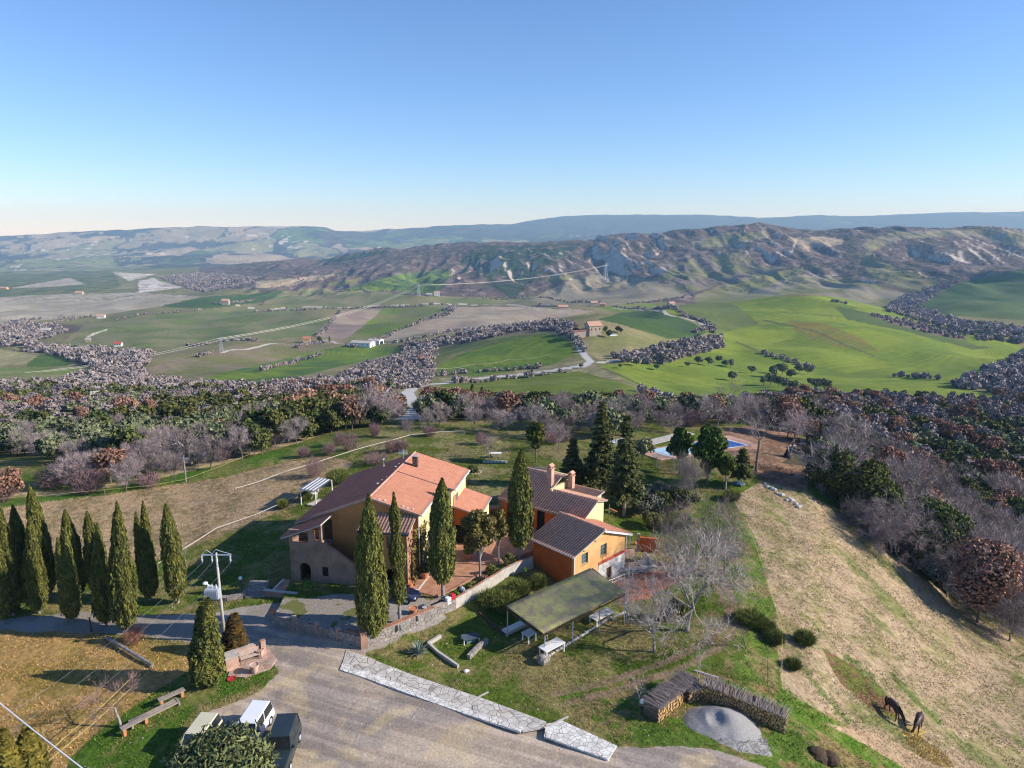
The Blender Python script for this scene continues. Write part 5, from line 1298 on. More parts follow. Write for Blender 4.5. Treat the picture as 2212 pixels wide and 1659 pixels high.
tile_roof('roof', (4.6, -.35, 4.09), (0, 1, 0), (-math.cos(s1), 0, -math.sin(s1)), 6.5, 5.05 / math.cos(s1), M['tile_old'], AX, pitch=.33, course=.42, amp=.05, step=.02)
tile_roof('roof', (4.6, -.35, 4.09), (0, 1, 0), (math.cos(s2), 0, -math.sin(s2)), 6.5, 4.9 / math.cos(s2), M['tile'], AX, pitch=.26, course=.36, amp=.03, step=.03)
ridge_tiles((4.6, -.35, 4.17), (4.6, 6.15, 4.17), M['tile_old'], AX, .13)
g = MB(); g.tube((-.5, -.3, 2.62), (-.5, 6.1, 2.62), .06, .06, 8); g.tube((-.07, -.08, -1.9), (-.07, -.08, 2.5), .05, .05, 8); g.tube((8.68, -.1, -.3), (8.68, -.1, 2.2), .045, .045, 8); g.build('gutter', M['white_metal'], AX)
b = MB()
for xx in (1.2, 3.0, 6.2, 7.8): b.beam((xx, -.34, rh(xx) - .34), (xx, .0, rh(xx) - .34), .09, .12)
b.build('rafter_ends', M['dark_wood'], AX)
b = MB(); b.hexa([(4.6, -.36, 3.83), (9.5, -.36, 1.9), (9.5, -.30, 1.9), (4.6, -.30, 3.83)], [(4.6, -.36, 4.02), (9.5, -.36, 2.08), (9.5, -.30, 2.08), (4.6, -.30, 4.02)]); b.build('barge_board', M['white_paint'], AX)
b = MB(); b.tube((9.2, -.25, -.5), (9.2, -.25, 2.15), .035, .035, 6); b.tube((9.2, 2.5, -.5), (9.2, 2.5, 2.15), .035, .035, 6); b.build('awning_poles', M['steel'], AX)

# ------------------------------------------------------------ the rear annex (long tiled roof, two chimneys)
bx_ = Vector((.817, -.577, 0))
BX = thing('rear_annex', 'long low annex with ridged brown roof tiles, two brick chimneys and a cream gable', 'house', (8.0, 73.3, 0), math.atan2(bx_.y, bx_.x))
# local x grows towards the cream gable (0), negative x runs left; local y away from the courtyard
rs = .38; rq = math.atan(rs)
w = MB(); w.wall(-11.2, -.2, 0, .3, -.2, 3.3, [(-9.6, -8.6, .6, 3.1), (-7.6, -6.9, 1.1, 2.6), (-6.2, -5.1, .3, 2.9)])
w.build('front_wall', M['orange'], BX)
MB().slabpoly([(-.3, 0, -1.6), (-.3, 5.0, -1.6), (-.3, 5.0, 3.75), (-.3, 2.9, 4.45), (-.3, 0, 3.35)], (1, 0, 0), .3).build('gable_wall', M['cream'], BX)
w = MB(); w.box(-11.2, -.3, 5.0 - .3, 5.0, -1.2, 3.7); w.box(-6.0, -5.7, 2.5, 7.0, 3.0, 4.75); w.box(-11.2, -6.0, 6.9, 7.2, -1.2, 5.2)
w.build('rear_walls', M['cream'], BX)
tile_roof('roof', (-6.0, 2.9, 3.42 + 2.9 * rs + .02), (1, 0, 0), (0, -math.cos(rq), -math.sin(rq)), 6.35, 3.45 / math.cos(rq), M['tile_old'], BX, pitch=.33, course=.42, amp=.045, step=.03)
tile_roof('roof', (-11.6, 5.4, 3.42 + 5.4 * rs + .02), (1, 0, 0), (0, -math.cos(rq), -math.sin(rq)), 5.6, 5.95 / math.cos(rq), M['tile_old'], BX, pitch=.33, course=.42, amp=.045, step=.03)
tile_roof('roof', (-6.0, 2.9, 3.42 + 2.9 * rs + .02), (1, 0, 0), (0, math.cos(.28), -math.sin(.28)), 6.35, 2.5, M['tile_pale'], BX, pitch=.30, course=.38, amp=.06, step=.03)
tile_roof('roof', (-11.6, 5.4, 3.42 + 5.4 * rs + .02), (1, 0, 0), (0, math.cos(.3), -math.sin(.3)), 5.9, 2.3, M['tile_pale'], BX, pitch=.30, course=.38, amp=.06, step=.03)
ridge_tiles((-6.0, 2.9, 4.6), (.35, 2.9, 4.6), M['tile_old'], BX, .13)
ridge_tiles((-11.6, 5.4, 5.55), (-5.9, 5.4, 5.55), M['tile_old'], BX, .13)
def chimney(x, y, zb, zt, s, lab):
    c = MB().box(x - s, x + s, y - s, y + s, zb, zt).build('chimney', M['brick_pink'], BX)
    c['label'] = lab
    m = MB(); m.box(x - s * 1.25, x + s * 1.25, y - s * 1.25, y + s * 1.25, zt, zt + .08)
    for sx in (-1, 1):
        for sy in (-1, 1): m.box(x + sx * s * .7 - .06, x + sx * s * .7 + .06, y + sy * s * .7 - .06, y + sy * s * .7 + .06, zt + .08, zt + .34)
    m.hexa([(x - s * 1.2, y - s * 1.2, zt + .34), (x + s * 1.2, y - s * 1.2, zt + .34), (x + s * 1.2, y + s * 1.2, zt + .34), (x - s * 1.2, y + s * 1.2, zt + .34)], [(x - .05, y - s * 1.2, zt + .62), (x + .05, y - s * 1.2, zt + .62), (x + .05, y + s * 1.2, zt + .62), (x - .05, y + s * 1.2, zt + .62)])
    m.build('chimney_cap', M['tile_pale'], c)
chimney(-6.6, 3.6, 4.4, 6.9, .33, 'taller chimney near the ridge')
chimney(-5.2, 6.2, 3.4, 5.5, .33, 'shorter chimney behind')
MB().box(-6.0, -1.5, 5.0, 7.2, -1.2, 3.55).build('rear_room', M['cream'], BX)
tile_roof('rear_room_roof', (-6.2, 7.5, 3.9), (1, 0, 0), (0, -1, -.02), 5.0, 2.3, M['tile_pale'], BX, pitch=.3, course=.38, amp=.05)
MB().box(-9.6, -8.6, .2, .25, .6, 3.1).build('door', M['green_paint'], BX)
MB().box(-9.62, -9.1, -.09, -.03, .9, 3.0).build('shutter', M['green_paint'], BX)
window(BX, -7.6, -6.9, .16, 1.1, 2.6)
MB().box(-6.2, -5.1, .2, .25, .3, 2.9).build('passage_door', M['dark'], BX)
g = MB(); g.tube((-11.6, -.5, 3.32), (.35, -.5, 3.32), .05, .05, 8); g.tube((-6.7, -.06, .2), (-6.7, -.06, 3.2), .04, .04, 6); g.build('gutter', M['dark_wood'], BX)
m_ = MB(); m_.box(.4, 2.6, 2.6, 5.0, -1.45, -1.3); m_.box(.4, .55, 2.6, 5.0, -1.7, -1.3); m_.build('side_step', M['white_wall'], BX)
c_ = MB(); c_.box(-2.0 + 1.99, .03, 1.9, 1.96, 1.2, 1.8); c_.box(-.01, .03, 1.7, 2.2, 1.7, 1.76); c_.build('wall_bracket', M['dark_wood'], BX)

# ------------------------------------------------------------ the shed with the corrugated roof
SF = Vector((2.66, 53.7, 1.2)); SR = Vector((10.94, 60.7, 1.25)); SL = Vector((-.58, 56.4, 2.25)); SB = Vector((8.0, 63.9, 2.3))
SH = thing('open_shed', 'open shed with a long mossy corrugated roof on thin posts beside the lower annex', 'shed', (0, 0, 0))
Uv = (SR - SF); W_ = Uv.length; Uv.normalize(); Vv = (SF - SL); L_ = Vv.length; Vv.normalize()
nr = 44; us = np.linspace(0, W_, nr * 6 + 1); hh = .06 * np.cos(us / (W_ / nr) * 2 * PI)
vs_ = np.linspace(0, L_, 8); UU, VV = np.meshgrid(us, vs_)
Nn = np.array(Uv.cross(Vv)); Nn = Nn * (1 if Nn[2] > 0 else -1)
rg = np.random.RandomState(9)
P_ = np.array(SL) + UU[..., None] * np.array(Uv) + VV[..., None] * np.array(Vv) + (hh[None, :] + (np.arange(8) % 3 == 0)[:, None] * .012)[..., None] * Nn
ny, nx = UU.shape; j, i = np.meshgrid(np.arange(ny - 1), np.arange(nx - 1), indexing='ij')
f_ = np.stack([j * nx + i, j * nx + i + 1, (j + 1) * nx + i + 1, (j + 1) * nx + i], -1).reshape(-1, 4)
so = link('roof', mesh_np('roof', P_.reshape(-1, 3), f_, M['asbestos'], smooth=True), SH)
md = so.modifiers.new('thickness', 'SOLIDIFY'); md.thickness = .02
m_ = MB()
for t in (0.03, .33, .66, .97):
    a = SL.lerp(SF, t) - Vector((0, 0, .16)); b_ = a + Uv * W_; m_.beam(a, b_, .07, .1)
m_.beam(SF - Vector((0, 0, .3)), SR - Vector((0, 0, .3)), .05, .12)
for k in range(30):
    p = SF.lerp(SR, (k + .5) / 30); m_.beam(p - Vector((0, 0, .2)), p - Vector((0, 0, .2)) + Vector((.12, -.12, 0)), .05, .08)
for t in (0, .335, .67, 1.0): m_.beam(SL.lerp(SB, t) - Vector((0, 0, .3)), SF.lerp(SR, t) - Vector((0, 0, .3)), .07, .12)
m_.build('rafters', M['dark_wood'], SH)
for t in (.02, .335, .66, .985):
    for a, b_ in ((SF, SR), (SL, SB)):
        p = a.lerp(b_, t); zg = float(Z(p.x, p.y))
        MB().tube((p.x, p.y, zg - .2), (p.x, p.y, p.z - .2), .05, .05, 8).build('post', M['steel'], SH)
# tables under and beside the shed
def slab_table(u, v, z, ang, L, W, label, legs=True, rust=False):
    p = at_z(u, v, z); zg = float(Z(p.x, p.y))
    t = thing('trestle_table', label, 'table', (p.x, p.y, zg), ang, 'white tables at the shed')
    MB().box(-L / 2, L / 2, -W / 2, W / 2, .74, .80).build('table_top', M['white_paint'], t, bevel=.01)
    for sx in (-1, 1):
        for sy in (-1, 1): MB().box(sx * (L / 2 - .12) - .05, sx * (L / 2 - .12) + .05, sy * (W / 2 - .1) - .05, sy * (W / 2 - .1) + .05, -.1, .74).build('leg', M['white_paint'], t)
    return t
ua = math.atan2(Uv.y, Uv.x)
slab_table(1192, 1402, -.6, ua, 2.3, 1.1, 'clean white table under the near corner of the shed')
slab_table(1143, 1375, -.6, ua, 1.1, 1.0, 'small yellowish table at the left end of the shed')
slab_table(1300, 1326, -1.0, ua, 2.6, 1.1, 'white table dappled by twig shade under the far end of the shed')
p = at_z(1110, 1358, -.8)
t = thing('sheet_pile', 'stack of old pale sheets and boards in the shade left of the shed', 'board pile', (p.x, p.y, float(Z(p.x, p.y))), ua)
for k in range(5): MB().box(-1.3 + .03 * k, 1.3 - .05 * k, -.4, .4 - .04 * k, .05 + .09 * k, .12 + .09 * k).build('board', M['concrete' if k < 3 else 'white_paint'], t)
t = thing('ladder', 'short pale ladder leaning at the near shed post', 'ladder', SF + Vector((.35, .15, 0)) - Vector((0, 0, 1.2 - float(Z(SF.x, SF.y)))), ua)
m_ = MB()
for x in (0, .35): m_.tube((x, 0, 0), (x, .35, 1.9), .025, .025, 6)
for k in range(6): m_.tube((0, .05 + .05 * k, .25 + .28 * k), (.35, .05 + .05 * k, .25 + .28 * k), .018, .018, 5)
m_.build('rails', M['terracotta_pale'], t)
# stone kerb along the shed garden
KP = [G(1175, 1427), G(1215, 1400), G(1260, 1372), G(1310, 1340), G(1352, 1322)]
rr = random.Random(12); m_ = MB()
for a, b_ in zip(KP[:-1], KP[1:]):
    n = int((b_ - a).length / .33)
    for k in range(n):
        c = a.lerp(b_, (k + rr.random() * .3) / n); s = rr.uniform(.12, .2)
        m_.ball((c.x, c.y, float(Z(c.x, c.y)) + .08), s, 7, rr.uniform(.6, .9))
tag(m_.build('stone_kerb', M['rock']), 'row of whitish stones edging the grass below the shed', 'stone edging')
p = G(1172, 1432); t = MB(); t.ball((0, 0, .3), .55, 9, .8); t.ball((.3, .1, .25), .4, 8, .7)
tag(t.build('boulder', M['rubble'], loc=p), 'round mossy stone heap at the near shed post', 'boulder')
# ------------------------------------------------------------ terrace and garden walls
P6 = lambda *q: [(at_z(u, v, .62).x, at_z(u, v, .62).y) for u, v in q]
tag(MB().prism(P6((872, 1271), (905, 1279), (943, 1290), (968, 1280), (1010, 1256), (1056, 1231), (1092, 1212), (1150, 1190), (1160, 1150), (1148, 1100), (1090, 1090), (1030, 1100), (985, 1120), (925, 1150)), .2, .66).build('terrace', M['terrace']), kind='structure')
pv = [(at_z(u, v, .66)) for u, v in ((878, 1271), (904, 1274), (939, 1228))]
m_ = MB()
for a, b_ in zip(pv[:-1], pv[1:]): m_.beam(a, b_, .16, .012)
tag(m_.build('terrace_stripe', M['white_paint']), kind='structure')
fh = lambda a, b_, z: Vector((-14.2 + .984 * a + .18 * b_, 65.6 - .18 * a + .984 * b_, z))
m_ = MB(); q = [fh(-8.6, -4.9, 0), fh(-4.9, -5.2, 0), fh(-4.9, -2.7, 0), fh(-8.6, -2.7, 0)]
tag(m_.prism([(p.x, p.y) for p in q], 0, .56).build('porch_terrace', M['terrace']), kind='structure')
m_ = MB()
for a, b_ in ((q[3], q[0]), (q[0], q[1]), (q[1], q[2])): m_.beam((a.x, a.y, .2), (b_.x, b_.y, .2), .16, .385)
tag(m_.build('porch_terrace_edge', M['white_paint']), kind='structure')
def garden_wall(label, pts, w, body, cap=None, capw=.1, pillars=(), name='garden_wall', pm='brick', over=.04):
    t = thing(name, label, 'wall', (pts[0].x, pts[0].y, 0))
    o = Vector((pts[0].x, pts[0].y, 0)); m_ = MB(); c = MB()
    for a, b_ in zip(pts[:-1], pts[1:]):
        a0, b0 = a - o, b_ - o; d = (b0 - a0); d.z = 0; n = max(1, int(d.length / 1.2))
        for k in range(n):
            p = a0.lerp(b0, k / n); q = a0.lerp(b0, (k + 1) / n)
            zb = min(float(Z(p.x + o.x, p.y + o.y)), float(Z(q.x + o.x, q.y + o.y))) - 1.2
            s = Vector((-d.y, d.x, 0)).normalized() * w / 2
            m_.hexa([(p - s).xy.to_3d() + Vector((0, 0, zb)), (q - s).xy.to_3d() + Vector((0, 0, zb)), (q + s).xy.to_3d() + Vector((0, 0, zb)), (p + s).xy.to_3d() + Vector((0, 0, zb))], [p - s, q - s, q + s, p + s])
        if cap: c.beam(a0 + Vector((0, 0, .003)), b0 + Vector((0, 0, .003)), w + over * 2, capw)
    m_.build('masonry', M[body], t)
    if cap: c.build('coping', M[cap], t)
    for p, h, s in pillars:
        MB().box(-s, s, -s, s, -1.2, h).build('pillar', M[pm], t, loc=(p.x - o.x, p.y - o.y, p.z), rotz=.4)
    return t
wa = Vector((-21.9, 57.5, .85)); wb = Vector((-12.75, 53.55, 1.05)); wc = Vector((-5.45, 60.0, .95)); wd_ = Vector((-.55, 65.9, 1.15)); we = Vector((2.2, 68.6, 1.1))
garden_wall('rubble stone wall with small brick pillars along the shaded ramp', [wa, wb], .38, 'rubble', None, pillars=[(wa.lerp(wb, t), .28, .22) for t in (.25, .5, .73)] + [(wb, .55, .28)])
garden_wall('stone garden wall with a brick coping from the corner pillar to the terrace', [wb, wc], .36, 'rubble', 'brick', .08)
garden_wall('pale concrete wall with a brick edge holding the planted terrace bed', [wc, wd_, we], .22, 'concrete', 'brick', .05, over=.01)
garden_wall('low brick kerb between the terrace and the planted bed', [at_z(945, 1287, .66) + Vector((0, 0, .12)), at_z(970, 1278, .66) + Vector((0, 0, .12)), at_z(1058, 1229, .66) + Vector((0, 0, .12))], .2, 'brick', None, name='garden_kerb')
t = thing('brick_planter', 'shallow brick ledge at the corner pillar of the ramp wall', 'planter', (wb.x - .9, wb.y + .65, .6), -.41)
MB().box(-.75, .6, -.25, .25, -.3, .55).build('trough', M['brick'], t)
garden_wall('brick garden wall with a sunlit coping in the house shadow', [at_z(570, 1274, .75), at_z(655, 1284, .5)], .3, 'stair_brick', 'concrete', .06)
garden_wall('rough stone wall in the shade behind the lamp post', [at_z(441, 1286, .3), at_z(490, 1289, .3), at_z(524, 1282, .4), at_z(540, 1266, .5)], .5, 'rubble')
t = thing('garden_steps', 'dark stone steps beside the brick garden wall', 'steps', at_z(551, 1292, 0), .1)
for k in range(5): MB().box(-.9, .9, .35 * k, .35 * k + .6, 0, .17 * (k + 1)).build('step', M['rubble'], t)
# concrete edgings in the garden
def edging(label, pts, h=.3, w=.22, m='concrete'):
    t = thing('garden_edging', label, 'edging', pts[0]); m_ = MB()
    for a, b_ in zip(pts[:-1], pts[1:]): m_.beam(Vector(a) - Vector(pts[0]) - Vector((0, 0, .3)), Vector(b_) - Vector(pts[0]) - Vector((0, 0, .3)), w, h + .3)
    m_.build('kerb', M[m], t)
edging('pale concrete edging bent in a corner right of the agave', [G(952, 1377), G(925, 1393), G(945, 1412), G(990, 1443)])
edging('low stone edging below the glass frame', [G(1052, 1388), G(1033, 1403), G(1012, 1425)], .45, .3, 'rubble')
edging('dark timber edging across the shade left of the shed', [G(1035, 1325), G(1090, 1375)], .2, .2, 'dark_wood')
p = G(1016, 1385)
t = thing('cold_frame', 'glass-topped cold frame on short white legs in the garden', 'cold frame', p, .35)
MB().box(-.75, .75, -.5, .5, .45, .5).build('glass_top', M['glass'], t); MB().box(-.4, .4, -.3, .3, 0, .35).build('inner_box', M['teal'], t)
for sx in (-1, 1):
    for sy in (-1, 1): MB().box(sx * .7 - .04, sx * .7 + .04, sy * .45 - .04, sy * .45 + .04, 0, .45).build('leg', M['white_paint'], t)
# agave
rg = np.random.RandomState(5); m_ = MB()
for k in range(42):
    a = k * 2.39996; el = .25 + 1.15 * (k / 42.0); L = rg.uniform(1.0, 1.35); w_ = .09
    d = Vector((math.cos(a) * math.cos(el), math.sin(a) * math.cos(el), math.sin(el))); s = Vector((-math.sin(a), math.cos(a), 0)) * w_
    up = Vector((0, 0, .05)); o = Vector((0, 0, .12)); mid = o + d * L * .5; tip = o + d * L + Vector((0, 0, -.12 * (1 - el / 1.4)))
    m_.add([o - s * .7, o + s * .7, mid + s, mid - s, tip, mid - up], [(0, 1, 2, 3), (3, 2, 4), (0, 3, 5), (1, 5, 2), (3, 4, 5), (2, 5, 4), (0, 5, 1)])
tag(m_.build('agave', M['agave'], loc=G(903, 1415)), 'big blue-grey agave with a star-shaped shadow on the bank', 'agave')
p = G(885, 1392)
# pots
def pot(p, r, h, label, m='terracotta', plant_=None, group='terracotta pots', ph=.5):
    t = thing('flower_pot', label, 'plant pot', p, 0, group)
    MB().lathe([(r * .68, 0), (r * .92, h * .8), (r, h * .82), (r * 1.05, h), (r * .88, h), (r * .84, h * .9)], 18).build('pot', M[m], t, smooth=False)
    MB().lathe([(r * .8, h * .84), (r * .8, h * .86)], 14).build('soil', M['soil'], t)
    if plant_:
        n = 260; d = unit(rg.normal(size=(n, 3)) + [0, 0, .6]); P_ = d * r * 1.1 * rg.uniform(.4, 1.1, (n, 1)) + [0, 0, h + ph * .35]
        link('plant', mesh_np('plant', *leafquads(rg, P_, d, .05, 2.2), M[plant_]), t)
    return t
pot(Vector((wa.x, wa.y, wa.z)), .3, .38, 'small terracotta pot standing on the left end of the rubble wall')
pot(at_z(665, 1281, .1), .46, .62, 'large terracotta pot with yellow-green plant at the edge of the drive', plant_='bright_leaf')
pot(at_z(893, 1325, .6), .42, .55, 'empty terracotta pot on the grass by the garden wall')
pot(at_z(918, 1248, .66), .5, .7, 'big terracotta pot with a bush beside the orange pillar', plant_='evergreen', ph=1.0)
pot(at_z(885, 1268, .66), .42, .5, 'squat dark pot at the corner of the bay', 'terracotta')
pot(at_z(838, 1262, .66), .34, .35, 'low red bowl under the bay window')
pot(at_z(1012, 1207, .66), .5, .7, 'terracotta pot with leafy plant right of the black garage door', plant_='bright_leaf', ph=1.1)
pot(at_z(562, 1416, .1), .36, .62, 'pale pot beside the bench end, the farther one', 'terracotta_pale')
pot(at_z(550, 1451, .1), .38, .66, 'pale pot on the front edge of the bench paving', 'terracotta_pale')
# stumps, red box, plank seat
for (u, v, r_, h_, lb) in ((917, 1323, .26, .55, 'thick sawn stump beside the plank seat'), (903, 1338, .13, .4, 'thin white-topped stump by the garden wall'), (866, 1358, .13, .42, 'thin stump left of the white-topped one')):
    t = thing('tree_stump', lb, 'stump', at_z(u, v, .6)); MB().tube((0, 0, -.1), (0, 0, h_), r_, r_ * .95, 10).build('trunk', M['pale_bark'], t); MB().tube((0, 0, h_), (0, 0, h_ + .02), r_ * .85, r_ * .85, 10).build('cut_face', M['concrete'], t)
t = thing('letter_box', 'red box on the end of the brick-edged wall', 'box', (wc.x - .2, wc.y - .15, 1.04), .8); MB().box(-.22, .22, -.2, .2, 0, .5).build('body', M['red_plastic'], t, bevel=.03); MB().box(-.75, -.3, -.2, .2, -.3, .35).build('white_side', M['white_paint'], t)
t = thing('long_bench', 'long plank seat against the garden wall', 'bench', at_z(942, 1306, .6), .72); MB().box(-1.3, 1.3, -.2, .2, .42, .48).build('seat', M['wood'], t)
for x in (-1.1, 1.1): MB().box(x - .06, x + .06, -.18, .18, 0, .42).build('leg', M['dark_wood'], t)
for (u, v, m1, r_, lb) in ((984, 1292, 'bright_leaf', .5, 'bright green plant in the terrace bed'), (1000, 1281, 'flower', .38, 'white-flowering plant in the terrace bed'), (1014, 1273, 'broom', .45, 'low green plant next to the white flowers'), (1046, 1254, 'pink_shrub', .4, 'reddish low plant in the terrace bed'), (1063, 1243, 'broom', .7, 'rounded dark plant at the top of the terrace bed'), (1100, 1222, 'evergreen', .95, 'dark round bush below the smooth cypress'), (1133, 1236, 'bright_leaf', .3, 'little plant in the shade of the annex')):
    plant(leafy_tree(int(u), r_ * 1.5, r_, 500, .06, m1, .1, .03, 7, 1.5, .5), 'bed_plant', lb, 'garden plant', at_z(u, v, .55), 1, 'plants in the terrace bed')
p = fh(-1.5, 21, 0)
# tile-topped wall behind the courtyard
t = garden_wall('low orange wall capped with a row of roof tiles behind the courtyard', [Vector((-5.2, 79.2, 2.0)), Vector((-1.6, 79.9, 2.0))], .4, 'orange', name='tiled_wall')
m_ = MB()
for k in range(17): m_.tube((k * .215, -.28 + .04 * k, .02), (k * .215, .32 + .04 * k, .1), .09, .09, 7)
m_.build('cap_tiles', M['tile_pale'], t, loc=(0, 0, 2.0))
t2 = thing('gate_pillar', 'brick gate pillar under the feet of the standing woman', 'pillar', (-1.2, 80, .4), .1); MB().box(-.3, .3, -.3, .3, 0, 2.2).build('shaft', M['brick'], t2); MB().box(-.36, .36, -.36, .36, 2.2, 2.3).build('cap', M['terracotta'], t2)
# masonry ruin right of the lower annex
o = G(1378, 1226)
t = thing('barbecue_ruin', 'half-built brick and stone barbecue corner beside the lower annex', 'masonry', o, .25)
for (a, b_, c, d, e, f2, mm) in ((-2.2, -.3, -.5, -.25, 0, .9, 'brick_pink'), (-.2, 1.4, -.4, -.15, 0, 1.0, 'concrete'), (-2.4, 1.6, -1.2, -.9, 0, .45, 'rubble'), (1.2, 1.5, -1.0, 1.2, 0, 1.2, 'concrete'), (-2.4, -2.1, -1.0, 1.6, 0, .7, 'brick_pink')): MB().box(a, b_, c, d, e - .3, f2).build('wall', M[mm], t)
MB().box(-2.5, 1.7, -1.3, -.6, .48, .56).build('worktop', M['concrete'], t); MB().box(.0, 1.0, -.1, 1.0, 0, .02).build('floor', M['dark'], t)
o = G(1384, 1190)
t = thing('brick_screen', 'tall brick screen with a pillar above the barbecue corner', 'wall', o, -.25); MB().box(-.15, 1.9, 0, .3, -.5, 1.7).build('wall', M['orange'], t); MB().box(-.5, -.15, -.1, .35, -.5, 2.1).build('pillar', M['brick'], t)
t = thing('brick_parapet', 'low brick parapet between the annex and the screen', 'wall', G(1356, 1205), .3); MB().box(-.8, .9, 0, .3, -.5, .9).build('wall', M['brick_pink'], t)
t = thing('toy_ball', 'small orange and blue ball near the brick screen', 'ball', G(1372, 1177)); MB().ball((0, 0, .2), .2, 10).build('upper', M['terracotta'], t); MB().ball((.05, .05, .12), .19, 10).build('lower', M['blue_plastic'], t)
t = thing('blue_basin', 'little blue basin under the barbecue worktop', 'basin', G(1376, 1232)); MB().lathe([(.2, 0), (.32, .25), (.28, .25), (.2, .05)], 12).build('basin', M['blue_plastic'], t)
t = thing('handrail', 'white railing at the basement door beside the shed roof', 'railing', AX.matrix_basis @ Vector((4.6, -1.3, -2.2)) if False else Vector((10.6, 67.6, -2.0)), .79)
m_ = MB(); m_.tube((-1.0, 0, 1.0), (2.4, 0, .6), .03, .03, 6); m_.tube((-1.0, 0, .6), (2.4, 0, .2), .02, .02, 6)
m_.build('rails', M['white_paint'], t)
for x in (-1, .1, 1.2, 2.4): MB().tube((x, 0, -.6), (x, 0, .88 - .118 * x), .025, .025, 6).build('post', M['white_paint'], t)
# bench corner bottom left
t = thing('brick_bench_corner', 'brick corner wall with two square piers behind the garden bench', 'wall', G(490, 1438), .62)
MB().box(0, 3.1, 0, .35, -.2, 1.05).build('wall', M['brick_pink'], t); MB().box(2.75, 3.15, -.3, -.003, -.2, 1.35).build('pier', M['brick_pink'], t); MB().box(-.25, .75, -1.0, -.003, -.2, 1.15).build('pier', M['brick_pink'], t); MB().box(-.3, .8, -1.05, .02, 1.153, 1.22).build('pier_cap', M['concrete'], t)
bp = thing('garden_bench', 'weathered slatted bench against the brick corner wall', 'bench', t.location + Vector((math.cos(.62) * 1.75 + math.sin(.62) * .55, math.sin(.62) * 1.75 - math.cos(.62) * .55, .08)), .62)
s_ = MB()
for k in range(4): s_.box(-.8, .8, -.2 + k * .11, -.11 + k * .11, .42, .45)
s_.build('seat', M['bench_wood'], bp); s_ = MB()
for k in range(4): s_.box(-.8, .8, .26 + k * .02, .29 + k * .02, .5 + k * .11, .59 + k * .11)
s_.build('backrest', M['bench_wood'], bp)
for x in (-.82, .82):
    m_ = MB(); m_.tube((x, -.2, 0), (x, -.2, .62), .025, .025, 6); m_.tube((x, .28, 0), (x, .34, .95), .025, .025, 6); m_.tube((x, -.22, .62), (x, .3, .66), .022, .022, 6); m_.build('armrest', M['dark_wood'], bp)
cpv = [at_z(u, v, 0) for u, v in ((492, 1462), (510, 1420), (545, 1398), (578, 1400), (598, 1425), (585, 1445), (530, 1465))]
tag(MB().prism([(p.x, p.y) for p in cpv], -.15, .07).build('bench_paving', stone_mat('crazy_paving', (.50, .34, .27), (.42, .28, .22), (.5, .44, .36), 1.6, .05, .01)), kind='structure')
t = thing('red_dish', 'red dish lying in the grass beside the brick pier', 'dish', G(501, 1468)); MB().lathe([(.22, 0), (.36, .1), (.30, .1), (.2, .04)], 14).build('dish', M['red_plastic'], t)
# pale flagstone strip along the yard
sp = [at_z(u, v, 0) for u, v in ((748, 1405), (790, 1420), (900, 1462), (1050, 1512), (1180, 1560), (1175, 1572), (1130, 1580), (1000, 1535), (880, 1490), (790, 1458), (738, 1440))]
tag(MB().prism([(p.x, p.y) for p in sp], -.1, .05).build('paved_strip', M['pave']), kind='structure')
sp = [at_z(u, v, 0) for u, v in ((1062, 1520), (1195, 1560), (1332, 1612), (1313, 1640), (1180, 1588), (1060, 1548), (985, 1520), (870, 1478), (740, 1432), (742, 1443), (760, 1456), (870, 1498), (985, 1532), (1000, 1520))]
sp = [at_z(u, v, 0) for u, v in ((1180, 1565), (1215, 1558), (1332, 1612), (1313, 1642), (1175, 1592))]
tag(MB().prism([(p.x, p.y) for p in sp], -.1, .056).build('white_paved_strip', M['pave_white']), kind='structure')
sp = [at_z(u, v, 0) for u, v in ((738, 1436), (790, 1452), (880, 1484), (1000, 1528), (1130, 1572), (1124, 1582), (1000, 1542), (880, 1499), (790, 1466), (734, 1448))]
tag(MB().prism([(p.x, p.y) for p in sp], -.1, .064).build('paved_edge', M['pave_white']), kind='structure')
m_ = MB()
for a, b_ in (((1175, 1572), (1228, 1548)), ((985, 1530), (1055, 1495))): m_.beam(at_z(*a, .05), at_z(*b_, .05), .16, .03)
tag(m_.build('drain_channel', M['concrete']), kind='structure')
t = thing('plastic_bag', 'white crumpled bag on the grass above the paved strip', 'bag', G(1006, 1452)); MB().ball((0, 0, .1), .2, 9, .6).ball((.18, .1, .08), .14, 8, .6).build('bag', M['white_paint'], t)
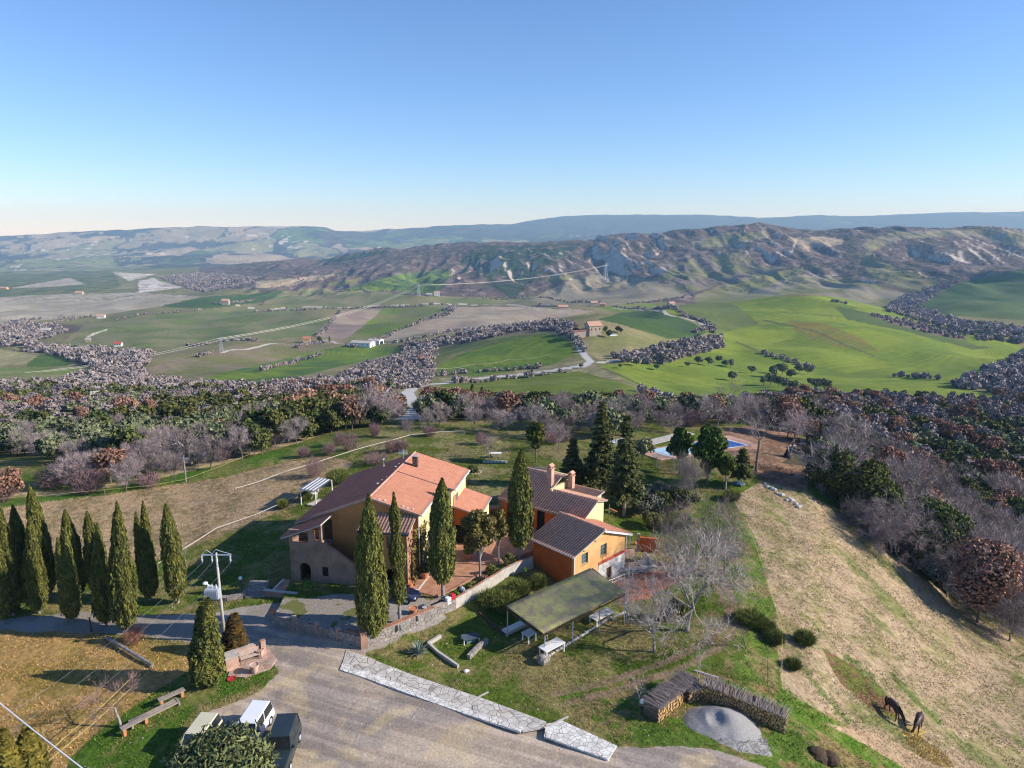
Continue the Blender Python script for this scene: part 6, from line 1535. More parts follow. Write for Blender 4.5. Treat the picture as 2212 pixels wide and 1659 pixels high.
# ------------------------------------------------------------ logs and gravel heap
def log_pile(label, a, b_, h, depth, seed, face=1):
    a = Vector(a); b_ = Vector(b_); d = b_ - a; L = d.xy.length; ang = math.atan2(d.y, d.x)
    t = thing('log_pile', label, 'log pile', a, ang, 'log stacks round the gravel heap'); rg = random.Random(seed)
    zb = float(Z(b_.x, b_.y)) - a.z
    ends = MB(); bark = MB(); core = MB()
    core.hexa([(0.1, .12 * face, -.3), (L - .1, .12 * face, zb - .3), (L - .1, (depth - .1) * face, zb - .3), (.1, (depth - .1) * face, -.3)], [(.1, .12 * face, h - .15), (L - .1, .12 * face, zb + h - .15), (L - .1, (depth - .1) * face, zb + h - .15), (.1, (depth - .1) * face, h - .15)])
    x = 0.0; z = .08; row = 0
    while z < h:
        x = .1 + (row % 2) * .09
        while x < L:
            r = rg.uniform(.06, .115); zz = z + zb * x / L + rg.uniform(-.02, .02); y0 = rg.uniform(-.05, .05) * face
            bark.tube((x, y0, zz), (x, depth * face, zz), r, r, 7, False); ends.tube((x, y0 - .004 * face, zz), (x, y0 + .02 * face, zz), r * .93, r * .93, 7)
            x += r * 2 + .005
        z += .165; row += 1
    core.build('inner_stack', M['log_bark'], t); bark.build('logs', M['log_bark'], t); ends.build('sawn_ends', M['log_end'], t)
    st = MB()
    for k in range(int(L * 44)):
        x = rg.uniform(0, L); zz = h + zb * x / L + rg.uniform(-.02, .16); an = rg.gauss(0, .35)
        st.tube((x, -.25 * face + rg.uniform(-.1, .1), zz), (x + an, (depth + rg.uniform(.0, .35)) * face, zz + rg.uniform(-.08, .12)), rg.uniform(.01, .022), .007, 4)
    st.build('brushwood', M['stick'], t)
    return t
la = G(1421, 1563); lc = G(1500, 1496)
log_pile('left log stack, its sawn ends glowing in the sun', la, lc, 1.25, 1.3, 1, 1)
ld_ = G(1516, 1512); le = G(1695, 1588)
log_pile('long right log stack in its own shade, covered with pale sticks', ld_, le, 1.5, 1.1, 2, 1)
log_pile('short middle stack of round logs between the two long ones', G(1486, 1520), G(1516, 1511), 1.1, 1.0, 3, 1)
rg = np.random.RandomState(8)
n = 44; xs = np.linspace(-3.2, 3.2, n); ys = np.linspace(-2.4, 2.4, n); GX_, GY_ = np.meshgrid(xs, ys)
o = G(1560, 1562)
rr_ = np.sqrt((GX_ / 2.9) ** 2 + (GY_ / 2.1) ** 2)
hz_ = 1.15 * np.clip(1 - rr_, -.2, 1) ** .9 if False else 1.15 * np.maximum(1 - rr_, -.15)
hz_ += .10 * fbm(GX_, GY_, 1.1, 3, 300) * (rr_ < 1) - .45 * np.exp(-((GX_ + .5) ** 2 + (GY_ + .4) ** 2) / .35) * (GX_ > -1.2)
zg = Z(GX_ + o.x, GY_ + o.y) - o.z
P_ = np.stack([GX_, GY_, np.maximum(hz_, -.15) + zg], -1).reshape(-1, 3); j, i = np.meshgrid(np.arange(n - 1), np.arange(n - 1), indexing='ij')
f_ = np.stack([j * n + i, j * n + i + 1, (j + 1) * n + i + 1, (j + 1) * n + i], -1).reshape(-1, 4)
tag(link('gravel_heap', mesh_np('gravel_heap', P_, f_, M['gravel_heap'], smooth=True), None, o), 'heap of grey gravel with a dug-out hollow between the log stacks', 'gravel heap')
o = G(1765, 1632)
t = thing('spoil_heap', 'dark earth mound in the bottom right, casting a black shadow', 'earth mound', o); m_ = MB(); m_.ball((0, 0, -.1), .9, 12, .7).ball((.9, -.2, -.1), .7, 10, .7).ball((-.7, .1, -.1), .5, 10, .6); m_.build('mound', M['soil'], t)
t = thing('white_pipe', 'long white pipe lying in the grass above the log stacks', 'pipe', G(1500, 1450)); a = G(1552, 1466) - t.location; MB().tube((0, 0, .08), a + Vector((0, 0, .08)), .06, .06, 8).build('pipe', M['white_paint'], t)
# ------------------------------------------------------------ pole, lamp, wires
pb = at_z(486, 1388, 0)
t = thing('power_pole', 'concrete power pole with a grey transformer and insulators beside the drive', 'utility pole', pb)
lo, hi = 0, 20
for _ in range(40):
    m = (lo + hi) / 2
    if proj(pb.x, pb.y, m)[1] > 1194: lo = m
    else: hi = m
PH = lo; print('pole height', PH)
tx = at_d(466, 1194, proj(pb.x, pb.y, PH)[2]) - pb
top = Vector((0, 0, PH))
MB().tube((0, 0, -.5), top, .15, .09, 12).build('pole', M['concrete'], t, smooth=True)
cr = MB().box(-1.25, 1.25, -.05, .05, PH - .25, PH - .15).build('cross_arm', M['steel'], t)
for x in (-1.2, -.35, 1.2):
    m_ = MB()
    for k in range(4): m_.lathe([(.02, 0), (.09, .03), (.02, .06)], 8, (x, -.1 - .0 * k, PH - .35 - .12 * k))
    m_.tube((x, -.1, PH - .85), (x, -.1, PH - .2), .02, .02, 5); m_.build('insulator', M['insulator'], t)
m_ = MB(); m_.path([(-1.2, 0, PH - .1), (-.8, 0, PH + .25), (-.35, 0, PH - .1), (0, 0, PH + .3), (.5, 0, PH + .1), (1.2, 0, PH - .1)], .02, 5); m_.build('jumper_wires', M['insulator'], t)
tr = MB().box(-.95, .2, -.85, -.15, PH - 3.9, PH - 3.0).build('transformer', M['steel'], t, bevel=.03)
m_ = MB()
for x in (-.75, -.4, -.05): m_.lathe([(.05, 0), (.07, .08), (.05, .16), (.07, .24), (.03, .34)], 8, (x, -.5, PH - 3.0))
m_.build('bushings', M['insulator'], tr)
m_ = MB(); m_.ball((-.95, -.5, PH - 2.55), .22, 10, .6); m_.tube((-.95, -.5, PH - 2.55), (-.6, -.3, PH - 2.9), .04, .04, 6); m_.build('switch_gear', M['white_metal'], tr)
m_ = MB()
for k in range(7): m_.box(-.93 + k * .17, -.91 + k * .17, -.9, -.86, PH - 3.8, PH - 3.1)
m_.build('cooling_fins', M['steel'], tr)
for x in (-1.2, -.35): MB().path([(x, -.1, PH - .85), (x + .25, -.3, PH - 1.6), (x + .35, -.5, PH - 2.7)], .012, 4).build('down_lead', M['black'], t)
def wire(name, label, a, b_, r, m, sag=1.0, n=16, cat='cable', group=None):
    a = Vector(a); b_ = Vector(b_); o = a.copy(); pts = []
    for k in range(n + 1):
        s = k / n; p = a.lerp(b_, s) - o; p.z -= sag * 4 * s * (1 - s); pts.append(p)
    return tag(MB().path(pts, r, 4).build(name, M[m], loc=o), label, cat, group)
for k, x in enumerate((-1.2, -.35, 1.2)):
    a = pb + Vector((x, -.15, PH - .85)); e = at_z(-140 + 75 * k, 1640, 5.5)
    wire('power_cable', 'one of three thin dark cables running from the pole to the lower left', a, e, .0045, 'steel', .9, 16, 'cable', 'cables of the power pole')
wire('thick_cable', 'thick pale cable crossing the bottom left corner', at_z(-60, 1470, 12), at_z(290, 1745, 12), .03, 'white_metal', .1)
p = at_z(522, 1279, 0)
t = thing('lamp_post', 'garden lamp with a white globe on a thin dark post', 'lamp post', p); MB().tube((0, 0, 0), (0, 0, 1.35), .03, .03, 8).build('post', M['black'], t); MB().ball((0, 0, 1.52), .19, 14).build('globe', M['lamp'], t, smooth=True)
p = G(1386, 1542)
t = thing('globe_lamp', 'garden lamp with a globe on a short post left of the log stack', 'lamp post', p); MB().tube((0, 0, 0), (0, 0, .9), .03, .03, 8).build('post', M['black'], t); MB().ball((0, 0, 1.05), .19, 14).build('globe', M['lamp'], t, smooth=True)
def upole(u, v, tv, label):
    p = G(u, v); lo, hi = p.z, p.z + 30
    for _ in range(40):
        m = (lo + hi) / 2
        if proj(p.x, p.y, m)[1] > tv: lo = m
        else: hi = m
    t = thing('utility_pole', label, 'utility pole', p, 0, 'wooden poles in the fields'); h = lo - p.z
    MB().tube((0, 0, -.3), (0, 0, h), .13, .09, 8).build('pole', M['pale_bark'], t); MB().box(-.5, .5, -.05, .05, h - .4, h - .3).build('cross_arm', M['steel'], t)
    return p + Vector((0, 0, h - .3))
tops = [upole(402, 1041, 985, 'wooden pole at the green strip left of the lawn'), upole(507, 985, 930, 'wooden pole behind the gnarled oak'), upole(638, 950, 908, 'short pole in the hedge left of the lawn corner'), upole(767, 918, 880, 'pole left of the wide dark oak'), upole(856, 884, 822, 'tall pole beside the bend of the white road')]
tops2 = [upole(923, 832, 795, 'pole at the road junction'), upole(1026, 812, 785, 'first pole in the green field above the road'), upole(1100, 800, 775, 'second pole in the green field above the road'), upole(1188, 790, 765, 'pole at the right end of the green field')]
for a, b_ in list(zip(tops[1:-1], tops[2:])) + list(zip(tops2[:-1], tops2[1:])): wire('overhead_wire', 'pale sagging wire between the wooden poles', a, b_, .035, 'fence_wire', 1.2, 10, 'wire', 'wires between the wooden poles')
# ------------------------------------------------------------ fences
def fence(label, pts, h, m, r, post_every=6, name='tape_fence'):
    P_ = [G(*q) for q in pts]; P_ = [p for p in P_ if p is not None]
    t = thing(name, label, 'fence', P_[0]); o = P_[0]; tape = [p - o + Vector((0, 0, h)) for p in P_]
    m_ = MB(); dense = []
    for a, b_ in zip(P_[:-1], P_[1:]):
        n = max(1, int((b_ - a).length / 2.5))
        for k in range(n):
            q = a.lerp(b_, k / n); dense.append(Vector((q.x, q.y, float(Z(q.x, q.y)) + h)) - o)
    dense.append(tape[-1]); m_.path(dense, r, 4); m_.build('tape', M[m], t)
    acc = 0; last = None
    for q in dense:
        if last is None or (q - last).length > post_every:
            MB().tube(q - Vector((0, 0, h + .2)), q + Vector((0, 0, .1)), .035, .035, 5).build('post', M['wood'], t); last = q
    return t
fence('white tape fence curving across the lawn behind the farmhouse', [(510, 1066), (553, 1054), (600, 1036), (630, 1025), (688, 1008), (758, 985), (845, 961), (886, 949), (953, 942), (1003, 940)], .8, 'fence_wire', .035, 12)
fence('white tape fence between the last cypress and the white pergola', [(342, 1232), (400, 1198), (432, 1178), (470, 1153), (553, 1124), (600, 1103), (645, 1080)], .8, 'fence_wire', .03, 9)
fence('yellowish tape fence along the upper edge of the pale left field', [(0, 1090), (110, 1082), (180, 1075), (320, 1062), (400, 1048), (480, 1018), (560, 985)], .9, 'yellow_tape', .018, 12)
fence('upper yellow tape fence crossing the bottom left lawn', [(325, 1448), (227, 1545), (90, 1665)], .9, 'yellow_tape', .02, 9)
fence('lower yellow tape fence crossing the bottom left lawn', [(323, 1462), (210, 1570), (95, 1668)], .5, 'yellow_tape', .02, 9)
fence('yellow tape fence on the left edge of the dry horse field', [(1600, 1100), (1650, 1250), (1688, 1375), (1687, 1492)], 1.0, 'yellow_tape', .02, 14)
fence('short post and tape at the grass corner beside the long log stack', [(1732, 1592), (1800, 1640), (1850, 1680)], .9, 'yellow_tape', .014, 9)
t = thing('gate_post', 'dark wooden post at the drive below the cypress row', 'post', G(357 / 1.0 * 1.0 - 2, 1470) if False else at_z(197, 1362, -.2)); MB().tube((0, 0, -.2), (0, 0, 1.3), .07, .07, 8).build('post', M['dark_wood'], t)
t = thing('felled_trunk', 'long grey felled trunk lying on the bank below the drive', 'log', at_z(231, 1380, 0)); MB().tube((0, 0, .15), at_z(330, 1440, .0) - at_z(231, 1380, 0) + Vector((0, 0, .12)), .16, .12, 8).build('trunk', M['pale_bark'], t)
# trestles of the left garden
for (u, v, L, an, lb) in ((293, 1575, 1.9, .9, 'lower left plank bench with orange blocks'), (372, 1515, 1.9, .8, 'upper right plank bench with an orange post')):
    t = thing('plank_bench', lb, 'bench', G(u, v), an, 'plank benches in the left garden'); MB().box(-L / 2, L / 2, -.25, .25, .55, .62).build('plank', M['wood'], t)
    for x in (-L / 2 + .2, L / 2 - .2): MB().box(x - .1, x + .1, -.12, .12, -.1, .55).build('leg', M['terracotta'], t)
t = thing('boat_like_trough', 'long wooden trough between the two plank benches', 'trough', G(335, 1545), .85); m_ = MB()
for y in (-.25, 0, .25): m_.box(-1.7, 1.7, y - .06, y + .06, .25, .38)
m_.box(-1.72, -1.6, -.35, .35, .0, .4); m_.box(1.6, 1.72, -.35, .35, 0, .4); m_.build('boards', M['wood'], t)
# ------------------------------------------------------------ pergolas, lawn furniture, pool
def pergola(label, cs, zt, cm='white_paint'):
    """cs: four ground corners in order"""
    t = thing('pergola', label, 'pergola', cs[0]); o = cs[0]
    for c in cs: MB().tube((c.x - o.x, c.y - o.y, float(Z(c.x, c.y)) - o.z - .2), (c.x - o.x, c.y - o.y, zt - o.z), .08, .07, 8).build('post', M['white_paint'], t)
    a, b_, c, d = [Vector((p.x - o.x, p.y - o.y, zt - o.z)) for p in cs]
    n = 9
    for k in range(n):
        s0, s1 = k / n, (k + .86) / n
        m_ = MB(); q = [a.lerp(b_, s0), a.lerp(b_, s1), d.lerp(c, s1), d.lerp(c, s0)]
        m_.hexa([p - Vector((0, 0, .0)) for p in q], [p + Vector((0, 0, .04)) for p in q]); m_.build('slat', M['slate' if k % 2 == 0 else cm], t)
    m_ = MB(); m_.beam(a - Vector((0, 0, .14)), b_ - Vector((0, 0, .14)), .08, .12); m_.beam(d - Vector((0, 0, .14)), c - Vector((0, 0, .14)), .08, .12); m_.build('beams', M['white_paint'], t)
    return t
zz = float(G(683, 1092).z)
c1, c2 = at_z(651, 1088, zz), at_z(683, 1094, zz); c3 = at_z(718, 1068, zz); c4 = c1 + (c3 - c2)
pergola('white slatted pergola on four posts left of the farmhouse', [c1, c2, c3, c4], zz + 2.1)
c1 = fh(-7.0, 21.5, .4); pergola('white slatted pergola peeping out behind the farmhouse ridge', [fh(-1.6, 22.5, .4), fh(2.2, 21.9, .4), fh(2.6, 24.6, .4), fh(-1.2, 25.2, .4)], 2.9)
def simple_table(p, L, W, h, label, m='white_paint', ang=0.0, cat='table', nm='garden_table'):
    t = thing(nm, label, cat, p, ang); MB().box(-L / 2, L / 2, -W / 2, W / 2, h - .06, h).build('table_top', M[m], t)
    for sx in (-1, 1):
        for sy in (-1, 1): MB().box(sx * (L / 2 - .1) - .03, sx * (L / 2 - .1) + .03, sy * (W / 2 - .1) - .03, sy * (W / 2 - .1) + .03, -.05, h - .06).build('leg', M[m], t)
simple_table(G(1070, 988), 1.9, .8, .75, 'white table on the lawn beside the vase-shaped tree')
t = thing('stone_slabs', 'two rows of pale slabs laid on the lawn', 'paving slabs', G(1070, 998))
m_ = MB()
for k in range(7):
    for j_ in range(2): m_.box(-1.9 + k * .55, -1.45 + k * .55, -.5 + j_ * .55, -.05 + j_ * .55, 0, .07)
m_.build('slabs', M['concrete'], t)
simple_table(at_z(679, 1076, zz), .9, .6, .7, 'small white table under the white pergola')
tag(MB().prism([(at_z(u, v, zz).x, at_z(u, v, zz).y) for u, v in ((662, 1090), (690, 1078), (706, 1084), (690, 1096))], zz - .2, zz + .06).build('pergola_paving', M['pave']), kind='structure')
t = thing('flower_bed', 'dark round flower bed ringed with stones on the lawn', 'flower bed', G(1020, 1020)); m_ = MB()
for k in range(16): m_.ball((1.3 * math.cos(k * PI / 8), .9 * math.sin(k * PI / 8), .03), .14, 6, .6)
m_.build('stone_ring', M['rock'], t); pr = leafy_tree(500, .9, 1.0, 900, .07, 'evergreen', .1, .03, 8, 1.5, .7)
for nm, me in pr: link(nm, me, t)
zp = max(float(Z(p.x, p.y)) for p in [at_z(u, v, -.3) for u, v in ((1403, 973), (1450, 986), (1612, 962), (1556, 947), (1500, 968), (1380, 965), (1640, 958))]) + .10
pc = [at_z(1403, 973, zp), at_z(1450, 986, zp), at_z(1612, 962, zp), at_z(1556, 947, zp)]
cen = sum(pc, Vector()) / 4
grow_ = lambda k: [(cen + (p - cen) * (1 + k / (p - cen).length)) for p in pc]
dk = grow_(2.6); inn = pc
tag(MB().prism([(p.x, p.y) for p in dk], zp - 1.2, zp).build('pool_deck', M['pool_deck']), kind='structure')
rim = grow_(.35); tag(MB().prism([(p.x, p.y) for p in rim], zp - .1, zp + .05).build('pool_rim', M['white_paint']), kind='structure')
a, b_, c, d = pc; f1, f2 = .46, .46
m1 = a.lerp(d, f1); m2 = b_.lerp(c, f2)
tag(MB().prism([(p.x, p.y) for p in (m1, m2, c, d)], zp - .1, zp + .056).build('pool_water', M['pool_water']), kind='structure')
tag(MB().prism([(p.x, p.y) for p in (a, b_, m2, m1)], zp - .1, zp + .10).build('pool_cover', M['pool_cover']), 'pale blue cover over the left part of the swimming pool', 'pool cover')
wl_ = [at_z(1362, 962, zp), at_z(1400, 955, zp), at_z(1480, 935, zp)]
tag(MB().beam(at_z(1368, 966, zp), at_z(1490, 935, zp), 2.2, .12).build('pool_path', M['concrete']), kind='structure')
t = thing('sun_shade', 'small wooden post shelter at the lower corner of the pool', 'post', G(1418, 1010)); MB().tube((0, 0, 0), (0, 0, 1.8), .06, .06, 6).build('post', M['wood'], t); MB().box(-.6, .6, -.5, .5, 1.8, 1.86).build('board', M['wood'], t)
t = thing('white_chairs', 'heap of white garden furniture behind the tall cedars', 'garden furniture', G(1322, 962))
for k in range(6): MB().box(k * .7 - 2, k * .7 - 1.5, (k % 3) * .3, (k % 3) * .3 + .5, 0, .45).box(k * .7 - 2, k * .7 - 1.5, (k % 3) * .3 + .45, (k % 3) * .3 + .5, .45, .9).build('chair', M['white_paint'], t)
t = thing('tarpaulin_heap', 'blue-green tarpaulin over a low heap beside the slim pine', 'tarpaulin', G(1592, 1046)); MB().ball((0, 0, .05), .8, 10, .45).ball((.6, .1, .05), .6, 10, .45).build('tarpaulin', mat('blue_tarp', (.05, .11, .14), (.035, .08, .11), 2, rough=.4), t)
t = thing('leaning_gear', 'dark gear and pale poles leaning on a bare tree foot', 'gear', G(1700, 988)); MB().lathe([(.7, 0), (.5, .5), (.1, 1.5)], 9).build('cover', M['dark_cloth'], t); MB().tube((.3, -.4, 0), (0, 0, 1.9), .05, .05, 6).tube((-.2, -.5, 0), (0, 0, 1.6), .05, .05, 6).build('poles', M['white_paint'], t)
for (u, v, lb) in ((1712, 968, 'pale stone bench nearest the leaning gear'), (1733, 963, 'pale stone bench nearest the green bushes'), (1735, 955, 'pale stone block table behind the stone benches')):
    t = thing('stone_bench', lb, 'stone bench', G(u, v), .2, 'stone seats at the pool terrace'); MB().box(-.6, .6, -.3, .3, .38, .5).build('seat', M['concrete'], t); MB().box(-.45, -.25, -.25, .25, 0, .38).build('leg', M['terracotta_pale'], t); MB().box(.25, .45, -.25, .25, 0, .38).build('leg', M['terracotta_pale'], t)
rr = random.Random(31)
t = thing('rock_row', 'row of white rocks at the top of the dry field', 'rock row', G(1670, 1055)); o = t.location
for k in range(16):
    q = G(1652 + k * 5.2, 1051 + k * 3.0 + rr.uniform(-5, 4)) - o; MB().ball((q.x, q.y, q.z + .12), rr.uniform(.2, .42), 7, .7).build('rock', M['rock'], t)
t = thing('garden_slide', 'white and orange toy beside the cream gable', 'toy', G(1316, 1110)); MB().tube((0, 0, 0), (0, 0, 1.4), .07, .05, 6).tube((0, .3, 0), (0, 0, 1.4), .06, .05, 6).build('stand', M['white_paint'], t); MB().tube((.1, 0, .7), (1.0, -.2, .35), .12, .1, 8).build('slide', M['terracotta'], t)
# ------------------------------------------------------------ cars
def car(label, p, ang, L, W, H, paint, kind='suv', group=None):
    t = thing('parked_car', label, 'car', p, ang, group)
    hw = W / 2; zb = .32; belt = .58 * H if kind != 'hatch' else .62 * H
    st = [(-L / 2, .12, zb + .08, belt - .08, .9), (-L / 2 + .12, 0, zb, belt, .97), (-L * .2, 0, zb, belt, 1), (L * .15, 0, zb, belt, 1), (L * .28, 0, zb, belt - .02, .99), (L * .46, 0, zb, belt - .14 if kind != 'hatch' else belt - .22, .93), (L / 2, 0, zb + .1, belt - .30, .8)]
    vs = []; fs = []
    for x, _, a, b_, k in st: vs += [(x, -hw * k, a), (x, -hw * k * 1.0, a + (b_ - a) * .6), (x, -hw * k * .93, b_), (x, hw * k * .93, b_), (x, hw * k, a + (b_ - a) * .6), (x, hw * k, a)]
    for q in range(len(st) - 1):
        for k in range(6): fs.append((q * 6 + k, q * 6 + (k + 1) % 6, (q + 1) * 6 + (k + 1) % 6, (q + 1) * 6 + k))
    fs += [tuple(range(5, -1, -1)), tuple(range((len(st) - 1) * 6, len(st) * 6))]
    body = MB().add(vs, fs).build('body', M[paint], t, bevel=.04)
    cab0, cab1 = (-L * .46, L * .17) if kind in ('suv', 'estate') else ((-L * .06, L * .2) if kind == 'pickup' else (-L * .42, L * .2))
    if kind == 'pickup': cab0 = -L * .05
    r0, r1 = cab0 + (.12 if kind != 'hatch' else .45), cab1 - (.35 if kind != 'hatch' else .75)
    g = MB().hexa([(cab0, -hw * .9, belt - .01), (cab1, -hw * .9, belt - .01), (cab1, hw * .9, belt - .01), (cab0, hw * .9, belt - .01)], [(r0, -hw * .78, H - .07), (r1, -hw * .78, H - .07), (r1, hw * .78, H - .07), (r0, hw * .78, H - .07)]); g.build('windows', M['car_glass'], t)
    MB().hexa([(r0 - .04, -hw * .8, H - .068), (r1 + .04, -hw * .8, H - .068), (r1 + .04, hw * .8, H - .068), (r0 - .04, hw * .8, H - .068)], [(r0 + .05, -hw * .72, H), (r1 - .05, -hw * .72, H), (r1 - .05, hw * .72, H), (r0 + .05, hw * .72, H)]).build('roof', M[paint], t, bevel=.03)
    m_ = MB()
    for s in (-1, 1):
        for xb, xt in ((cab0, r0), (cab1, r1), ((cab0 + cab1) / 2, (r0 + r1) / 2)): m_.beam((xb, s * hw * .9, belt - .02), (xt, s * hw * .785, H - .1), .07, .05)
    m_.build('pillars', M[paint], t)
    for s in (-1, 1):
        for x in (-L * .31, L * .31):
            wh = MB().tube((x, s * (hw - .2), .34), (x, s * (hw + .01), .34), .34, .34, 18).build('wheel', M['black'], t)
            MB().tube((x, s * (hw + .008), .34), (x, s * (hw + .03), .34), .2, .18, 12).build('rim', M['steel'], wh)
        MB().box(L / 2 - .12, L / 2 + .02, s * hw * .62 - .14, s * hw * .62 + .14, belt - .42, belt - .28).build('headlight', M['head_lamp'], t)
        MB().box(cab1 - .3, cab1 - .15, s * (hw + .02) - .08, s * (hw + .02) + .08, belt, belt + .15).build('mirror', M['black'], t)
    MB().box(L / 2 - .08, L / 2 + .07, -hw * .85, hw * .85, .34, .52).build('bumper', M['black'], t)
    if kind == 'suv':
        sw = MB().tube((-L / 2 - .18, 0, .95), (-L / 2 + .02, 0, .95), .36, .36, 18).build('spare_wheel', M['black'], t)
        MB().tube((-L / 2 - .21, 0, .95), (-L / 2 - .182, 0, .95), .3, .3, 14).build('wheel_cover', M[paint], sw)
    if kind == 'pickup':
        MB().box(-L / 2 + .15, -L * .07, -hw * .8, hw * .8, belt - .02, belt + .015).build('load_bed', M['black'], t)
        for s in (-1, 1): MB().box(-L / 2 + .1, -L * .07, s * hw * .88 - .04, s * hw * .88 + .04, belt - .02, belt + .12).build('bed_side', M[paint], t)
    return t
def carpose(uf, un, zt):
    a = at_z(*uf, zt); b_ = at_z(*un, zt); return Vector(((a.x + b_.x) / 2, (a.y + b_.y) / 2, 0)), math.atan2(a.y - b_.y, a.x - b_.x)
c_, an = carpose((562, 1512), (512, 1588), 1.7)
car('white estate car, its roof clear of the olive tree', c_ , an + PI, 4.5, 1.75, 1.6, 'car_white', 'estate', 'cars parked under the olive tree')
dv = Vector((math.cos(an), math.sin(an), 0)); sd = Vector((-dv.y, dv.x, 0))
car('cream car parked leftmost under the olive tree', c_ + sd * 3.1 - dv * 1.4, an + PI, 4.2, 1.7, 1.6, 'car_beige', 'estate', 'cars parked under the olive tree')
cc, a2 = carpose((622, 1550), (590, 1640), 1.5)
car('dark green off-road car at the right of the olive tree', cc, a2 + PI, 4.4, 1.8, 1.95, 'car_green', 'suv', 'cars parked under the olive tree')
car('dark blue car with rounded bonnet behind the massive cypress', at_z(858, 1297, .6) + Vector((0, .4, 0)), -.28, 4.1, 1.7, 1.45, 'car_blue', 'hatch')
# ------------------------------------------------------------ horses and the woman
def skin_mesh(name, chains, m, parent=None, sub=2):
    """chains: lists of (x,y,z,r); chain starts join the named vertex they coincide with"""
    vs = []; rs = []; es = []; idx = {}
    for ch in chains:
        prev = None
        for x, y, z, r in ch:
            key = (round(x, 3), round(y, 3), round(z, 3))
            if key not in idx: idx[key] = len(vs); vs.append((x, y, z)); rs.append(r)
            k = idx[key]
            if prev is not None and prev != k: es.append((prev, k))
            prev = k
    me = bpy.data.meshes.new(name); me.from_pydata(vs, es, []); me.materials.append(m)
    o = link(name, me, parent)
    o.modifiers.new('skin', 'SKIN')
    sl = me.skin_vertices[0].data if me.skin_vertices else None
    if sl is None:
        bpy.context.view_layer.objects.active = o
        me.update(); bm = bmesh.new(); bm.from_mesh(me); bm.verts.layers.skin.verify(); bm.to_mesh(me); bm.free(); sl = me.skin_vertices[0].data
    for i, r in enumerate(rs): sl[i].radius = r if hasattr(r, '__len__') else (r, r)
    sl[0].use_root = True
    md = o.modifiers.new('sub', 'SUBSURF'); md.levels = sub; md.render_levels = sub
    return o
def horse(label, p, ang, s=1.0, turn=0.0):
    t = thing('grazing_horse', label, 'horse', p, ang, 'bay horses on the dry field', s)
    tn = turn
    spine = [(-.5, 0, 1.22, (.29, .30)), (-.15, 0, 1.16, (.30, .33)), (.25, 0, 1.18, (.27, .33)), (.55, 0, 1.22, (.21, .27)), (.82, tn * .1, 1.05, (.12, .20)), (1.08, tn * .25, .74, (.10, .15)), (1.24, tn * .4, .46, (.09, .12)), (1.32, tn * .5, .26, (.08, .11)), (1.36, tn * .55, .08, (.06, .07))]
    ch = [spine, [(-.5, 0, 1.22, .3), (-.78, 0, 1.18, (.22, .24))]]
    for sy, o1, o2 in ((1, .06, -.05), (-1, -.08, .07)):
        ch.append([(-.5, 0, 1.22, .3), (-.62, sy * .17, 1.0, .17), (-.5 + o1, sy * .18, .78, .11), (-.76 + o1, sy * .17, .50, .06), (-.70 + o1, sy * .17, .14, .045), (-.66 + o1, sy * .17, .02, .06)])
        ch.append([(.55, 0, 1.22, .27), (.52, sy * .15, .92, .12), (.52 + o2, sy * .16, .72, .075), (.54 + o2, sy * .16, .45, .055), (.53 + o2, sy * .16, .13, .04), (.56 + o2, sy * .16, .02, .055)])
    skin_mesh('body', ch, M['horse'], t)
    MB().tube((-.96, 0, 1.24), (-1.05, 0, .95), .06, .09, 7).tube((-1.05, 0, .95), (-1.02, 0, .45), .09, .02, 7).build('tail', M['horse_dark'], t)
    m_ = MB()
    for a, b_ in zip(spine[3:6], spine[4:7]): m_.hexa([(a[0], a[1] - .025, a[2] + .12), (b_[0], b_[1] - .025, b_[2] + .08), (b_[0], b_[1] + .025, b_[2] + .08), (a[0], a[1] + .025, a[2] + .12)], [(a[0] + .08, a[1] - .02, a[2] + .30), (b_[0] + .12, b_[1] - .02, b_[2] + .2), (b_[0] + .12, b_[1] + .02, b_[2] + .2), (a[0] + .08, a[1] + .02, a[2] + .30)])
    m_.build('mane', M['horse_dark'], t)
    for sy in (-1, 1): MB().add([(1.2, tn * .38 + sy * .05, .55), (1.28, tn * .38 + sy * .09, .53), (1.24, tn * .38 + sy * .02, .5), (1.25, tn * .38 + sy * .09, .70)], [(0, 1, 3), (1, 2, 3), (2, 0, 3), (0, 2, 1)]).build('ear', M['horse'], t)
    return t
h1a, h1b = G(1918, 1535), G(1935, 1556); h2a, h2b = G(1985, 1566), G(1972, 1588)
horse('left bay horse grazing with its head to the front', (G(1928, 1548)), math.atan2(h1b.y - h1a.y, h1b.x - h1a.x), 1.05, .3)
horse('right bay horse eating hay, seen from the front', (G(1981, 1578)), math.atan2(h2b.y - h2a.y, h2b.x - h2a.x), 1.05, -.4)
rg = np.random.RandomState(17)
for (u, v, sx, sy, n, lb) in ((1972, 1590, .9, .7, 1500, 'hay strewn under the head of the right horse'), (2005, 1625, 1.9, 1.5, 2600, 'larger yellow hay patch in the bottom right of the dry field')):
    o = G(u, v); a = rg.uniform(0, 6.28, n); r = np.sqrt(rg.uniform(0, 1, n)); x = o.x + sx * r * np.cos(a); y = o.y + sy * r * np.sin(a)
    P_ = np.stack([x - o.x, y - o.y, Z(x, y) - o.z + rg.uniform(.02, .16, n) * (1 - r)], 1)
    tag(link('hay', mesh_np('hay', *leafquads(rg, P_, np.tile([0, 0, 1.], (n, 1)), .022, 5.0, 0, .5), M['hay']), None, o), lb, 'hay', kind='stuff')
wp = Vector((-1.25, 81.3, float(Z(-1.25, 81.3)) + .25))
t = thing('person', 'person with brown hair in a pale shirt standing behind the tiled wall', 'person', wp, .2)
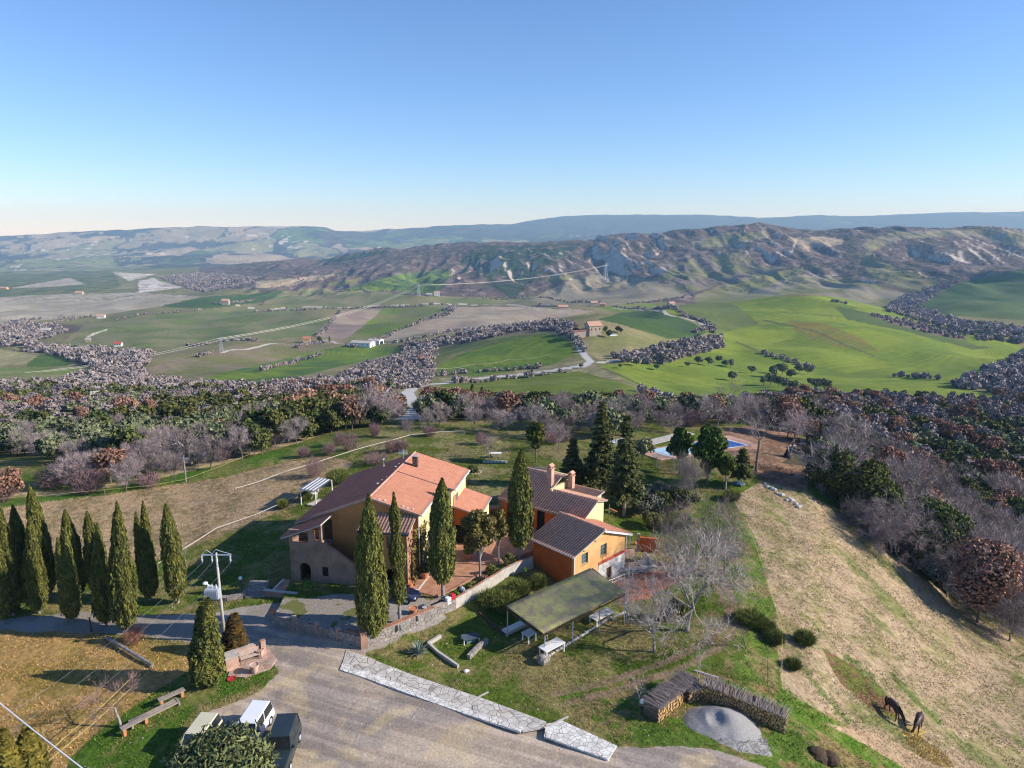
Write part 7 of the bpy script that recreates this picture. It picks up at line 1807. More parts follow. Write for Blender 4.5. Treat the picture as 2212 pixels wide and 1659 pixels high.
skin_mesh('body', [[(0, 0, .95, (.16, .11)), (0, 0, 1.2, (.14, .1)), (0, 0, 1.42, (.17, .1)), (0, 0, 1.52, .06), (0, -.02, 1.64, (.09, .11)), (0, -.02, 1.72, (.08, .09))],
                   [(0, 0, .95, .16), (.1, 0, .85, .1), (.11, -.02, .48, .07), (.11, 0, .1, .05), (.11, -.1, .04, .045)], [(0, 0, .95, .16), (-.1, 0, .85, .1), (-.11, 0, .48, .07), (-.11, .02, .1, .05), (-.11, -.08, .04, .045)],
                   [(0, 0, 1.42, .17), (.2, 0, 1.4, .06), (.25, -.02, 1.12, .045), (.1, -.24, 1.2, .04), (.04, -.3, 1.27, .035)], [(0, 0, 1.42, .17), (-.2, 0, 1.4, .06), (-.25, -.02, 1.12, .045), (-.1, -.24, 1.2, .04), (-.04, -.3, 1.27, .035)]], M['skin'], t, 2)
MB().lathe([(.19, .88), (.2, 1.0), (.18, 1.15), (.22, 1.36), (.2, 1.46), (.08, 1.52)], 12).build('shirt', M['white_cloth'], t)
for s in (-1, 1):
    MB().tube((s * .18, 0, 1.43), (s * .26, -.02, 1.1), .085, .07, 8).tube((s * .26, -.02, 1.12), (s * .1, -.24, 1.2), .07, .055, 8).build('sleeve', M['white_cloth'], t)
    MB().tube((s * .1, 0, .93), (s * .11, -.01, .48), .12, .09, 8).tube((s * .11, -.01, .48), (s * .11, 0, .1), .09, .075, 8).build('trouser_leg', M['dark_cloth'], t)
MB().ball((0, .03, 1.7), .125, 10, 1.1).ball((0, .08, 1.56), .1, 9, 1.3).build('hair', M['hair'], t)
# ------------------------------------------------------------ woods and groves
BARE = [bare_tree(300 + k, 7.5, .85, 1.5, .14, 3, 2300, 1.0, .026, nb=5, minr=.03) for k in range(4)]
OLIV = [leafy_tree(310 + k, 4.6, 2.5, 620, .24, 'olive', 1.2, .14, 12, 1.5, .62) for k in range(3)]
EVER = [leafy_tree(320 + k, 5.8, 2.9, 800, .25, 'evergreen', .8, .14, 14, 1.5, .68) for k in range(3)]
RUSS = [leafy_tree(330 + k, 7.0, 3.0, 700, .24, 'russet', 1.4, .14, 14, 1.3, .40) for k in range(2)]
SHRB = [shrub(340 + k, 3.2, 2.2, 900, .035, .8, 'shrub_twig') for k in range(2)]
KIND = {'bare': (BARE, 'bare_tree', 'bare tree'), 'olive': (OLIV, 'olive_tree', 'olive tree'), 'ever': (EVER, 'evergreen_tree', 'evergreen tree'),
        'russet': (RUSS, 'russet_oak', 'oak tree'), 'shrub': (SHRB, 'bare_shrub', 'shrub')}
LOOK = {'bare': 'leafless purple-grey tree', 'olive': 'grey-green olive tree', 'ever': 'dark green bushy evergreen', 'russet': 'oak with rusty dead leaves', 'shrub': 'low pinkish leafless shrub'}
WOODS = [
 [(-500, 1088), (-500, 832), (110, 838), (330, 846), (560, 848), (700, 836), (760, 838), (835, 852), (862, 872), (868, 905), (830, 925), (735, 938), (680, 955), (600, 977), (480, 1012), (400, 1045), (230, 1072), (0, 1086)],
 [(905, 900), (925, 872), (1000, 873), (1200, 880), (1300, 893), (1500, 888), (1570, 885), (1700, 862), (1850, 860), (2080, 866), (2212, 868), (2212, 800), (2700, 780), (2800, 1700), (2500, 1530), (2212, 1398), (2130, 1348), (2000, 1262), (1900, 1188), (1838, 1122), (1765, 1050), (1745, 965), (1640, 925), (1500, 925), (1380, 948), (1210, 958), (1120, 940), (1000, 932), (905, 930)]]
CLEAR = [[(-50, 985), (50, 985), (120, 1000), (130, 1040), (30, 1060), (-50, 1060)], [(560, 862), (700, 846), (745, 846), (740, 872), (600, 885), (520, 880)], [(80, 895), (190, 893), (200, 915), (90, 925)], [(560, 935), (620, 925), (610, 945)], [(850, 920), (868, 880), (882, 850), (910, 850), (925, 880), (915, 925)], [(1740, 975), (1800, 1040), (1790, 1062), (1745, 1040)]]
def pick(u, v, n1, r):
    x = n1
    def sel(tab):
        s = 0
        for k, p in tab:
            s += p
            if x < s: return k
        return tab[-1][0]
    if u < 620:
        if v > 985 + (u < 300) * 20: return sel((('shrub', .45), ('bare', .47), ('russet', .04), ('olive', .04)))
        if v > 930: return sel((('olive', .62), ('bare', .25), ('ever', .13)))
        if v > 880: return sel((('russet', .14), ('bare', .5), ('olive', .36))) if u < 330 else sel((('bare', .2), ('olive', .4), ('ever', .4)))
        return sel((('bare', .22), ('olive', .42), ('ever', .36))) if u < 400 else sel((('shrub', .2), ('bare', .65), ('ever', .15)))
    if u < 900: return sel((('shrub', .12), ('bare', .48), ('russet', .10), ('olive', .15), ('ever', .15)))
    if u < 1640:
        if v > 908: return sel((('shrub', .15), ('bare', .55), ('olive', .3)))
        return sel((('bare', .22), ('russet', .05), ('olive', .55), ('ever', .18)))
    if v < 925: return sel((('bare', .6), ('russet', .1), ('olive', .18), ('ever', .12)))
    if v < 1055: return sel((('russet', .10), ('bare', .22), ('olive', .38), ('ever', .30)))
    return sel((('bare', .42), ('russet', .16), ('ever', .27), ('olive', .15)))
rg = np.random.RandomState(77)
pts = []
for d0, d1, sp in ((70, 200, 3.9), (200, 330, 4.6), (330, 620, 6.0)):
    gx_ = np.arange(-520, 700, sp); gy_ = np.arange(60, 640, sp)
    A, B = np.meshgrid(gx_, gy_); A = (A + rg.uniform(-.42, .42, A.shape) * sp).ravel(); B = (B + rg.uniform(-.42, .42, B.shape) * sp).ravel()
    zz_ = Z(A, B); u, v, d = proj(A, B, zz_)
    ok = (d > d0) & (d < d1) & (u > -260) & (u < 2480) & (v < 1560)
    ins = np.zeros(ok.shape, bool)
    for w_ in WOODS: ins |= in_poly(u, v, w_)
    for w_ in CLEAR: ins &= ~in_poly(u, v, w_)
    ok &= ins
    nn = fbm(A, B, 30, 3, 400); tq = nn * 1.5 + (rg.rand(len(A)) - .5) * .9; nn = np.empty(len(tq)); nn[np.argsort(tq)] = np.arange(len(tq)) / len(tq); gap = fbm(A, B, 16, 2, 410)
    ok &= gap < .36
    for k in np.nonzero(ok)[0]: pts.append((d[k], A[k], B[k], zz_[k], u[k], v[k], pick(u[k], v[k], nn[k], rg.rand()), rg.rand()))
pts.sort()
print('wood plants', len(pts))
cnt = {}; rest = {k: [] for k in KIND}
for d, x, y, z, u, v, kd, r in pts:
    if 0 < 1 and cnt.get(kd, 0) < 285 and -60 < u < 2270:
        cnt[kd] = cnt.get(kd, 0) + 1
        protos, nm, cat = KIND[kd]
        where = 'on the slope left of the lawn' if u < 700 else ('behind the lawn and the farmhouse' if u < 1250 else ('behind the pool' if v < 960 and u < 1760 else 'on the wooded slope right of the dry field'))
        size_w = ('small ', 'medium-sized ', 'tall ')[min(2, int(r * 3))]
        marks = ((60, 'above the leftmost cypresses'), (200, 'above the dense cypress clump'), (330, 'left of the gnarled oak'), (430, 'round the gnarled oak'), (560, 'right of the gnarled oak'), (700, 'beyond the green strip'), (820, 'near the wide dark oak'), (950, 'beside the bend of the white road'), (1080, 'straight behind the farmhouse'), (1200, 'behind the lone pine'), (1330, 'behind the tall cedars'), (1480, 'left behind the pool'), (1640, 'right behind the pool'), (1760, 'behind the leaning gear'), (1880, 'above the largest evergreen'), (2000, 'above the big silvery bush'), (2110, 'above the rust-red oak'), (9999, 'by the right edge'))
        mk = [m_[1] for m_ in marks if u < m_[0]][0]
        row_w = 'nearest row' if d < 125 else 'front part' if d < 160 else 'middle part' if d < 200 else 'far part'
        grp = {'bare': 'bare trees', 'olive': 'olive trees', 'ever': 'evergreens', 'russet': 'rusty oaks', 'shrub': 'low bare shrubs'}[kd] + ' ' + where
        s = .62 + .65 * r
        if kd == 'bare': s *= 1.05 if (v > 1000 and u > 1700) else .62
        plant(protos[int(r * 97) % len(protos)], nm, size_w + LOOK[kd] + ', ' + row_w + ', ' + mk, cat, (x, y, z - .1), s, grp)
    else: rest[kd].append((x, y, z, (.62 + .65 * r) * (.75 if kd == 'bare' else 1), d))
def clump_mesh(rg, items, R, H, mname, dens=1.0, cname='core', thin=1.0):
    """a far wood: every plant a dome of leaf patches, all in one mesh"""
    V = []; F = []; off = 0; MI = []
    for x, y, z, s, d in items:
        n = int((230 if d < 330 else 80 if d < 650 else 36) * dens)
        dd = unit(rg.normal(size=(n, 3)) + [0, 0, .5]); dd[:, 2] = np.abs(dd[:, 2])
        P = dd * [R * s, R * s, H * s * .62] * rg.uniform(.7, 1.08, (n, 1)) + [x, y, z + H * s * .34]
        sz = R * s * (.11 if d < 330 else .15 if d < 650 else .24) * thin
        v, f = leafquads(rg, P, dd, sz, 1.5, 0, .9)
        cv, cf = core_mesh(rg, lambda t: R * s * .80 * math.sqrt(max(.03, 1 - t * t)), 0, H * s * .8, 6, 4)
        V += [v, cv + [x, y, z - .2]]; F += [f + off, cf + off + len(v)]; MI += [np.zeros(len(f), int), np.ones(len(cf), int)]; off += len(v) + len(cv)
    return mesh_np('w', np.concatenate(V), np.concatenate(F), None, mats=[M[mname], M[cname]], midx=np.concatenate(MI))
for kd, (R, H, mn, nm, lb, cn) in {'bare': (2.9, 6.0, 'twig', 'bare_woodland', 'far mass of leafless purple-grey trees', 'twig_core'), 'olive': (2.3, 3.8, 'olive', 'olive_grove', 'far mass of grey-green olive trees', 'core'), 'ever': (2.6, 4.6, 'evergreen', 'evergreen_thicket', 'far mass of dark green bushes', 'core'),
                                   'russet': (2.7, 5.5, 'russet', 'russet_thicket', 'far mass of rusty oaks', 'twig_core'), 'shrub': (2.2, 2.6, 'shrub_twig', 'shrub_thicket', 'far mass of low pinkish shrubs', 'twig_core')}.items():
    if rest[kd]: tag(link(nm, clump_mesh(rg, rest[kd], R, H, mn, 1, cn)), lb, 'woodland', kind='stuff')
# large trees one can tell apart along the field edge on the right
ED = 'big trees at the edge of the right-hand wood'
for (u, v, tv, R, n, lf, lb, nm, cat) in (
    (1795, 1075, 962, 4.0, 5200, 'evergreen', 'golden-green rounded evergreen, first of the big trees past the pool terrace', 'evergreen_tree', 'evergreen tree'),
    (1858, 1112, 985, 4.6, 6500, 'evergreen', 'largest dark green rounded evergreen at the corner of the dry field', 'evergreen_tree', 'evergreen tree'),
    (1905, 1150, 1040, 3.6, 3800, 'broom', 'olive-green bushy evergreen right behind the big bare bush', 'evergreen_tree', 'evergreen tree'),
    (2010, 1240, 1085, 5.0, 6500, 'evergreen', 'broad grey-green evergreen between the bare bush and the rusty oak', 'evergreen_tree', 'evergreen tree'),
    (2110, 1345, 1165, 4.8, 6500, 'russet', 'brightest rust-red oak at the lower right edge of the dry field', 'russet_oak', 'oak tree'),
    (1920, 1062, 965, 3.4, 3000, 'russet', 'rusty oak behind the big evergreens', 'russet_oak', 'oak tree'),
    (2000, 1060, 975, 3.8, 3600, 'russet', 'pale rusty oak upslope of the evergreens', 'russet_oak', 'oak tree'),
    (2075, 1120, 1025, 4.4, 4200, 'evergreen', 'bright green evergreen in the middle of the right-hand wood', 'evergreen_tree', 'evergreen tree'),
    (18, 1078, 1018, 2.6, 1800, 'russet', 'orange-leaved small oak at the left edge of the photo', 'russet_oak', 'oak tree'),
    (735, 905, 850, 3.0, 1500, 'russet', 'rusty undergrowth oak beside the wide old oak', 'russet_oak', 'oak tree'),
    (468, 960, 905, 3.2, 1600, 'russet', 'orange-brown oak behind the gnarled grey oak', 'russet_oak', 'oak tree')):
    tall(u, v, tv, lambda h: leafy_tree(int(u * 2 + v), h, R, n, .17 if v > 950 else .2, lf, h * .15, .16, 30, 1.5, .62), nm, lb, cat, ED)
for (u, v, tv, sp_, n, lb) in ((1925, 1195, 1062, 1.0, 11000, 'big silvery bare bush at the bend of the dry field'), (2045, 1290, 1120, .9, 6000, 'silvery bare tree left of the rust-red oak'), (1855, 1140, 1075, .8, 2500, 'ragged silvery sapling at the left flank of the big bare bush'),
                               (2180, 1385, 1230, .9, 6000, 'purple bare tree right of the rust-red oak'), (1960, 1130, 1035, .9, 4000, 'pale bare tree between the evergreens'), (1845, 985, 905, .8, 3000, 'bare tree on the far side of the pool terrace'), (2160, 1200, 1100, .9, 4000, 'wide bare tree in the depth of the right-hand wood')):
    tall(u, v, tv, lambda h: bare_tree(int(u + v), h, sp_, h * .12, .15, 4, n, .9, .018, 'pale_bark', 'twig', nb=6, up=.2, minr=.016), 'bare_tree', lb, 'bare tree', ED)
# single olives scattered over the green field
OF = 'olive trees scattered on the green field'
for k, (u, v, s) in enumerate(((1375, 790, 1), (1418, 799, .85), (1410, 783, 1.0), (1433, 786, 1.5), (1484, 793, .8), (1509, 787, 1.2), (1530, 790, 1.3), (1553, 783, 1.1), (1567, 793, 1.1), (1578, 793, 1.2), (1623, 807, 1.2), (1581, 822, 1.2), (1668, 815, 1.6), (1690, 809, 1.7), (1708, 818, 1.3), (1650, 833, 1.2), (1664, 832, 1.5), (1682, 836, 1.3), (1698, 843, 1.4), (1712, 845, 1.3), (1726, 806, 1.3), (1745, 809, 1.2), (1752, 833, 1.0), (1765, 842, 1.3), (1780, 845, 1.4), (1340, 795, .6), (1255, 795, .6))):
    p = G(u, v)
    plant(OLIV[k % 3], 'olive_tree', 'round dark olive tree standing alone on the bright green field', 'olive tree', p, s * 1.15, OF)
for (u, v, tv, lb) in ((1020, 848, 832, 'taller small cypress below the white road'), (1041, 850, 838, 'shorter small cypress below the white road'), (712, 738, 727, 'cypress beside the yellow farmhouse')):
    tall(u, v, tv, lambda h: cypress(400, h, h * .13, 900, size=.4, trunk=.3), 'cypress', lb, 'cypress tree')
p = G(800 / 1 + 43, 858); plant(conifer(401, 9, 4, 1.0, 8, 8, 'fir', size=.3), 'cedar_tree', 'dark layered cedar at the bend of the white road', 'cedar tree', p, 1)
# far woods and hedgerows
FW = [([(37, 752), (137, 750), (250, 757), (335, 765), (312, 805), (312, 832), (150, 837), (125, 827), (212, 800), (145, 775)], 9, 1.5),
      ([(870, 745), (1000, 722), (1106, 703), (1200, 694), (1240, 697), (1235, 712), (1180, 716), (1100, 722), (1000, 742), (860, 762)], 9, 1.1),
      ([(690, 832), (800, 785), (900, 765), (960, 770), (945, 800), (925, 832), (885, 845), (830, 852), (760, 842)], 7.5, 1.1), ([(-200, 832), (330, 820), (560, 837), (700, 815), (760, 842), (560, 850), (-200, 850)], 8, 1.1),
      ([(860, 765), (885, 780), (940, 762), (950, 740), (900, 745)], 9, 1.2),
      ([(1290, 768), (1400, 763), (1450, 742), (1560, 728), (1572, 748), (1500, 768), (1440, 787), (1330, 786)], 8, 1.4), ([(2095, 822), (2200, 770), (2230, 750), (2600, 740), (2600, 860), (2180, 870), (2140, 850), (2050, 836)], 9, 1.5),
      ([(-200, 700), (110, 700), (150, 715), (60, 748), (-200, 752)], 12, 1.5), ([(1905, 670), (1956, 637), (2044, 612), (2088, 598), (2029, 632), (1984, 662), (2040, 686), (2120, 700), (2212, 712), (2500, 712), (2500, 745), (2170, 744), (2110, 735), (2050, 712)], 12, 1.7),
      ([(1190, 712), (1240, 700), (1246, 725), (1230, 735)], 9, 1.3), ([(1860, 676), (1960, 690), (2080, 722), (2090, 735), (2010, 722), (1930, 700)], 14, 1.0),
      ([(345, 600), (440, 590), (560, 600), (545, 615), (440, 632), (395, 620)], 26, 2.2), ([(930, 690), (970, 660), (985, 662), (975, 680)], 14, 1.5)]
items = []
for poly_, sp, sc in FW:
    sp *= .8; ps = [G(*q) for q in poly_]; ps = [p for p in ps if p is not None]
    x0, x1 = min(p.x for p in ps) - 60, max(p.x for p in ps) + 60; y0, y1 = min(p.y for p in ps) - 80, max(p.y for p in ps) + 80
    A, B = np.meshgrid(np.arange(x0, x1, sp), np.arange(y0, y1, sp)); A = (A + rg.uniform(-.45, .45, A.shape) * sp).ravel(); B = (B + rg.uniform(-.45, .45, B.shape) * sp).ravel()
    zz_ = Z(A, B); u, v, d = proj(A, B, zz_); ok = in_poly(u, v, poly_) & (fbm(A, B, 60, 2, 430) < .38) & (d > 330)
    items += [(A[k], B[k], zz_[k], sc * rg.uniform(.5, 1.0) * .85, d[k]) for k in np.nonzero(ok)[0]]
HL = [[(553, 674), (620, 669), (690, 669)], [(683, 728), (716, 694), (738, 673)], [(700, 666), (800, 665), (900, 662), (970, 660)], [(973, 664), (973, 674), (903, 700), (850, 717), (808, 737)], [(840, 743), (930, 726), (1030, 712), (1110, 701)], [(1326, 662), (1393, 668), (1481, 685), (1520, 697), (1538, 710), (1500, 722)], [(1535, 712), (1540, 722)],
      [(1246, 748), (1250, 730)], [(1258, 745), (1264, 762)], [(565, 802), (640, 780), (700, 764)], [(400, 747), (560, 739)], [(35, 758), (100, 762)], [(425, 772), (470, 762)], [(1540, 876), (1650, 858), (1750, 858)], [(1385, 846), (1440, 862), (1520, 886)], [(965, 811), (1040, 803), (1180, 792)], [(980, 827), (1100, 818), (1230, 803)],
      [(1935, 813), (2030, 821)], [(1757, 797), (1700, 778), (1640, 762)], [(250, 692), (400, 674), (440, 670)], [(40, 692), (150, 688), (200, 684)], [(460, 657), (500, 655), (550, 645)], [(1165, 657), (1225, 664)], [(1360, 657), (1480, 642)], [(1440, 604), (1480, 618), (1500, 642)], [(560, 600), (705, 604), (780, 600)], [(738, 630), (850, 632), (928, 642)], [(1143, 642), (1100, 645), (1000, 645)],
      [(110, 700), (165, 690)], [(640, 752), (700, 738)], [(745, 748), (770, 752)], [(1000, 640), (1100, 640), (1200, 648), (1300, 655)], [(1796, 652), (1830, 658)], [(2034, 690), (2100, 698), (2212, 706)], [(1665, 592), (1790, 570), (1860, 560)], [(1859, 542), (1916, 568), (2044, 612)]]
for hl in HL:
    ps = [G(*q) for q in hl]; ps = [p for p in ps if p is not None]
    for a, b_ in zip(ps[:-1], ps[1:]):
        L = (b_ - a).xy.length
        if L > 700: continue
        d = proj(a.x, a.y, a.z)[2]; n = int(L / (3.2 + d * .003)) + 1
        for k in range(n):
            q = a.lerp(b_, (k + rg.uniform(-.3, .3)) / n); items.append((q.x + rg.uniform(-2, 2), q.y + rg.uniform(-2, 2), float(Z(q.x, q.y)), rg.uniform(.3, .8) * (1 + d * .0002), d))
print('far bushes', len(items))
tag(link('hedgerows', clump_mesh(rg, items, 3.0, 5.0, 'twig', 1, 'twig_core', 1.15)), 'purple-grey hedgerows and copses across the valley', 'hedgerow', kind='stuff')
# ------------------------------------------------------------ far farms
def far_house(u, v, L, W, H, ang, wall, roof, label, name='farmhouse', cat='house', wing=None, nwin=3, rise=.32, dark_end=False):
    p = G(u, v); t = thing(name, label, cat, p, ang)
    MB().box(-L / 2, L / 2, -W / 2, W / 2, -2.5, H).slabpoly([(-L / 2, -W / 2, H), (-L / 2, W / 2, H), (-L / 2, 0, H + W * rise)], (1, 0, 0), .3).slabpoly([(L / 2 - .3, -W / 2, H), (L / 2 - .3, W / 2, H), (L / 2 - .3, 0, H + W * rise)], (1, 0, 0), .3).build('wall', M[wall], t)
    o = .5; r_ = MB(); h1 = H + W * rise + .1
    for s in (-1, 1): r_.hexa([(-L / 2 - o, 0, h1), (L / 2 + o, 0, h1), (L / 2 + o, s * (W / 2 + o), H - o * rise * 2 + .1), (-L / 2 - o, s * (W / 2 + o), H - o * rise * 2 + .1)], [(-L / 2 - o, 0, h1 + .25), (L / 2 + o, 0, h1 + .25), (L / 2 + o, s * (W / 2 + o), H - o * rise * 2 + .35), (-L / 2 - o, s * (W / 2 + o), H - o * rise * 2 + .35)])
    ro = r_.build('roof', M[roof], t)
    for k in range(nwin):
        x = -L / 2 + L * (k + .5) / nwin
        MB().box(x - .5, x + .5, -W / 2 - .04, -W / 2 + .02, H * .55, H * .55 + 1.3).build('window', M['dark'], t)
    MB().box(L / 2 - .02, L / 2 + .05, -.8 if not dark_end else -W * .35, .8 if not dark_end else W * .35, 0 if dark_end else -.1, 2.2 if not dark_end else H * .8).build('door', M['dark'], t)
    if wing:
        wl2, wh2 = wing; MB().box(-L / 2 - wl2, -L / 2, -W * .35, W * .35, -2.5, wh2).build('wing', M[wall], t)
        MB().hexa([(-L / 2 - wl2 - .4, -W * .42, wh2 - .3), (-L / 2, -W * .42, wh2 + .6), (-L / 2, W * .42, wh2 + .6), (-L / 2 - wl2 - .4, W * .42, wh2 - .3)], [(-L / 2 - wl2 - .4, -W * .42, wh2), (-L / 2, -W * .42, wh2 + 1.4), (-L / 2, W * .42, wh2 + 1.4), (-L / 2 - wl2 - .4, W * .42, wh2)]).build('wing_roof', M['tile_dark'], t)
    return t
M['stone_wall'] = mat('far_stone', (.46, .38, .30), (.36, .29, .23), .4); M['far_white'] = mat('far_white', (.78, .77, .74), (.7, .68, .66), .3)
far_house(1281, 722, 11, 9, 7.5, .35, 'stone_wall', 'tile_pale', 'large stone farmhouse with a long low wing on the knoll beyond the road', wing=(13, 3.5))
far_house(784, 748, 25, 15, 5, -.25, 'far_white', 'concrete', 'long white barn in the valley', 'barn', 'barn', nwin=4, rise=.10)
far_house(812, 744, 15, 13, 5.5, -.25, 'far_white', 'concrete', 'shorter white barn with a dark open end beside the long one', 'barn', 'barn', nwin=0, rise=.10, dark_end=True)
far_house(663, 740, 9, 8, 6, .2, 'apricot', 'tile', 'yellow farmhouse with red roof left of the white barns')
far_house(488, 658, 15, 11, 9, .1, 'stone_wall', 'tile_pale', 'tall pale farmhouse on the ridge in the left middle distance')
far_house(219, 687, 15, 8, 5, .2, 'far_white', 'tile_pale', 'low white farmhouse amid the left fields')
far_house(256, 748, 9, 6, 3.8, .15, 'far_white', 'red_band', 'little white hut with a bright red roof')
far_house(191, 738, 6, 4, 3.5, .3, 'stone_wall', 'concrete', 'roofless-looking stone ruin left of the red-roofed hut', nwin=1)
far_house(100, 719, 14, 9, 5, .1, 'far_white', 'concrete', 'white building near the left edge beside a lane')
far_house(1450, 660, 14, 9, 5, .4, 'stone_wall', 'tile_pale', 'small stone house on the crest of the green hill')
far_house(1216, 668, 18, 10, 5, .1, 'stone_wall', 'tile_pale', 'low farm building above the stubble field, left one')
far_house(1283, 661, 14, 10, 7, .1, 'stone_wall', 'tile_pale', 'stone farm among dark cypresses behind the knoll')
far_house(1302, 662, 12, 8, 5, -.2, 'apricot', 'tile_pale', 'second roof of the stone farm behind the knoll')
far_house(944, 639, 14, 9, 8, .1, 'far_white', 'tile_pale', 'white house under the pylon on the far ridge')
far_house(927, 640, 14, 8, 5, .0, 'stone_wall', 'concrete', 'grey shed left of the white house under the pylon', 'barn', 'barn')
far_house(172, 636, 22, 12, 6, .1, 'stone_wall', 'tile_pale', 'far farm among trees on the pale clay field')
far_house(8, 625, 30, 12, 5, .0, 'apricot', 'tile_pale', 'far farm at the left edge')
far_house(107, 940, 3.2, 2.2, 2.4, .1, 'far_white', 'white_paint', 'little white hut among the olive trees on the left', 'hut', 'hut', nwin=2)
far_house(216, 866, 6, 5, 3, .4, 'apricot', 'concrete', 'yellowish hut amid the dark evergreens on the left', 'hut', 'hut', nwin=1)
far_house(918, 782, 7, 5, 2.6, .1, 'brick_pink', 'tile', 'brick ruin hidden in the scrub near the road junction', 'hut', 'hut', nwin=0)
t = thing('swimming_pool', 'tiny turquoise pool among bushes beside the stone farmhouse on the knoll', 'pool', G(1322, 724), .4); MB().box(-4, 4, -2.2, 2.2, -.3, .25).build('rim', M['white_paint'], t); MB().box(-3.5, 3.5, -1.7, 1.7, .2, .28).build('water', M['pool_cover'], t)
for (u, v, s, lb) in ((1308, 719, 1.0, 'left dark bush beside the far pool'), (1316, 729, 1.1, 'front olive bush beside the far pool'), (1334, 717, .9, 'right dark bush beside the far pool'), (1340, 719, .8, 'outermost bush beside the far pool'), (1244, 728, 1.4, 'dark trees at the wing of the far stone farmhouse'), (690, 739, 1.5, 'round tree right of the yellow farmhouse')):
    plant(EVER[0], 'bush', lb, 'bush', G(u, v), s, 'bushes at the far farms')
def pylon(u, v, tv, label):
    p = G(u, v); lo, hi = p.z, p.z + 90
    for _ in range(40):
        m = (lo + hi) / 2
        if proj(p.x, p.y, m)[1] > tv: lo = m
        else: hi = m
    h = lo - p.z; t = thing('pylon', label, 'pylon', p, .5, 'lattice pylons across the valley'); m_ = MB(); r = max(.10, h * .006); b_ = h * .12
    for sx in (-1, 1):
        for sy in (-1, 1): m_.tube((sx * b_, sy * b_, -1), (sx * .4, sy * .4, h), r, r, 4)
    for k in range(7):
        z0_, z1_ = h * k / 7, h * (k + 1) / 7; w0, w1 = b_ * (1 - k / 7) + .4 * k / 7, b_ * (1 - (k + 1) / 7) + .4 * (k + 1) / 7
        for s in (-1, 1): m_.tube((-w0, s * w0, z0_), (w1, s * w1, z1_), r * .6, r * .6, 3).tube((s * w0, -w0, z0_), (s * w1, w1, z1_), r * .6, r * .6, 3).tube((w0, s * w0, z0_), (-w1, s * w1, z1_), r * .6, r * .6, 3)
    m_.build('lattice', M['steel'], t)
    MB().box(-h * .22, h * .22, -.2, .2, h * .86, h * .86 + r * 2).build('cross_arm', M['steel'], t)
    return p + Vector((0, 0, h * .86))
t1 = pylon(479, 760, 727, 'lattice pylon left of the yellow farmhouse'); t2_ = pylon(905, 640, 612, 'lattice pylon above the white house on the far ridge'); t3 = pylon(1308, 606, 568, 'lattice pylon on the bare knoll in the middle distance')
for off in (-4, 4):
    o = Vector((off, 0, 0))
    wire('power_line', 'pale overhead line spanning the valley between pylons', at_d(-60, 815, 560) + o, t1 + o, .10, 'fence_wire', 6, 20, 'wire', 'valley power lines')
    wire('power_line', 'pale overhead line spanning the valley between pylons', t1 + o, t2_ + o, .13, 'fence_wire', 14, 24, 'wire', 'valley power lines')
    wire('power_line', 'pale overhead line spanning the valley between pylons', t2_ + o, t3 + o, .2, 'fence_wire', 14, 24, 'wire', 'valley power lines')
# ------------------------------------------------------------ grass tufts, stones
n = 330000
az_ = rg.uniform(rad(-42), rad(42), n); r_ = np.sqrt(rg.uniform(34 ** 2, 112 ** 2, n)); A = r_ * np.sin(az_); B = r_ * np.cos(az_)
fi = np.clip(((az_ - AZ[0]) / (AZ[1] - AZ[0])).astype(int), 0, NAZ - 1); fj = np.clip(np.interp(r_, RG, np.arange(NR)).astype(int), 0, NR - 1)
ok = (cls[fj, fi] == 0) & (fbm(A, B, 3.0, 2, 450) + rg.uniform(-.3, .3, n) > -.12)
ok &= ~in_poly(A, B, [(p.x, p.y) for p in (fh(-9, -3, 0), fh(9.5, -3, 0), fh(9.5, 14, 0), fh(-8, 14, 0))]) & ~((A > -11) & (A < 2) & (B > 60) & (B < 76) & in_poly(A, B, P6((872, 1271), (905, 1279), (943, 1290), (968, 1280), (1056, 1231), (1150, 1190), (1150, 1090), (985, 1120), (925, 1150))))
k_ = np.nonzero(ok)[0]; A, B = A[k_], B[k_]; zz_ = Z(A, B); base = CG[fj[k_], fi[k_]]
m3 = 3; A3, B3, Z3 = (np.repeat(q, m3) for q in (A, B, zz_)); th = rg.uniform(0, 6.28, len(A3)); h3 = rg.uniform(.03, .11, len(A3)) * (1 + 1.5 * (rg.rand(len(A3)) < .04)); w3 = rg.uniform(.02, .05, len(A3))
ox, oy = rg.normal(size=(2, len(A3))) * .10
V_ = np.stack([np.stack([A3 + ox - w3 * np.cos(th), B3 + oy - w3 * np.sin(th), Z3], 1), np.stack([A3 + ox + w3 * np.cos(th), B3 + oy + w3 * np.sin(th), Z3], 1), np.stack([A3 + ox * 1.8, B3 + oy * 1.8, Z3 + h3], 1)], 1).reshape(-1, 3)
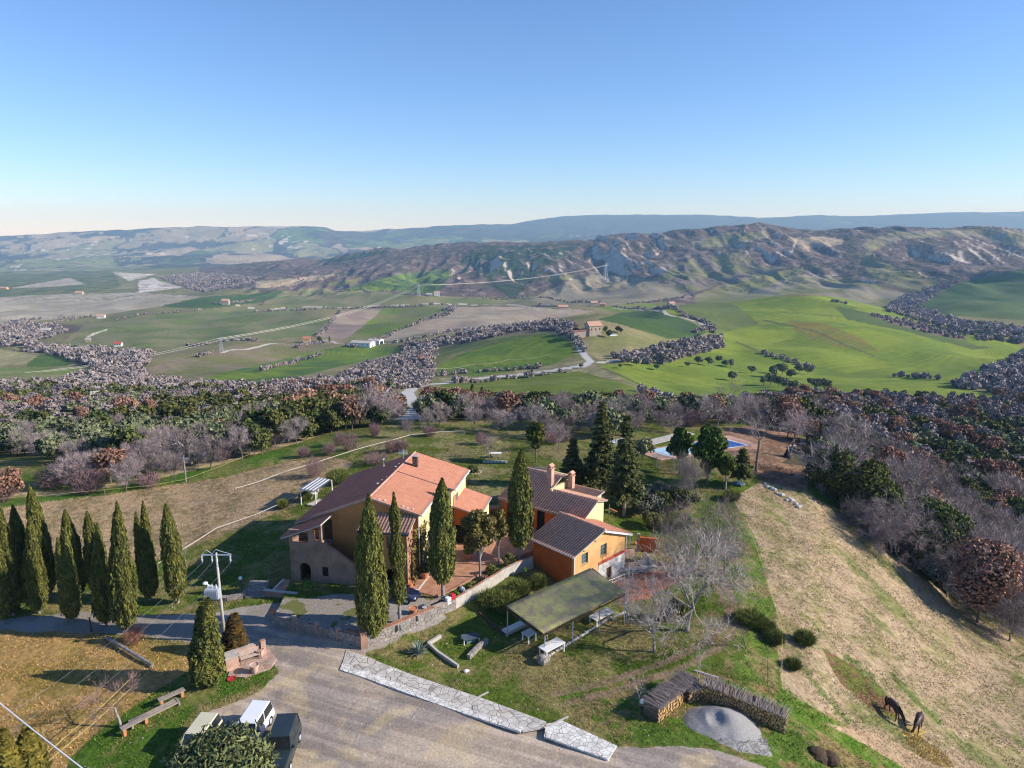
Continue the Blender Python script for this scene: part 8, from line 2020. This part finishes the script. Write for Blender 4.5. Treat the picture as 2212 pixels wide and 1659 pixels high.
me = mesh_np('grass_tufts', V_, np.arange(len(V_)).reshape(-1, 3), None, mats=[ground_mat('grass_blades', [(1.0, .8, 1.2)], [])])
cr_ = np.repeat(base, m3 * 3, 0) * np.repeat(rg.uniform(.9, 1.9, (len(A3), 1)), 3, 0); cr_ = np.concatenate([cr_, np.ones((len(cr_), 1))], 1).astype(np.float32)
me.color_attributes.new(name="Col", type='FLOAT_COLOR', domain='POINT').data.foreach_set('color', cr_.ravel())
tag(link('grass_tufts', me), 'short tufts of green and dry grass round the estate', 'grass', kind='stuff')
n = 5200; az_ = rg.uniform(rad(-42), rad(42), n); r_ = np.sqrt(rg.uniform(34 ** 2, 90 ** 2, n)); A = r_ * np.sin(az_); B = r_ * np.cos(az_); s = .018 + .07 * rg.rand(n) ** 5; zz_ = Z(A, B)
P = np.stack([A, B, zz_], 1); oc = np.array([(1, 0, 0), (0, 1, 0), (-1, 0, 0), (0, -1, 0), (0, 0, .7)], float); V_ = (P[:, None] + oc[None] * s[:, None, None] * rg.uniform(.6, 1.4, (n, 5, 1))).reshape(-1, 3)
F_ = (np.arange(n)[:, None, None] * 5 + np.array([(0, 1, 4), (1, 2, 4), (2, 3, 4), (3, 0, 4)])[None]).reshape(-1, 3)
tag(link('loose_stones', mesh_np('loose_stones', V_, F_, M['rock'])), 'small loose stones strewn over the yard and grass', 'stones', kind='stuff')
HAZE_D = 8e-5
# ------------------------------------------------------------ air
hz = MB().box(-12500, 12500, -120, 15800, -420, 460).build('haze', M['white_wall'])
hm = bpy.data.materials.new('haze_air'); hm.use_nodes = True
hn = hm.node_tree.nodes; hl = hm.node_tree.links
hn.remove(hn["Principled BSDF"])
pv = hn.new("ShaderNodeVolumePrincipled")
pv.inputs["Color"].default_value = (.34, .66, 1.0, 1); pv.inputs["Density"].default_value = HAZE_D
pv.inputs["Absorption Color"].default_value = (1, 1, 1, 1)
pv.inputs["Anisotropy"].default_value = 0.0
hl.new(pv.outputs[0], hn["Material Output"].inputs["Volume"])
hz.data.materials.clear(); hz.data.materials.append(hm)
tag(hz, 'thin blue haze over the far hills', 'haze', kind='stuff')
